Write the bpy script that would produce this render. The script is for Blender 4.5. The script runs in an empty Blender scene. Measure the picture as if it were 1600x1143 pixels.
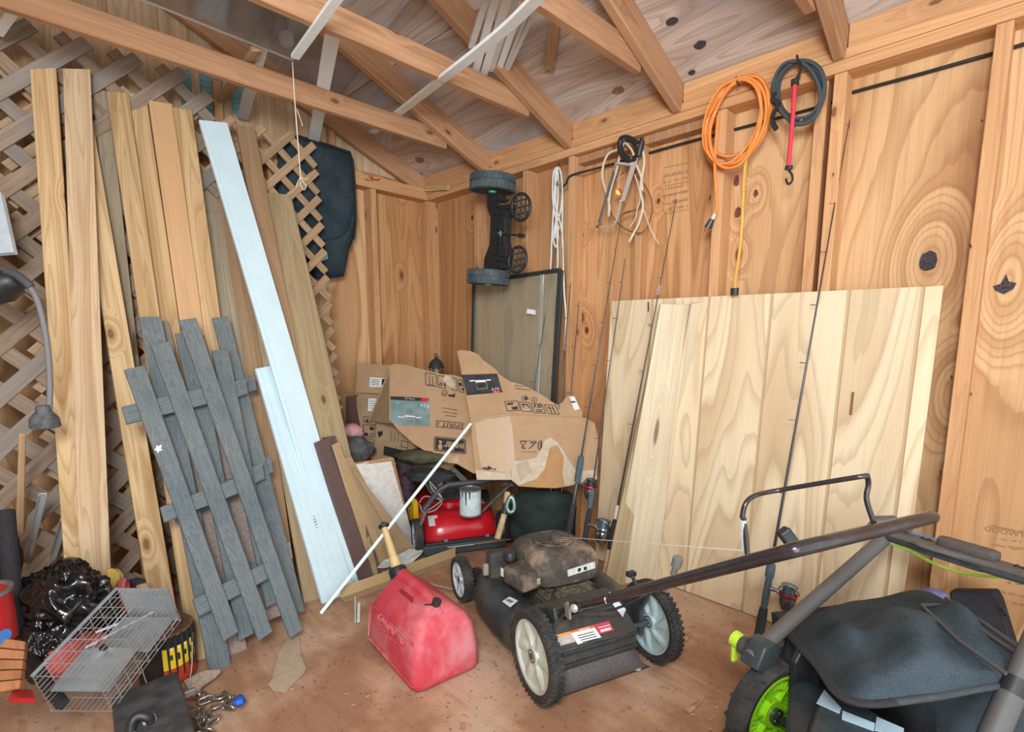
import bpy, bmesh, math, random
from mathutils import Vector as V, Matrix as M4
R = math.radians; PI = math.pi
random.seed(7)
S = bpy.context.scene; COL = S.collection
# ------------------------------------------------------------------ camera, sky, lights, exposure
FPX, PPY, TILT = 818.0, 646.0, R(8.2)
CAM = V((3.017, -2.145, 1.1))
q2 = math.sqrt(.5)
FWD = V((-q2*math.cos(TILT), q2*math.cos(TILT), -math.sin(TILT))); RGT = V((q2, q2, 0)); UPV = RGT.cross(FWD)
cd = bpy.data.cameras.new('camera'); cam = bpy.data.objects.new('camera', cd); COL.objects.link(cam)
cd.sensor_width = 36; cd.lens = FPX/1600*36; cd.shift_y = (PPY-571.5)/1600; cd.clip_start = .02
cam.matrix_world = M4(((RGT.x, UPV.x, -FWD.x, CAM.x), (RGT.y, UPV.y, -FWD.y, CAM.y), (RGT.z, UPV.z, -FWD.z, CAM.z), (0, 0, 0, 1)))
S.camera = cam
S.view_settings.view_transform = 'Standard'; S.view_settings.look = 'None'; S.view_settings.gamma = 1
S.view_settings.use_curve_mapping = False; S.view_settings.exposure = 0.0
w = bpy.data.worlds.new('daylight'); S.world = w; w.use_nodes = True
w.node_tree.nodes['Background'].inputs[0].default_value = (.86, .95, 1, 1)
w.node_tree.nodes['Background'].inputs[1].default_value = 1.75
def area(name, loc, aim, sx, sy, power, col):
    l = bpy.data.lights.new(name, 'AREA'); l.shape = 'RECTANGLE'; l.size = sx; l.size_y = sy; l.energy = power; l.color = col
    o = bpy.data.objects.new(name, l); COL.objects.link(o); o.location = loc
    o.rotation_euler = (V(aim)-V(loc)).to_track_quat('-Z', 'Y').to_euler(); return o
area('flash_light', (3.15, -2.45, 1.72), (.9, -.5, 1.6), .5, .5, 50, (.98, .985, 1))
area('doorway_daylight', (4.6, -3.4, 1.3), (1.0, -.6, 1.0), 1.8, 2.0, 60, (.93, .97, 1))
# ------------------------------------------------------------------ pixel -> point on a real plane (1600 x 1143 frame)
def ray(x, y): return FWD + RGT*((x-800)/FPX) - UPV*((y-PPY)/FPX)
def Z(x, y, v=0): d = ray(x, y); return CAM + d*((v-CAM.z)/d.z)
def X(x, y, v=0): d = ray(x, y); return CAM + d*((v-CAM.x)/d.x)
def Y(x, y, v=0): d = ray(x, y); return CAM + d*((v-CAM.y)/d.y)
def D(x, y, t): return CAM + ray(x, y)*t
def PL(x, y, n, c): d = ray(x, y); n = V(n); return CAM + d*((c-n.dot(CAM))/n.dot(d))
def lerp(a, b, t): return a + (b-a)*t
# ------------------------------------------------------------------ things, parts, structure
def link(o, parent=None, label=None, cat=None, group=None, kind=None):
    COL.objects.link(o)
    if parent: o.parent = parent
    if label: o['label'] = label
    if cat: o['category'] = cat
    if group: o['group'] = group
    if kind: o['kind'] = kind
    return o
def thing(name, label, cat, loc=(0, 0, 0), rot=(0, 0, 0), group=None, M=None):
    o = bpy.data.objects.new(name, None); o.empty_display_size = .1
    if M is not None: o.matrix_basis = M
    else: o.location = loc; o.rotation_euler = rot
    return link(o, None, label, cat, group)
def wm(o):
    m = M4.Identity(4)
    while o: m = o.matrix_basis @ m; o = o.parent
    return m
def frame(o, z, y):
    z = V(z).normalized(); y = V(y); y = (y - z*y.dot(z)).normalized(); x = y.cross(z)
    return M4(((x.x, y.x, z.x, o[0]), (x.y, y.y, z.y, o[1]), (x.z, y.z, z.z, o[2]), (0, 0, 0, 1)))
class B:
    def __init__(s): s.v = []; s.f = []
    def add(s, vs, fs, M=None):
        n = len(s.v); s.v += [(M @ V(p)) if M is not None else V(p) for p in vs]
        s.f += [tuple(i+n for i in f) for f in fs]; return s
    def box(s, x0, x1, y0, y1, z0, z1, M=None):
        return s.add([(x0, y0, z0), (x1, y0, z0), (x1, y1, z0), (x0, y1, z0), (x0, y0, z1), (x1, y0, z1), (x1, y1, z1), (x0, y1, z1)],
                     [(3, 2, 1, 0), (4, 5, 6, 7), (0, 1, 5, 4), (1, 2, 6, 5), (2, 3, 7, 6), (3, 0, 4, 7)], M)
    def cb(s, c, d, M=None): return s.box(c[0]-d[0]/2, c[0]+d[0]/2, c[1]-d[1]/2, c[1]+d[1]/2, c[2]-d[2]/2, c[2]+d[2]/2, M)
    def loft(s, rings, cap=True, close=False, M=None):
        k = len(rings[0]); vs = [p for r in rings for p in r]; fs = []
        n = len(rings)
        for i in range(n if close else n-1):
            for j in range(k):
                a, b = i*k, ((i+1) % n)*k; fs.append((a+j, a+(j+1) % k, b+(j+1) % k, b+j))
        if cap and not close: fs += [tuple(range(k-1, -1, -1)), tuple((n-1)*k+j for j in range(k))]
        return s.add(vs, fs, M)
    def tube(s, pts, r, n=8, close=False, M=None, flat=1.0):
        pts = [V(p) for p in pts]; rs = r if isinstance(r, (list, tuple)) else [r]*len(pts); rings = []; up = None; m = len(pts)
        for i, p in enumerate(pts):
            t = (pts[(i+1) % m]-pts[i-1]) if close else (pts[min(i+1, m-1)]-pts[max(i-1, 0)])
            if t.length < 1e-9: t = V((0, 0, 1))
            t.normalize()
            if up is None: up = V((0, 0, 1)) if abs(t.z) < .9 else V((1, 0, 0))
            up = (up - t*up.dot(t))
            if up.length < 1e-6: up = t.orthogonal()
            up.normalize(); sd = t.cross(up)
            rings.append([p + (up*math.cos(a)*flat + sd*math.sin(a))*rs[i] for a in [2*PI*j/n for j in range(n)]])
        return s.loft(rings, True, close, M)
    def lathe(s, prof, n=24, M=None, cap=True):
        return s.loft([[(r*math.cos(2*PI*j/n), r*math.sin(2*PI*j/n), z) for j in range(n)] for r, z in prof], cap, False, M)
    def prism(s, poly, h0, h1, M=None):
        k = len(poly); vs = [(x, y, h0) for x, y in poly] + [(x, y, h1) for x, y in poly]
        a = sum(poly[i][0]*poly[(i+1) % k][1]-poly[(i+1) % k][0]*poly[i][1] for i in range(k))
        fs = [tuple(range(k-1, -1, -1)), tuple(range(k, 2*k))] + [(i, (i+1) % k, k+(i+1) % k, k+i) for i in range(k)]
        if a < 0: fs = [f[::-1] for f in fs]
        return s.add(vs, fs, M)
    def grid(s, fn, nu, nv, M=None, th=0):
        vs = [fn(i/nu, j/nv) for i in range(nu+1) for j in range(nv+1)]
        fs = [(i*(nv+1)+j, (i+1)*(nv+1)+j, (i+1)*(nv+1)+j+1, i*(nv+1)+j+1) for i in range(nu) for j in range(nv)]
        return s.add(vs, fs, M)
    def obj(s, name, mat, parent=None, label=None, cat=None, group=None, kind=None, world=False, M=None, smooth=None, bev=0, seg=2, sub=0, sol=0, tri=False):
        me = bpy.data.meshes.new(name); o = bpy.data.objects.new(name, me)
        vs = s.v
        if world:
            base = wm(parent) if parent else M4.Identity(4)
            if M is not None:   # world-space verts, object frame M (world)
                o.matrix_basis = base.inverted() @ M; iv = M.inverted(); vs = [iv @ p for p in vs]
            elif parent: iv = base.inverted(); vs = [iv @ p for p in vs]
        elif M is not None: o.matrix_basis = M
        me.from_pydata([tuple(p) for p in vs], [], s.f)
        if bev or tri:
            bm = bmesh.new(); bm.from_mesh(me); bmesh.ops.remove_doubles(bm, verts=bm.verts, dist=1e-6)
            if bev: bmesh.ops.bevel(bm, geom=[e for e in bm.edges if len(e.link_faces) == 2 and e.calc_face_angle(0) > .5], offset=bev, segments=seg, profile=.5, affect='EDGES')
            bm.to_mesh(me); bm.free()
        me.materials.append(mat)
        if smooth is not None:
            me.polygons.foreach_set('use_smooth', [True]*len(me.polygons))
            if smooth < 180: me.set_sharp_from_angle(angle=R(smooth))
        link(o, parent, label, cat, group, kind)
        if sol: m = o.modifiers.new('t', 'SOLIDIFY'); m.thickness = sol; m.offset = 0
        if sub: m = o.modifiers.new('s', 'SUBSURF'); m.levels = sub; m.render_levels = sub
        return o
def stick(name, p0, p1, w, t, nrm, mat, parent=None, bev=.0015, shift=0, **k):
    """a board from p0 to p1; w across, t thick along nrm; grain runs along its own z"""
    p0 = V(p0); p1 = V(p1); M = frame(p0, p1-p0, nrm); L = (p1-p0).length
    b = B().box(-w/2, w/2, -t/2+shift, t/2+shift, 0, L)
    if parent: M = wm(parent).inverted() @ M
    return b.obj(name, mat, parent, M=M, bev=bev, seg=1, **k)
def quad_board(name, pts, t, mat, parent=None, bev=.0015, **k):
    """pts world: bottom-left, bottom-right, top-right, top-left of the face towards the room; t goes behind"""
    a, b, c, d = [V(p) for p in pts]
    o = (a+b)/2; z = (c+d)/2-o; xx = ((b-a)+(c-d)); nrm = xx.cross(z)
    if nrm.dot(CAM-o) < 0: nrm = -nrm
    M = frame(o, z, nrm); iv = M.inverted(); q = [iv @ p for p in (a, b, c, d)]
    vs = [(p.x, 0, p.z) for p in q] + [(p.x, -t, p.z) for p in q]
    B_ = B().add(vs, [(0, 1, 2, 3), (7, 6, 5, 4), (1, 0, 4, 5), (2, 1, 5, 6), (3, 2, 6, 7), (0, 3, 7, 4)])
    bm = None
    if parent: M = wm(parent).inverted() @ M
    ob = B_.obj(name, mat, parent, M=M, bev=bev, seg=1, tri=True, **k)
    bm = bmesh.new(); bm.from_mesh(ob.data); bmesh.ops.recalc_face_normals(bm, faces=bm.faces); bm.to_mesh(ob.data); bm.free()
    return ob
def text(name, s, size, M, mat, parent, ext=.0004, align='CENTER', world=True, sx=1.0, bold=0, **k):
    """flat print: M places it (x = reading direction, y = up, z = out of the surface)"""
    c = bpy.data.curves.new(name, 'FONT'); c.body = s; c.size = size; c.align_x = align; c.align_y = 'CENTER'; c.extrude = ext; c.offset = bold; c.resolution_u = 2
    to = bpy.data.objects.new('tmp', c); COL.objects.link(to)
    me = bpy.data.meshes.new_from_object(to.evaluated_get(bpy.context.evaluated_depsgraph_get()))
    bpy.data.objects.remove(to); bpy.data.curves.remove(c)
    me.name = name; me.materials.clear(); me.materials.append(mat)
    o = bpy.data.objects.new(name, me)
    M = M @ M4.Diagonal((sx, 1, 1, 1))
    o.matrix_basis = (wm(parent).inverted() @ M) if world else M
    return link(o, parent, **k)
# ------------------------------------------------------------------ procedural materials
class NT:
    def __init__(s, name):
        s.m = bpy.data.materials.new(name); s.m.use_nodes = True; s.t = s.m.node_tree
        s.bsdf = s.t.nodes['Principled BSDF']
    def n(s, typ, props=None, **ins):
        nd = s.t.nodes.new('ShaderNode'+typ)
        for k, v in (props or {}).items(): setattr(nd, k, v)
        for k, v in ins.items():
            key = int(k[1:]) if k[0] == '_' else k
            sk = nd.inputs[key]
            if hasattr(v, 'is_output'): s.t.links.new(v, sk)
            elif isinstance(v, (tuple, list)) and len(v) == 3 and sk.type == 'RGBA': sk.default_value = (*v, 1)
            else: sk.default_value = v
        return nd
    def math(s, op, a, b=0.0, c=0.0, cl=False): return s.n('Math', {'operation': op, 'use_clamp': cl}, _0=a, _1=b, _2=c).outputs[0]
    def mix(s, f, a, b, bt='MIX'):
        nd = s.t.nodes.new('ShaderNodeMix'); nd.data_type = 'RGBA'; nd.blend_type = bt
        for i, v in ((0, f), (6, a), (7, b)):
            if hasattr(v, 'is_output'): s.t.links.new(v, nd.inputs[i])
            elif i and len(v) == 3: nd.inputs[i].default_value = (*v, 1)
            else: nd.inputs[i].default_value = v
        return nd.outputs[2]
    def rng(s, v, a, b, c=0.0, d=1.0, smooth=True): 
        return s.n('MapRange', {'interpolation_type': 'SMOOTHSTEP' if smooth else 'LINEAR'}, Value=v, _1=a, _2=b, _3=c, _4=d).outputs[0]
    def out(s, col, rough=.7, bump=None, bs=.2, bd=.002, metal=0.0, spec=.3, **kw):
        for k, v in (('Base Color', col), ('Roughness', rough), ('Metallic', metal), ('Specular IOR Level', spec), *kw.items()):
            sk = s.bsdf.inputs[k]
            if hasattr(v, 'is_output'): s.t.links.new(v, sk)
            elif isinstance(v, (tuple, list)) and len(v) == 3: sk.default_value = (*v, 1)
            else: sk.default_value = v
        if bump is not None: s.t.links.new(s.n('Bump', None, Strength=bs, Distance=bd, Height=bump).outputs[0], s.bsdf.inputs['Normal'])
        return s.m
def sc(c, k): return tuple(min(1, x*k) for x in c)
def wood(name, light, dark, ring=34, stretch=(2.2, 2.2, .32), knots=.5, kscale=(4.0, 1.1), stain=None, stain_amt=.4, rough=.72, fine=.25, axis='Z', ringmix=.75, spec=.25, eyes=()):
    """pine: stretched noise cut into growth-ring bands, knots with rings bent round them, fibre streaks; grain along the object's own z (or axis)"""
    t = NT(name); tc = t.n('TexCoord').outputs['Object']; rnd = t.n('ObjectInfo').outputs['Random']
    sep = t.n('SeparateXYZ', None, _0=tc).outputs
    ax = {'Z': (0, 1, 2), 'X': (1, 2, 0), 'Y': (2, 0, 1)}[axis]
    a, b, l = sep[ax[0]], sep[ax[1]], sep[ax[2]]
    off = t.math('MULTIPLY', rnd, 53.0)
    base = t.n('CombineXYZ', None, _0=t.math('ADD', a, off), _1=b, _2=t.math('ADD', l, off)).outputs[0]
    st = t.n('Mapping', {'vector_type': 'POINT'}, Vector=base, Scale=stretch).outputs[0]
    n1 = t.n('TexNoise', None, Vector=st, Scale=1.0, Detail=2.0, Roughness=.45, Distortion=.3).outputs[0]
    kv = t.n('CombineXYZ', None, _0=t.math('MULTIPLY', t.math('ADD', t.math('ADD', a, b), off), kscale[0]), _1=t.math('MULTIPLY', t.math('ADD', l, off), kscale[1])).outputs[0]
    vo = t.n('TexVoronoi', {'voronoi_dimensions': '2D'}, Vector=kv, Scale=1.0, Randomness=1.0)
    kd = vo.outputs['Distance']; on = t.math('LESS_THAN', t.n('SeparateColor', None, _0=vo.outputs['Color']).outputs[0], knots)
    bend = t.math('MULTIPLY', t.rng(kd, 0.0, .33, .27, 0.0), on)
    for ea, el, er in eyes:      # growth rings bent round a knot that really sits there
        ev = t.n('CombineXYZ', None, _0=t.math('MULTIPLY', t.math('SUBTRACT', a, ea), 1.0/er), _1=t.math('MULTIPLY', t.math('SUBTRACT', l, el), .55/er)).outputs[0]
        ed = t.n('VectorMath', {'operation': 'LENGTH'}, _0=ev).outputs['Value']
        bend = t.math('ADD', bend, t.rng(ed, 0.0, 1.0, .42, 0.0))
    v = t.math('ADD', n1, bend)
    fr = t.math('FRACT', t.math('MULTIPLY', v, float(ring)*.42))
    band = t.math('MULTIPLY', t.rng(fr, .12, .86), t.rng(fr, 1.0, .9))
    fr2 = t.math('FRACT', t.math('MULTIPLY', t.math('ADD', v, t.math('MULTIPLY', t.n('TexNoise', None, Vector=t.n('Mapping', None, Vector=base, Scale=(40, 40, 1.2)).outputs[0], Scale=1.0, Detail=1.0).outputs[0], .02)), float(ring)*1.7))
    thin = t.math('MULTIPLY', t.rng(fr2, .55, .95), t.rng(fr2, 1.0, .95))
    fv = t.n('Mapping', None, Vector=base, Scale=(130, 130, 2.4)).outputs[0]
    fib = t.n('TexNoise', None, Vector=fv, Scale=1.0, Detail=3.0, Roughness=.6).outputs[0]
    big = t.n('TexNoise', None, Vector=t.n('Mapping', None, Vector=base, Scale=(3.5, 3.5, .8)).outputs[0], Scale=1.0, Detail=3.0).outputs[0]
    col = t.mix(t.math('MULTIPLY', band, t.rng(big, .3, .7, ringmix*.55, ringmix)), light, dark)
    col = t.mix(t.math('MULTIPLY', thin, .55*ringmix), col, sc(dark, .80))
    col = t.mix(t.math('MULTIPLY', t.rng(fib, .35, .75), fine), col, sc(dark, .62))
    if stain: col = t.mix(t.math('MULTIPLY', t.rng(big, .46, .72), stain_amt), col, stain)
    km = t.math('MULTIPLY', t.rng(kd, .05, .085, 1.0, 0.0), on)
    col = t.mix(t.math('MULTIPLY', km, .9), col, (.10, .035, .018))
    hz = t.math('MULTIPLY', t.math('MULTIPLY', t.rng(kd, .07, .16, 1.0, 0.0), on), .35)
    col = t.mix(hz, col, sc(dark, .72))
    br = t.math('ADD', .9, t.math('MULTIPLY', rnd, .2))
    col = t.mix(1.0, col, t.n('CombineColor', None, _0=br, _1=br, _2=br).outputs[0], 'MULTIPLY')
    return t.out(col, rough, t.math('ADD', fib, t.math('MULTIPLY', band, -.4)), .25, .0012, spec=spec)
def plain(name, col, rough=.5, metal=0.0, spec=.5, noise=0.0, nsc=40, dirt=None, dirt_amt=.5, dsc=6, bump=0.0, bsc=300, **kw):
    t = NT(name); tc = t.n('TexCoord').outputs['Object']; c = col
    if noise or dirt:
        nz = t.n('TexNoise', None, Vector=tc, Scale=float(nsc), Detail=4.0, Roughness=.6).outputs[0]
        c = t.mix(t.rng(nz, .3, .7), sc(col, 1-noise), sc(col, 1+noise))
    if dirt:
        nd = t.n('TexNoise', None, Vector=tc, Scale=float(dsc), Detail=6.0, Roughness=.65).outputs[0]
        c = t.mix(t.math('MULTIPLY', t.rng(nd, .42, .68), dirt_amt), c, dirt)
    bp = t.n('TexNoise', None, Vector=tc, Scale=float(bsc), Detail=2.0).outputs[0] if bump else None
    return t.out(c, rough, bp, bump, .002, metal=metal, spec=spec, **kw)
# ------------------------------------------------------------------ materials
SIDING = wood('siding_plywood', (.68, .435, .225), (.42, .205, .09), 11, (2.7, 2.7, .44), .10, (5, 2.6), ringmix=.85)
SIDING2 = wood('siding_orange', (.66, .37, .17), (.43, .195, .075), 13, (4.4, 4.4, .34), .30, (5.5, 2.8), ringmix=.8)
STUD = wood('stud_pine', (.66, .38, .19), (.50, .255, .11), 12, (9, 9, .5), .2, (9, 4), ringmix=.6, fine=.3)
RAFTER = wood('rafter_pine', (.54, .31, .17), (.38, .195, .095), 11, (8, 8, .5), .2, (8, 3.6), ringmix=.6, fine=.35, stain=(.30, .15, .08), stain_amt=.45)
DECK = wood('roof_plywood', (.66, .57, .505), (.40, .295, .24), 20, (3.0, 3.0, .40), .15, (5, 2.6), ringmix=.85, stain=(.43, .45, .50), stain_amt=.75, fine=.3)
SHEET = wood('pale_plywood', (.86, .73, .50), (.66, .48, .285), 11, (3.0, 3.0, .55), -1.0, (5, 2.6), ringmix=.85, fine=.14, rough=.6)
NEWPINE = wood('new_pine', (.66, .47, .255), (.44, .265, .115), 20, (7, 7, .34), .26, (7, 3.2), ringmix=.9, fine=.22)
PALEPINE = wood('pale_pine', (.62, .46, .29), (.45, .29, .155), 18, (8, 8, .34), .22, (7, 3.0), ringmix=.85, fine=.25)
ORANGEPINE = wood('flat_sawn_orange_pine', (.68, .43, .23), (.58, .345, .165), 8, (6, 6, .4), .2, (8, 1.2), ringmix=.4, fine=.2)
GABLE = wood('gable_plywood', (.72, .54, .35), (.50, .33, .18), 14, (6, 6, .3), .1, (5, 2.6), ringmix=.85)
GREENPINE = wood('treated_pine', (.47, .36, .21), (.35, .25, .125), 16, (7, 7, .3), .14, (7, 3.2), ringmix=.7, fine=.3)
GREYPINE = wood('weathered_pine', (.40, .33, .23), (.29, .225, .145), 22, (9, 9, .35), .3, (9, 1.4), ringmix=.6, fine=.45, stain=(.24, .24, .2))
BROWNPINE = wood('brown_board', (.42, .27, .155), (.31, .185, .095), 14, (8, 8, .4), .2, (8, 3.6), ringmix=.6, fine=.3)
LATTICE = wood('lattice_wood', (.34, .255, .18), (.22, .15, .10), 18, (14, 14, .6), .15, (16, 2), ringmix=.6, fine=.45, stain=(.25, .255, .25), stain_amt=.8)
LATTICE2 = wood('lattice_wood_tan', (.50, .345, .205), (.34, .215, .115), 18, (14, 14, .6), .15, (16, 2), ringmix=.6, fine=.4)
OLDBOARD = wood('scuffed_pale_board', (.70, .61, .43), (.56, .44, .28), 12, (6, 6, .3), .12, (8, 1.2), ringmix=.5, fine=.3, stain=(.42, .33, .22), stain_amt=.55)
DARKNICHE = wood('grey_brown_edge', (.33, .22, .15), (.25, .155, .10), 14, (9, 9, .5), .1, (9, 1.5), fine=.4)
def floor_mat():
    t = NT('floor_plywood'); tc = t.n('TexCoord').outputs['Object']; rnd = t.n('ObjectInfo').outputs['Random']
    mp = t.n('Mapping', None, Vector=tc, Scale=(.75, 4.2, 1)).outputs[0]
    n1 = t.n('TexNoise', None, Vector=mp, Scale=1.1, Detail=2.0, Distortion=.6).outputs[0]
    band = t.rng(t.math('SINE', t.math('MULTIPLY', n1, 44.0)), -.6, .95)
    fib = t.n('TexNoise', None, Vector=t.n('Mapping', None, Vector=tc, Scale=(4, 150, 1)).outputs[0], Scale=1.0, Detail=3.0).outputs[0]
    big = t.n('TexNoise', None, Vector=tc, Scale=2.3, Detail=5.0, Roughness=.62).outputs[0]
    spk = t.n('TexNoise', None, Vector=tc, Scale=46.0, Detail=4.0, Roughness=.7).outputs[0]
    spk2 = t.n('TexNoise', None, Vector=tc, Scale=13.0, Detail=5.0, Roughness=.7).outputs[0]
    col = t.mix(t.math('MULTIPLY', band, .5), (.53, .335, .215), (.38, .22, .13))
    col = t.mix(t.math('MULTIPLY', t.rng(fib, .35, .75), .25), col, (.36, .19, .105))
    col = t.mix(t.math('MULTIPLY', t.rng(big, .46, .60), .65), col, (.28, .13, .07))
    col = t.mix(t.math('MULTIPLY', t.rng(big, .50, .34), .4), col, (.66, .52, .41))
    col = t.mix(t.math('MULTIPLY', t.rng(spk2, .60, .68), .55), col, (.20, .10, .06))
    col = t.mix(t.math('MULTIPLY', t.rng(spk, .60, .68), .8), col, (.11, .065, .04))
    return t.out(col, .68, t.math('ADD', fib, spk), .25, .002)
FLOOR = floor_mat()
# ------------------------------------------------------------------ floor
fl = B().box(-.02, 4.4, -4.2, .11, -.06, -.02).obj('floor', DARKNICHE, kind='structure')
for x0, x1, y0, y1 in ((0, 1.715, -1.02, .092), (1.7165, 4.4, -1.02, .092), (0, .92, -2.24, -1.0215), (.9215, 3.36, -2.24, -1.0215), (3.3615, 4.4, -2.24, -1.0215), (0, 2.2, -4.2, -2.2415), (2.2015, 4.4, -4.2, -2.2415)):
    B().box(x0, x1, y0, y1, -.019, 0).obj('floor_panel', FLOOR, fl)
# ------------------------------------------------------------------ right wall (y = 0.09 sheathing, framing to y = 0)
SY = .09
wr = B().box(-.06, 4.4, SY+.014, SY+.02, -.02, 2.2).obj('wall_right', DARKNICHE, kind='structure')
WKN = ((1451, 407, .026, .032, .16), (1570, 446, .026, .026, .17), (1505, 615, .022, .05, .15), (1029, 314, .009, .014, .05), (1181, 302, .010, .015, .06), (911, 367, .008, .012, .05), (1151, 283, .012, .022, .07), (1153, 332, .013, .022, .07), (1007, 356, .010, .015, .06), (738, 340, .010, .016, .07), (771, 301, .009, .014, .06), (917, 516, .012, .020, .07), (590, 600, .01, .01, .01))
for i, (x0, x1) in enumerate(((0, .565), (.567, 1.285), (1.287, 2.04), (2.042, 2.443), (2.445, 2.86), (2.862, 4.4))):
    xm = (x0+x1)/2; ey = [(Y(k[0], k[1], SY).x-xm, Y(k[0], k[1], SY).z, k[4]) for k in WKN if x0 < Y(k[0], k[1], SY).x < x1]
    base = dict(light=(.64, .365, .175), dark=(.41, .19, .075), ring=13, stretch=(4.4, 4.4, .34), knots=.2, kscale=(5.5, 2.8), ringmix=.8) if i in (0, 2) else dict(light=(.68, .44, .23), dark=(.44, .225, .10), ring=11, stretch=(2.7, 2.7, .44), knots=.06, kscale=(5, 2.6), ringmix=.85)
    B().box(x0-xm, x1-xm, -.006, .006, 0, 2.14).obj('siding_panel', wood('siding_board', eyes=ey, **base), wr, M=M4.Translation((xm, SY+.007, 0)))
def stud(x, w_=.038, par=None, y0=0.0, y1=SY, z1=1.99): return stick('stud', (x, (y0+y1)/2, 0), (x, (y0+y1)/2, z1), w_, y1-y0, (0, -1, 0), STUD, par, .002)
for x in (.066, .57, .97, 1.285, 1.66, 2.04, 2.385, 2.447, 2.855, 3.26, 3.66): stud(x, .038 if x > 1.9 or x < .7 else .034, wr, 0.0 if x not in (1.66, 2.385) else .03)
stick('top_plate', (0, SY/2, 1.992+.0185), (4.4, SY/2, 1.992+.0185), .037, SY, (0, -1, 0), STUD, wr)
stick('top_plate', (-.02, SY/2, 2.031+.0165), (4.4, SY/2, 2.031+.0165), .033, SY-.002, (0, -1, 0), STUD, wr)
RX = (.045, .67, 1.27, 1.85, 2.44, 3.04, 3.64)
for a, b in zip(RX, RX[1:]+(4.4,)): stick('blocking', (a+.021, .02, 2.064+.037), (b-.021, .02, 2.064+.037), .074, .036, (0, -1, 0), STUD, wr)
B().box(1.296, 2.02, .03, .088, 1.955, 1.99).obj('nailer', RAFTER, wr, bev=.002)
# faint printed grade stamps on the sheathing (flat print)
INK = plain('faded_stamp_ink', (.34, .19, .10), .8, spec=.1)
def wall_text(s, px, py, size, rot=0, name='grade_stamp', mat=INK, mir=False):
    p = Y(px, py, SY-.0002); M = M4(((1, 0, 0, p.x), (0, 0, -1, p.y), (0, 1, 0, p.z), (0, 0, 0, 1)))
    return text(name, s, size, M, mat, wr, ext=.0003, sx=-1 if mir else 1)
wall_text('R PLYWOOD', 1585, 834, .024, mir=True)
def stamp_rows(rows, seed):
    rn = random.Random(seed); b = B()
    for x0, x1, y, sl, h in rows:
        x = x0
        while x < x1:
            w_ = rn.uniform(1, 3.2); yy = y+(x-x0)*sl
            if rn.random() < .75: b.add([Y(*q, SY-.0006) for q in ((x, yy), (x+w_*.6, yy+.6*sl), (x+w_*.6, yy-h*rn.uniform(.4, 1)), (x, yy-h*rn.uniform(.4, 1)))], [(0, 1, 2, 3)])
            x += w_+.6
    b.obj('stamp_print', INK, wr, kind='stuff', sol=.0004)
stamp_rows([(1562, 1600, 826, .12, 3), (1553, 1600, 842, .12, 3), (1550, 1600, 852, .12, 3.5), (1578, 1600, 858, .1, 3)], 3)
stamp_rows([(1560, 1600, 925, .2, 4), (1566, 1600, 940, .2, 4), (1575, 1600, 912, .1, 6)], 5)
stamp_rows([(1036, 1075, 276+k*11, -.22, 5) for k in range(6)], 8)
p0 = Y(1548, 820, SY-.001); p1 = Y(1640, 842, SY-.001)
stick('stamp_line', p0, p1, .0025, .001, (0, -1, 0), INK, wr, 0)
for k in range(6):
    a = Y(1037, 262+k*14.5, SY-.0005); b = Y(1076, 254+k*14.5, SY-.0005); stick('stamp_line', a, b, .0022, .001, (0, -1, 0), INK, wr, 0)
# open knot holes and hammered nails in the right wall
KNOT = plain('open_knot', (.055, .045, .05), .95, noise=.5, nsc=160, bump=.6, bsc=220)
TKNOT = plain('tight_red_knot', (.16, .05, .028), .7, noise=.4, nsc=80)
for px, py, a, b, _ in WKN:
    p = Y(px, py, SY+.001); ks = random.Random(px)
    if p.x < .01: continue
    poly = [(a*math.cos(t)*ks.uniform(.78, 1.1), b*math.sin(t)*ks.uniform(.85, 1.1)) for t in [2*PI*k/16 for k in range(16)]]
    if px == 1505: poly = [(0, .062), (.012, .02), (.022, .0), (.01, -.022), (-.006, -.036), (-.012, -.058), (-.014, -.03), (-.022, -.004), (-.008, .03)]
    if px == 1570: poly = [(0, .034), (.008, .012), (.026, .006), (.02, -.012), (.0, -.026), (-.02, -.014), (-.027, .0), (-.01, .006)]
    B().prism(poly, 0, .002, M4.Translation(p) @ M4.Rotation(PI/2, 4, 'X')).obj('knot_hole' if px in (1451, 1570, 1505) else 'knot', KNOT if px in (1451, 1570, 1505) else TKNOT, wr, world=True)
NAIL = plain('rusty_nail', (.08, .06, .055), .5, .7)
for px, py, yy in ((1287, 250, 0), (1533, 187, 0), (1302, 270, 0), (1515, 381, 0), (1486, 587, 0), (1469, 735, 0), (1110, 305, .03)):
    p = Y(px, py, yy); B().tube([p+V((0, .004, 0)), p+V((.006, -.02, -.012 if px != 1110 else -.022))], .0022, 6).obj('bent_nail', NAIL, wr, world=True)
# ------------------------------------------------------------------ left (gable) wall: sheathing x = 0, framing to x = 0.09
wl = B().box(-.03, -.02, -4.2, .1, -.02, 3.1).obj('wall_left', DARKNICHE, kind='structure')
for i, (y0, y1) in enumerate(((-.405, .09), (-1.01, -.407), (-1.62, -1.012), (-2.23, -1.622), (-4.2, -2.232))):
    M = M4.Translation((-.008, (y0+y1)/2, 0)) @ M4.Rotation(PI/2, 4, 'Z')
    B().box(-(y1-y0)/2, (y1-y0)/2, -.01, .008, 0, 2.1-.4*y0*.0).obj('siding_panel', SIDING2 if i in (0, 2) else SIDING, wl, M=M)
    B().box(-(y1-y0)/2, (y1-y0)/2, -.01, .008, 2.102, 3.05)  .obj('gable_panel', GABLE, wl, M=M)
for y in (.02, -.395, -.99, -1.6, -2.2, -2.8): stick('stud', (.045, y, 0), (.045, y, 1.99), .038, .086, (1, 0, 0), STUD, wl, .002)
for y in (-.62, -1.21): stick('stud', (.02, y, 2.07), (.02, y, 2.35), .038, .04, (1, 0, 0), STUD, wl, .002)
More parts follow.
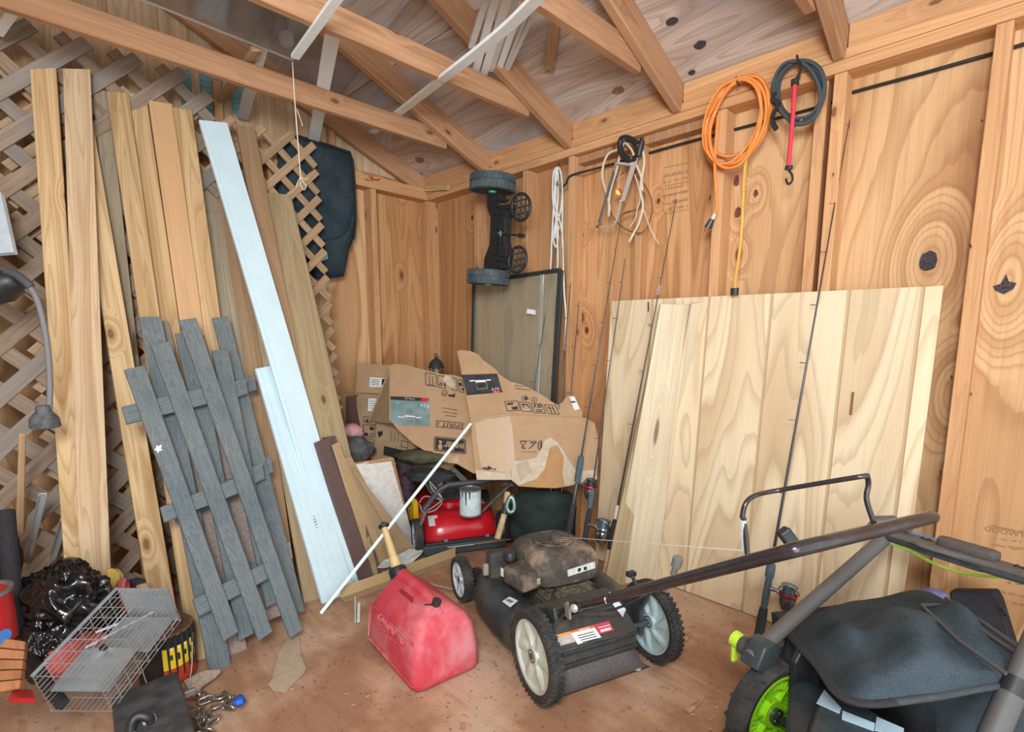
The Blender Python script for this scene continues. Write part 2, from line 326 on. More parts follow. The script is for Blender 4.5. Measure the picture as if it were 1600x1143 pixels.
stick('top_plate', (.045, -4.2, 2.01), (.045, -.001, 2.01), .037, .09, (1, 0, 0), STUD, wl)
stick('top_plate', (.04, -4.2, 2.047), (.04, -.001, 2.047), .034, .08, (1, 0, 0), STUD, wl)
p = X(578, 276, .0815); RED = plain('red_marker', (.5, .02, .02), .7)
B().tube([X(*q, .0905) for q in ((577, 274), (579, 278), (584, 280), (590, 281), (594, 279))], .003, 6).obj('red_mark', RED, wl, world=True)
B().tube([X(*q, .0905) for q in ((583, 274), (580, 278), (582, 283))], .0025, 6).obj('red_mark', RED, wl, world=True)
stick('corner_cleat', Y(631, 297, -.012), Y(701, 293, -.012), .032, .02, (0, -1, 0), NEWPINE, wl)
wf = B().box(-.03, 4.4, -4.24, -4.22, -.02, 2.2).obj('unseen_wall_front', DARKNICHE, kind='structure')  # unseen wall, added to keep outside light off the left side
for x0, x1 in ((0, 1.2), (1.202, 2.4), (2.402, 3.6), (3.602, 4.4)): B().box(-(x1-x0)/2, (x1-x0)/2, -.006, .006, 0, 2.14).obj('siding_panel', SIDING, wf, M=M4.Translation(((x0+x1)/2, -4.21, 0)))
# ------------------------------------------------------------------ roof
SL = .40; Z0 = 2.14; RIDGE = -2.05
def rz(y): return Z0 - SL*y if y > RIDGE else Z0 - SL*RIDGE + SL*(y-RIDGE)
th = math.atan(SL)
ce = B().add([(0, .15, rz(.15)+.06), (4.4, .15, rz(.15)+.06), (4.4, RIDGE, rz(RIDGE)+.06), (0, RIDGE, rz(RIDGE)+.06), (0, -4.25, rz(-4.25)+.06), (4.4, -4.25, rz(-4.25)+.06)], [(0, 1, 2, 3), (3, 2, 5, 4)]).obj('ceiling', DARKNICHE, kind='structure', sol=.01)
def deck(x0, x1, y0, y1):
    up = y0 > RIDGE - .001
    M = frame(((x0), (y0+y1)/2, rz((y0+y1)/2)+.008), (1, 0, 0), (0, SL if up else -SL, 1))
    L = abs(y1-y0)/math.cos(th); B().box(-L/2+.001, L/2-.001, -.007, .007, .001, x1-x0-.001).obj('roof_panel', DECK, ce, M=M)
for (x0, x1) in ((0, 1.27), (1.27, 2.44), (2.44, 4.4)):
    deck(x0, x1, -.62, .13)
for (x0, x1) in ((0, .67), (.67, 1.85), (1.85, 4.4)): deck(x0, x1, -1.74, -.622)
for (x0, x1) in ((0, 1.27), (1.27, 2.44), (2.44, 4.4)): deck(x0, x1, RIDGE, -1.742)
deck(0, 2.2, -3.2, RIDGE-.002); deck(2.2, 4.4, -3.2, RIDGE-.002); deck(0, 2.2, -4.25, -3.202); deck(2.2, 4.4, -4.25, -3.202)
RD = .112
for i, x in enumerate(RX):
    o = RD/2*math.cos(th)+.004
    p0 = V((x, .01, rz(.01)-o)); p1 = V((x, RIDGE+.02, rz(RIDGE+.02)-o)); p2 = V((x, -4.2, rz(-4.2)-o)); p1b = V((x, RIDGE-.02, rz(RIDGE-.02)-o))
    stick('rafter', p0, p1, .038, RD, (0, SL, 1), RAFTER, ce, .004); stick('rafter', p1b, p2, .038, RD, (0, -SL, 1), RAFTER, ce, .004)
stick('ridge_board', (0, RIDGE, rz(RIDGE)-.09), (4.4, RIDGE, rz(RIDGE)-.09), .02, .13, (0, 0, 1), RAFTER, ce)
for x, ye in ((.631, -.27), (1.231, -.262), (1.811, -.255), (2.40, -.2), (3.0, -.26), (3.6, -.26)):
    stick('ceiling_joist', (x, ye, 2.156), (x, -4.0, 2.156), .036, .09, (0, 0, 1), RAFTER, ce, .004)
def roofpt(px, py, o=0): d = ray(px, py); nz = V((0, SL, 1)); return CAM + d*((Z0-o-nz.dot(CAM))/nz.dot(d))
stick('cleat', roofpt(868, 22, .03), roofpt(858, 110, .02), .045, .02, (0, -SL, -1), BROWNPINE, ce)
B().box(1.255, 1.31, -1.05, -.9, 2.36, 2.375).obj('cleat', BROWNPINE, ce)
# knots in the roof sheathing
for px, py, a in ((1049, 34, .016), (1094, 70, .017), (1081, 113, .011), (966, 141, .022), (656, 250, .026), (765, 36, .02)):
    d = ray(px, py); nz = V((0, SL, 1)); pt = CAM + d*((Z0-.001-nz.dot(CAM))/nz.dot(d)); rn = random.Random(px)
    M = frame(pt, (0, SL, 1), (0, 1, -SL))
    B().prism([(a*1.5*math.cos(t)*rn.uniform(.75, 1.1), a*math.sin(t)*rn.uniform(.75, 1.1)) for t in [2*PI*k/12 for k in range(12)]], -.002, .003, M).obj('knot', KNOT if a < .02 else DARKNICHE, ce)
# ------------------------------------------------------------------ lattice sheets against the gable wall
def lattice(name, label, bl, br, H, lean, sw, pitch, mat, top_cut=None):
    bl = V(bl); br = V(br); W = (br-bl).length
    M = frame(bl, V((-lean, 0, 1)), V((1, 0, lean)))      # x along the wall, y to the room, z up the sheet
    if (M.to_3x3() @ V((1, 0, 0))).dot(br-bl) < 0: M = frame(br, V((-lean, 0, 1)), V((1, 0, lean)))
    t = thing(name, label, 'lattice', M=M)
    for s in (1, -1):
        k = pitch*1.4142; c = (0 if s > 0 else -W) + .03
        while c < (W+H if s > 0 else H):
            # x*s + z = c  clipped to the sheet
            pts = []
            for x in (0, W):
                z = c - s*x
                if 0 <= z <= H: pts.append((x, z))
            for z in (0, H):
                x = (c - z)*s
                if 0 < x < W: pts.append((x, z))
            if len(pts) >= 2:
                a, b = pts[0], pts[1]
                if math.dist(a, b) > .03:
                    y = .006 if s > 0 else -.004
                    M2 = frame((a[0], y, a[1]), V((b[0]-a[0], 0, b[1]-a[1])), (0, 1, 0)); L = math.dist(a, b)
                    B().box(-sw/2, sw/2, -.004, .004, 0, L).obj('lattice_slat', mat, t, M=M2)
            c += k
    return t
lattice('lattice_panel', 'grey weathered wooden lattice sheet with wide slats behind the leftmost planks', (.50, -2.75, .02), (.50, -1.30, .02), 2.27, .135, .050, .118, LATTICE)
lattice('lattice_panel', 'tan wooden lattice sheet with narrow slats showing its zigzag edge beside the hanging black bag', (.42, -2.02, .02), (.42, -.80, .02), 2.13, .115, .036, .098, LATTICE2)
# ------------------------------------------------------------------ long boards leaning on the gable wall
def lean(name, label, cat, tl, tr, br, bl, mat, t=.019, xt=.1, xb=None, group=None):
    """tops on the plane x = xt, feet on the floor (pixel corners)"""
    xt = .21+(xt-.06)*.85
    pts = [Z(*bl), Z(*br), X(*tr, xt), X(*tl, xt)]
    return quad_board(name, pts, t, mat, label=label, cat=cat, group=group)
BG = 'long boards leaning on the left wall'
lean('plank', 'yellow pine plank with a big round knot near its top, leftmost of the leaning boards', 'plank', (46, 106), (88, 107), (150, 1035), (112, 1042), NEWPINE, .02, .115, group=BG)
lean('plank', 'pale wide pine plank with a grey cathedral grain, second from the left', 'plank', (98, 106), (141, 108), (179, 1036), (130, 1050), PALEPINE, .02, .15, group=BG)
lean('plank', 'orange pine plank with small dark knots whose foot ends behind the wire trap', 'plank', (104, 142), (137, 140), (281, 985), (243, 1000), NEWPINE, .02, .10, group=BG)
lean('plank', 'greenish weathered plank with a heart-shaped dark knot behind the third plank', 'plank', (144, 136), (170, 142), (262, 960), (232, 972), GREYPINE, .018, .06, group=BG)
lean('plank', 'yellow pine plank with a flame-shaped knot standing on the floor beside the paint can', 'plank', (166, 142), (201, 145), (324, 1027), (298, 1036), NEWPINE, .02, .085, group=BG)
lean('plank', 'narrow yellow pine plank with a star-shaped knot close to the flame-knot plank', 'plank', (199, 145), (228, 146), (352, 1000), (322, 1008), NEWPINE, .018, .06, group=BG)
lean('plank', 'flat orange pine board without grain figure, between yellow planks', 'plank', (232, 155), (269, 163), (384, 985), (350, 994), ORANGEPINE, .02, .10, group=BG)
lean('plank', 'yellow knotty pine board just right of the flat orange board', 'plank', (267, 166), (300, 172), (410, 975), (376, 985), NEWPINE, .02, .085, group=BG)
lean('plank', 'dark olive weathered board with wavy grain left of the long white siding', 'plank', (313, 282), (338, 284), (446, 955), (412, 966), GREYPINE, .018, .08, group=BG)
lean('plank', 'dull tan wide board with a pencil line, half behind the long white siding', 'plank', (332, 268), (372, 268), (468, 944), (425, 958), BROWNPINE, .018, .06, group=BG)
lean('plank', 'narrow brown board reaching up to the lattice edge right of the white siding', 'plank', (369, 196), (398, 198), (537, 921), (503, 934), BROWNPINE, .016, .09, group=BG)
lean('plank', 'short tan board with square top beside the narrow brown board', 'plank', (362, 283), (406, 288), (534, 926), (474, 942), GREENPINE, .016, .14, group=BG)
lean('plank', 'wide smooth greenish treated plank right of the white siding strips', 'plank', (414, 300), (455, 304), (592, 900), (530, 922), GREENPINE, .022, .17, group=BG)
# ------------------------------------------------------------------ white vinyl siding strips (thin folded sheet with ribs)
VINYL = plain('white_vinyl', (.62, .80, .87), .42, noise=.03, nsc=9)
def siding_strip(label, tl, tr, br, bl, xt, ribs, xb=0):
    a, b, c, d = Z(*bl), Z(*br), X(*tr, xt), X(*tl, xt)
    o = (a+b)/2; z = (c+d)/2-o; nrm = ((b-a)+(c-d)).cross(z)
    if nrm.dot(CAM-o) < 0: nrm = -nrm
    M = frame(o, z, nrm); iv = M.inverted(); q = [iv @ p for p in (a, b, c, d)]
    t = thing('vinyl_siding_strip', label, 'siding', M=M, group='white vinyl siding strips')
    us = [0, .0] ; prof = [(0, -.012), (0, 0)]
    for r in ribs: prof += [(r-.012, 0), (r-.004, -.0035), (r+.004, -.0035), (r+.012, 0)]
    prof += [(1, 0), (1, -.012)]
    k = len(prof); vs = []
    for (p, s) in ((q[0], q[1]), (q[3], q[2])):
        for u, y in prof: pt = lerp(p, s, u); vs.append((pt.x, y, pt.z))
    b_ = B().add(vs, [(i, i+1, k+i+1, k+i) for i in range(k-1)])
    b_.obj('siding_sheet', VINYL, t, sol=.0016)
    return t, M, q
t1, _, _ = siding_strip('long white vinyl siding strip leaning full height between brown boards', (311, 188), (355, 191), (565, 912), (528, 927), .33, (.14,))
t2, M2, q2_ = siding_strip('shorter white vinyl siding strip with ribs leaning in front of the long white one', (398, 577), (440, 567), (552, 921), (506, 944), .62, (.17, .42, .62, .84))
PRINT = plain('black_print', (.02, .02, .022), .6)
for k, s in enumerate('44851'):
    p = lerp(lerp(q2_[0], q2_[1], .5), lerp(q2_[3], q2_[2], .5), .345-.012*k)
    text('print', s if k else '*', .016, M4.Translation((p.x+.004, .0016, p.z)) @ M4.Rotation(PI/2, 4, 'X') @ M4.Rotation(PI, 4, 'Y') @ M4.Rotation(R(-80), 4, 'Z'), PRINT, t2, world=False)
# ------------------------------------------------------------------ grey picket shutters
def shutter_mat():
    t = NT('grey_shutter_paint'); tc = t.n('TexCoord').outputs['Object']; rnd = t.n('ObjectInfo').outputs['Random']
    g = t.n('TexNoise', None, Vector=t.n('Mapping', None, Vector=tc, Scale=(55, 55, 6)).outputs[0], Scale=1.0, Detail=3.0, Distortion=.9).outputs[0]
    sp = t.n('TexNoise', None, Vector=tc, Scale=260.0, Detail=2.0).outputs[0]
    big = t.n('TexNoise', None, Vector=tc, Scale=3.0, Detail=3.0).outputs[0]
    line = t.rng(t.math('SINE', t.math('MULTIPLY', g, 40.0)), .3, 1)
    col = t.mix(t.rng(big, .35, .65), (.115, .150, .163), (.175, .198, .198))
    col = t.mix(t.math('MULTIPLY', line, .45), col, (.068, .095, .115))
    col = t.mix(t.math('MULTIPLY', t.rng(sp, .56, .72), .5), col, (.34, .36, .35))
    return t.out(col, .7, t.math('ADD', line, sp), .5, .0015)
SHUT = shutter_mat()
SHUTRAW = plain('unpainted_shutter_back', (.27, .215, .185), .8, noise=.2, nsc=90, bump=.3)
def shutter(label, n, c, pickets, rails, dz=.014):
    N = V(n).normalized()
    t = thing('picket_shutter', label, 'shutter', PL(*[(pickets[0][3][i]+pickets[-1][2][i])/2 for i in (0, 1)], n, c), group='grey picket shutters leaning on the boards')
    for q in pickets:
        tl, tr, br, bl = q[:4]
        quad_board('picket', [PL(*p, n, c) for p in (bl, br, tr, tl)], .012, q[4] if len(q) > 4 else SHUT, t)
    for q in rails:   # rail: four corners, long way across; behind the pickets
        tl, tr, br, bl = q[:4]; cc = c - dz*V(n).length
        P = [PL(*p, n, cc) for p in (tl, bl, br, tr)]
        quad_board('rail', P, .012, q[4] if len(q) > 4 else SHUT, t)
    return t
shutter('grey-brown picket shutter farthest back of the three, its bare rail ends showing at the right', (1, 0, .45), 1.12,
    [((224, 500), (263, 501), (388, 1018), (357, 1036), SHUTRAW), ((284, 523), (320, 523), (441, 960), (408, 974), SHUTRAW), ((332, 496), (357, 494), (477, 954), (450, 962))],
    [((240, 628), (397, 586), (402, 608), (247, 655)), ((300, 760), (423, 711), (428, 737), (306, 786)), ((345, 893), (453, 846), (458, 871), (352, 918), SHUTRAW)])
shutter('dark grey picket shutter between the other two, one foot on the floor beside the chain', (1, 0, .45), 1.18,
    [((217, 495), (252, 494), (362, 1040), (327, 1048)), ((274, 520), (308, 521), (397, 989), (373, 1001)), ((331, 547), (357, 545), (436, 939), (416, 949))],
    [((225, 640), (384, 590), (388, 614), (231, 668)), ((268, 790), (410, 722), (414, 747), (276, 818)), ((314, 925), (430, 858), (433, 883), (322, 950))])
fs = shutter('foremost slate grey picket shutter with a white paint fleck on its left picket', (1, 0, .45), 1.25,
    [((194, 577), (226, 570), (373, 986), (349, 1002)), ((236, 539), (265, 533), (426, 986), (404, 1001)), ((279, 500), (307, 496), (473, 983), (453, 997))],
    [((190, 635), (338, 600), (345, 625), (198, 662)), ((250, 792), (392, 737), (396, 761), (257, 816)), ((301, 936), (428, 871), (433, 896), (311, 963))])
FLECK = plain('white_paint_fleck', (.8, .8, .8), .7)
q = [PL(*p, (1, 0, .45), 1.2515) for p in ((241, 702), (244, 699), (245, 695), (248, 697), (251, 694), (253, 697), (251, 700), (254, 703), (249, 704), (247, 708), (245, 704))]
B().add(q, [tuple(range(len(q)))]).obj('paint_fleck', FLECK, fs, world=True, sol=.001)
# ------------------------------------------------------------------ short boards, mouldings, white board
BROWNPAINT = plain('brown_paint', (.115, .072, .062), .6, noise=.12, nsc=60, bump=.2)
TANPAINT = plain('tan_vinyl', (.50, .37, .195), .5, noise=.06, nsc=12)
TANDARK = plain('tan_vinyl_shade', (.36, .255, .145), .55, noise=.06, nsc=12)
WHITEFACE = plain('white_melamine', (.80, .80, .76), .55, noise=.04, dirt=(.45, .36, .26), dirt_amt=.35, dsc=30)
def short(name, label, tl, tr, br, bl, mat, t=.02, c=.97, k=.42, cat='board', group='short boards leaning beside the siding'):
    n = (1, 0, k); return quad_board(name, [Z(*bl), Z(*br), PL(*tr, n, c), PL(*tl, n, c)], t, mat, label=label, cat=cat, group=group)
short('painted_board', 'narrow dark brown painted board just behind the front brown one', (506, 683), (524, 680), (598, 895), (578, 903), BROWNPAINT, .02, 1.03)
short('painted_board', 'dark brown painted board leaning right of the white siding', (494, 691), (516, 682), (585, 904), (563, 914), BROWNPAINT, .026, 1.07)
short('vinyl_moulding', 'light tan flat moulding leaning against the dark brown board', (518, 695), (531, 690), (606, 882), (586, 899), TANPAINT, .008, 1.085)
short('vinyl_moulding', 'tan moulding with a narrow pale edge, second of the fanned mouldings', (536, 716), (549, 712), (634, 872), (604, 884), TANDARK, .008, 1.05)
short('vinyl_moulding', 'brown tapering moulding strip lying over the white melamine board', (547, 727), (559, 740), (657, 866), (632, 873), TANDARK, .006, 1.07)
wb = thing('melamine_board', 'white faced particle board with chipped brown edges left of the red mower', 'board', Z(612, 865))
quad_board('board_face', [Z(585, 872), Z(646, 846), PL(614, 716, (1, 0, .42), 1.02), PL(548, 726, (1, 0, .42), 1.02)], .004, WHITEFACE, wb)
CHIP = plain('chipped_particle_edge', (.42, .24, .13), .85, noise=.4, nsc=120, bump=.5)
P4 = [Z(585, 872), Z(646, 846), PL(614, 716, (1, 0, .42), 1.02), PL(548, 726, (1, 0, .42), 1.02)]
stick('top_edge', P4[3], P4[2], .016, .018, (1, 0, .42), CHIP, wb, shift=-.008); stick('side_edge', P4[1], P4[2], .012, .018, (1, 0, .42), CHIP, wb, shift=-.008)
# leaning white strip and things lying on the floor near it
STRIP = plain('white_strip', (.72, .86, .86), .5)
stick('white_strip', Z(501, 958, .004), D(736, 661, 2.62), .014, .006, (.7, -.7, .3), STRIP, label='long thin white strip leaning diagonally in front of the mouldings', cat='strip')
an = thing('angle_moulding', 'long tan L-shaped moulding lying on the floor behind the red fuel can', 'moulding', Z(625, 905))
a, b = Z(536, 938), Z(716, 872)
d_ = (b-a).normalized(); sd = V((d_.y, -d_.x, 0))
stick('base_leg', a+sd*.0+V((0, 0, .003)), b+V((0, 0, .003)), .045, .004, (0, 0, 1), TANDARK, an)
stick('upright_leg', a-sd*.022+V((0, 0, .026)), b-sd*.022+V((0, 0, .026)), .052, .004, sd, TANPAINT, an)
for i, (p, q, l) in enumerate((((555, 932), (555, 972), 'thin white trim offcut lying in front of the tan moulding'), ((561, 941), (560, 971), 'short white trim offcut, shorter of the pair by the fuel can'))):
    stick('trim_offcut', Z(*p, .004), Z(*q, .004), .005 if i == 0 else .012, .004, (0, 0, 1), STRIP, label=l, cat='trim')
stick('wood_lath', Z(642, 904, .006), Z(716, 922, .006), .014, .005, (0, 0, 1), PALEPINE, label='pale thin wood lath on the floor between fuel can and black mower', cat='strip')
def scrap(name, label, cat, px, mat, h=.004, wob=.0, seed=1, z=0, **k):
    """a torn flat piece lying on the floor, outline from floor points, with thickness and a little curl"""
    P = [Z(*p, z) for p in px]; c = sum(P, V())/len(P); rn = random.Random(seed)
    n = len(P); vs = [p+V((0, 0, wob*rn.uniform(.2, 1))) for p in P] + [c+V((0, 0, wob*.3))]
    return B().add([v - c for v in vs], [(i, (i+1) % n, n) for i in range(n)]).obj(name, mat, label=label, cat=cat, M=M4.Translation(c+V((0, 0, h/2+.001))), sol=h, **k)
CARDLIGHT = plain('cardboard_scrap', (.46, .365, .255), .8, noise=.08, nsc=30, bump=.1)
scrap('cardboard_scrap', 'torn pointed piece of brown cardboard lying flat on the floor', 'cardboard', ((464, 984), (467, 992), (469, 1010), (470, 1025), (475, 1038), (479, 1046), (473, 1055), (462, 1065), (449, 1079), (446, 1083), (436, 1081), (427, 1080), (419, 1072), (425, 1062), (431, 1040), (436, 1022), (446, 1005)), CARDLIGHT, .003, .003)
PLASTIC = plain('clear_grey_plastic', (.55, .60, .60), .25, noise=.15, nsc=30)
scrap('plastic_scrap', 'crumpled grey plastic sheet scrap behind the fuel can spout', 'plastic', ((590, 898), (600, 888), (618, 882), (640, 872), (664, 870), (660, 878), (640, 886), (630, 892), (612, 893), (600, 899)), PLASTIC, .002, .05, 5)
# wall lath and tin offcuts at the lower left
GALV = plain('aluminium_channel', (.62, .70, .74), .35, .4)
lean('wood_lath', 'flat pale wood lath standing at the lower left beside two metal channels', 'strip', (28, 679), (40, 679), (34, 960), (20, 960), PALEPINE, .008, .62)
def channel(label, p, q, wdt=.02):
    t = thing('metal_channel', label, 'channel', p, group='light metal channels at the lower left')
    n = CAM-p; n = V((n.x, n.y, 0))
    stick('channel_web', p, q, wdt, .002, n, GALV, t)
    d = (q-p).normalized(); sx = d.cross(n).normalized()
    for s in (-1, 1): stick('channel_lip', p+sx*s*wdt/2, q+sx*s*wdt/2, .002, .012, n, GALV, t, shift=.005)
channel('grey metal channel leaning left, taller of the two beside the wood lath', Z(36, 905, .16), X(67, 770, .62))
channel('grey metal channel leaning nearest the trash bag, shorter of the two', Z(72, 903, .16), X(101, 808, .68))
# ------------------------------------------------------------------ boards leaning on the right wall
GRV = plain('plywood_groove', (.55, .41, .24), .8)
gp = thing('plywood_sheet', 'large pale grooved plywood sheet leaning on the right wall behind the fishing rods', 'plywood', Z(1180, 948))
gA, gB, gC, gD = Z(1000, 891), Z(1423, 1034), Y(1474, 446, -.016), Y(955, 470, -.016)
gA = V((Y(950, 500, -.016).x, -.075, .004)); gB = V((Y(1473, 450, -.016).x-.005, -.085, .004))
us = [0, .175, .184, .385, .394, .585, .594, .79, .799, .955, .964, 1]
for i in range(len(us)-1):
    a, b, c, d = [lerp(*q, u) for q, u in (((gA, gB), us[i]), ((gA, gB), us[i+1]), ((gD, gC), us[i+1]), ((gD, gC), us[i]))]
    gr = i % 2; off = V((0, .005*gr, 0))
    quad_board('groove_strip' if gr else 'plywood_panel', [p+off for p in (a, b, c, d)], .011-.004*gr, GRV if gr else SHEET, gp, bev=.0006)
KN = plain('reddish_knot', (.25, .10, .045), .8)
def on_sheet(px, py, o=.001):
    N = (gB-gA).cross(gD-gA).normalized(); N = -N if N.dot(CAM-gA) < 0 else N
    d = ray(px, py); return CAM + d*((N.dot(gA)+o-N.dot(CAM))/N.dot(d))
q = [on_sheet(*p, -.003) for p in ((1331, 612), (1335, 612), (1331, 648), (1327, 648))]
B().add(q, [(0, 1, 2, 3)]).obj('knot', KN, gp, world=True, sol=.001)
B().tube([on_sheet(1013, 471, .012), on_sheet(1013, 486, .012)], .003, 6).obj('bent_nail', NAIL, gp, world=True)
lean2 = lambda name, label, tl, tr, br, bl, mat, t, yt: quad_board(name, [Z(*bl), Z(*br), Y(*tr, yt), Y(*tl, yt)], t, mat, label=label, cat='board', group='old boards leaning against the plywood sheet')
lean2('old_board', 'narrow pale board behind the wide scuffed one against the plywood sheet', (1078, 474), (1099, 472), (1032, 893), (1010, 898), OLDBOARD, .02, -.05)
lean2('old_board', 'wide scuffed pale board leaning against the left part of the plywood sheet', (1029, 476), (1084, 474), (1022, 905), (956, 918), OLDBOARD, .022, -.08)
lean2('old_board', 'narrow grey-green board standing between cork-handled rod and wide scuffed board', (1016, 560), (1026, 560), (975, 912), (944, 915), GREENPINE, .016, -.10)
# storm window standing in the corner
BLK = plain('black_plastic', (.022, .024, .027), .45, noise=.15, nsc=60)
FR = plain('dark_bronze_frame', (.05, .055, .05), .45, .3)
def glass(name, col, alpha, rough=.06):
    t = NT(name); t.out(col, rough, spec=.6); t.bsdf.inputs['Alpha'].default_value = alpha; return t.m
PANE = glass('hazy_window_glass', (.46, .48, .36), .28)
sw = thing('storm_window', 'dark-framed hazy glass storm window standing in the corner behind the cardboard', 'window pane', (.95, -.1, .45))
P = [Y(736, 600, -.19), Y(862, 640, -.09), Y(876, 422, -.03), Y(741, 441, -.04)]
P[0] = Y(737, 660, -.12); P[1] = Y(861, 700, -.055)
nn = (P[1]-P[0]).cross(P[3]-P[0]).normalized(); nn = nn if nn.dot(CAM-P[0]) > 0 else -nn
for a, b in ((0, 1), (1, 2), (2, 3), (3, 0)): stick('window_frame', P[a], P[b], .022 if (a, b) != (1, 2) else .03, .016, nn, FR, sw)
B().add(P, [(0, 1, 2, 3)]).obj('glass_pane', PANE, sw, world=True, sol=.004)
a = lerp(P[0], P[1], .82); b = lerp(P[3], P[2], .82); SILV = plain('pale_aluminium', (.55, .60, .56), .4, .5)
stick('inner_strip', a+nn*.004, b+nn*.004, .022, .006, nn, SILV, sw)
lb = lerp(P[0], P[3], .62); LBL = plain('white_label', (.80, .82, .82), .5, noise=.05)
u = (P[1]-P[0]).normalized(); vv = (P[3]-P[0]).normalized()
pp = Y(830, 487, -.07); B().add([pp-u*.03-vv*.012, pp+u*.03-vv*.012, pp+u*.028+vv*.012, pp-u*.028+vv*.014], [(0, 1, 2, 3)]).obj('torn_sticker', LBL, sw, world=True, sol=.001)
# ------------------------------------------------------------------ fishing rods
CORK = plain('cork', (.58, .36, .22), .85, noise=.25, nsc=70, bump=.2)
FOAM = plain('black_foam_grip', (.035, .037, .04), .9, noise=.2, nsc=90)
BLUEGRIP = plain('blue_grey_foam', (.085, .12, .15), .9, noise=.2, nsc=90)
TEAL = plain('turquoise_band', (.03, .42, .52), .4)
BLANK = plain('rod_blank', (.02, .022, .03), .25, spec=.7)
STEEL = plain('bright_steel', (.62, .64, .66), .22, 1.0)
DSTEEL = plain('dark_steel', (.16, .17, .18), .35, .8)
REDM = plain('red_anodised', (.55, .02, .04), .3, .5)
GUNM = plain('blue_gunmetal', (.14, .24, .30), .3, .7)
PALEW = plain('pale_winding', (.72, .66, .56), .5)
def rod(label, butt, tip, parts, r0=.006, guides=(), reel=None, bow=0):
    butt, tip = V(butt), V(tip); d = tip-butt; L = d.length; d.normalize()
    t = thing('fishing_rod', label, 'fishing rod', butt, group='fishing rods leaning on the right wall')
    sd = (CAM-butt); sd = (sd - d*sd.dot(d)).normalized(); lat = d.cross(sd)
    B().tube([butt+d*L*u + sd*bow*math.sin(u*PI) for u in [k/8 for k in range(9)]], [lerp(r0, .0013, (k/8)**.7) for k in range(9)], 8).obj('rod_blank', BLANK, t, world=True, smooth=60)
    for nm, u0, u1, r, m in parts:
        pts = [butt+d*L*lerp(u0, u1, k/4) for k in range(5)]; B().tube(pts, [r*.88, r, r, r, r*.85], 12).obj(nm, m, t, world=True, smooth=50)
    for u in guides:
        c = butt+d*L*u; rr = .012*(1-u)+.004; c2 = c - lat*(rr+.004)
        b_ = B().tube([c2+(lat*math.cos(a)+sd*math.sin(a))*rr for a in [2*PI*k/10 for k in range(10)]], .0011, 5, True); b_.tube([c, c2+lat*rr], .0012, 5)
        b_.obj('line_guide', DSTEEL, t, world=True)
    if reel:
        u, side, spm, bodym, s = reel; c = butt+d*L*u
        o = (lat*side[0]+sd*side[1]).normalized(); ax = d; third = o.cross(ax)
        rc = c+o*.062*s
        M = frame(rc, ax, third)
        B().tube([c, c+o*.03*s, rc-ax*.02*s], [.009*s, .006*s, .013*s], 8).obj('reel_foot', bodym, t, world=True, smooth=50)
        bd = B().lathe([(.004, -.058), (.014, -.052), (.022, -.036), (.025, -.02), (.024, -.012)], 18, M @ M4.Scale(s, 4)).obj('reel_body', bodym, t, world=True, smooth=50)
        B().lathe([(.022, -.012), (.026, -.008), (.026, -.004), (.02, -.002), (.02, .022), (.025, .024), (.025, .029), (.014, .034), (.006, .036)], 20, M @ M4.Scale(s, 4)).obj('spool', spm, t, world=True, smooth=40)
        B().lathe([(.0265, -.007), (.0275, -.003), (.0265, .002)], 20, M @ M4.Scale(s, 4), cap=False).obj('spool_ring', REDM if bodym is DSTEEL else STEEL, t, world=True, smooth=40)
        B().tube([M @ (V((.03*math.cos(a), .03*math.sin(a), .004+.03*math.sin(a*1.0)))*s) for a in [PI*k/8 for k in range(9)]], .0022*s, 6).obj('bail_wire', STEEL, t, world=True)
        k0 = M @ (V((0, -.02, -.035))*s); k1 = M @ (V((.0, -.05, -.03))*s); k2 = M @ (V((.012, -.055, .012))*s); k3 = M @ (V((.022, -.055, .016))*s)
        h = B().tube([k0, k1, k2], .0042*s, 8).obj('crank', bodym, t, world=True, smooth=50)
        B().tube([k2, k3], .008*s, 8).obj('crank_knob', BLK, h, world=True)
    return t
rod('tall fishing rod with blue-grey foregrip and a black reel with red ring', Y(886, 846, -.27), Y(971, 337, -.008), (('rear_grip', 0, .12, .015, FOAM), ('reel_seat', .12, .185, .010, DSTEEL), ('fore_grip', .19, .27, .015, BLUEGRIP)), .0065, (.42, .55, .68, .8, .9, .99), (.185, (1, .3), BLK, DSTEEL, 1.1))
rod('fishing rod with double-spool silver reel and dark foam grip beside the plywood edge', Y(910, 872, -.27), Y(977, 403, -.004), (('rear_grip', 0, .16, .013, FOAM), ('fore_grip', .17, .235, .014, BLUEGRIP)), .006, (.4, .52, .66, .8, .92, .99), (.115, (1, .5), GUNM, STEEL, 1.3))
rd = rod('fishing rod with cork butt handle standing before the plywood sheet', Z(943, 906), Y(1057, 310, .055), (('cork_handle', .0, .085, .0135, CORK), ('reel_seat', .085, .165, .012, BLK), ('pale_winding', .168, .205, .010, PALEW)), .006, (.42, .56, .68, .8, .9, .995))
rod('long fishing rod with blue reel standing behind the black handlebar by the green mower', Z(1183, 1008), Y(1327, 190, .05), (('rear_grip', .0, .075, .0165, FOAM), ('reel_seat', .075, .135, .0125, GUNM), ('fore_grip', .135, .162, .016, BLUEGRIP)), .0075, (.3, .44, .55, .66, .76, .85, .93, .995), (.115, (1, .1), GUNM, DSTEEL, 1.1))
rod('slim fishing rod leaning across the storm window glass', Y(808, 770, -.24), Y(869, 385, .03), (('rear_grip', 0, .12, .012, FOAM),), .0045, (.45, .6, .8, .98))
rod('short fishing rod with turquoise band on its grip beside the storm window', Y(855, 826, -.25), Y(892, 440, .0), (('turquoise_band', .0, .055, .011, TEAL), ('fore_grip', .06, .125, .014, BLUEGRIP)), .005, (.5, .66, .85, .98))
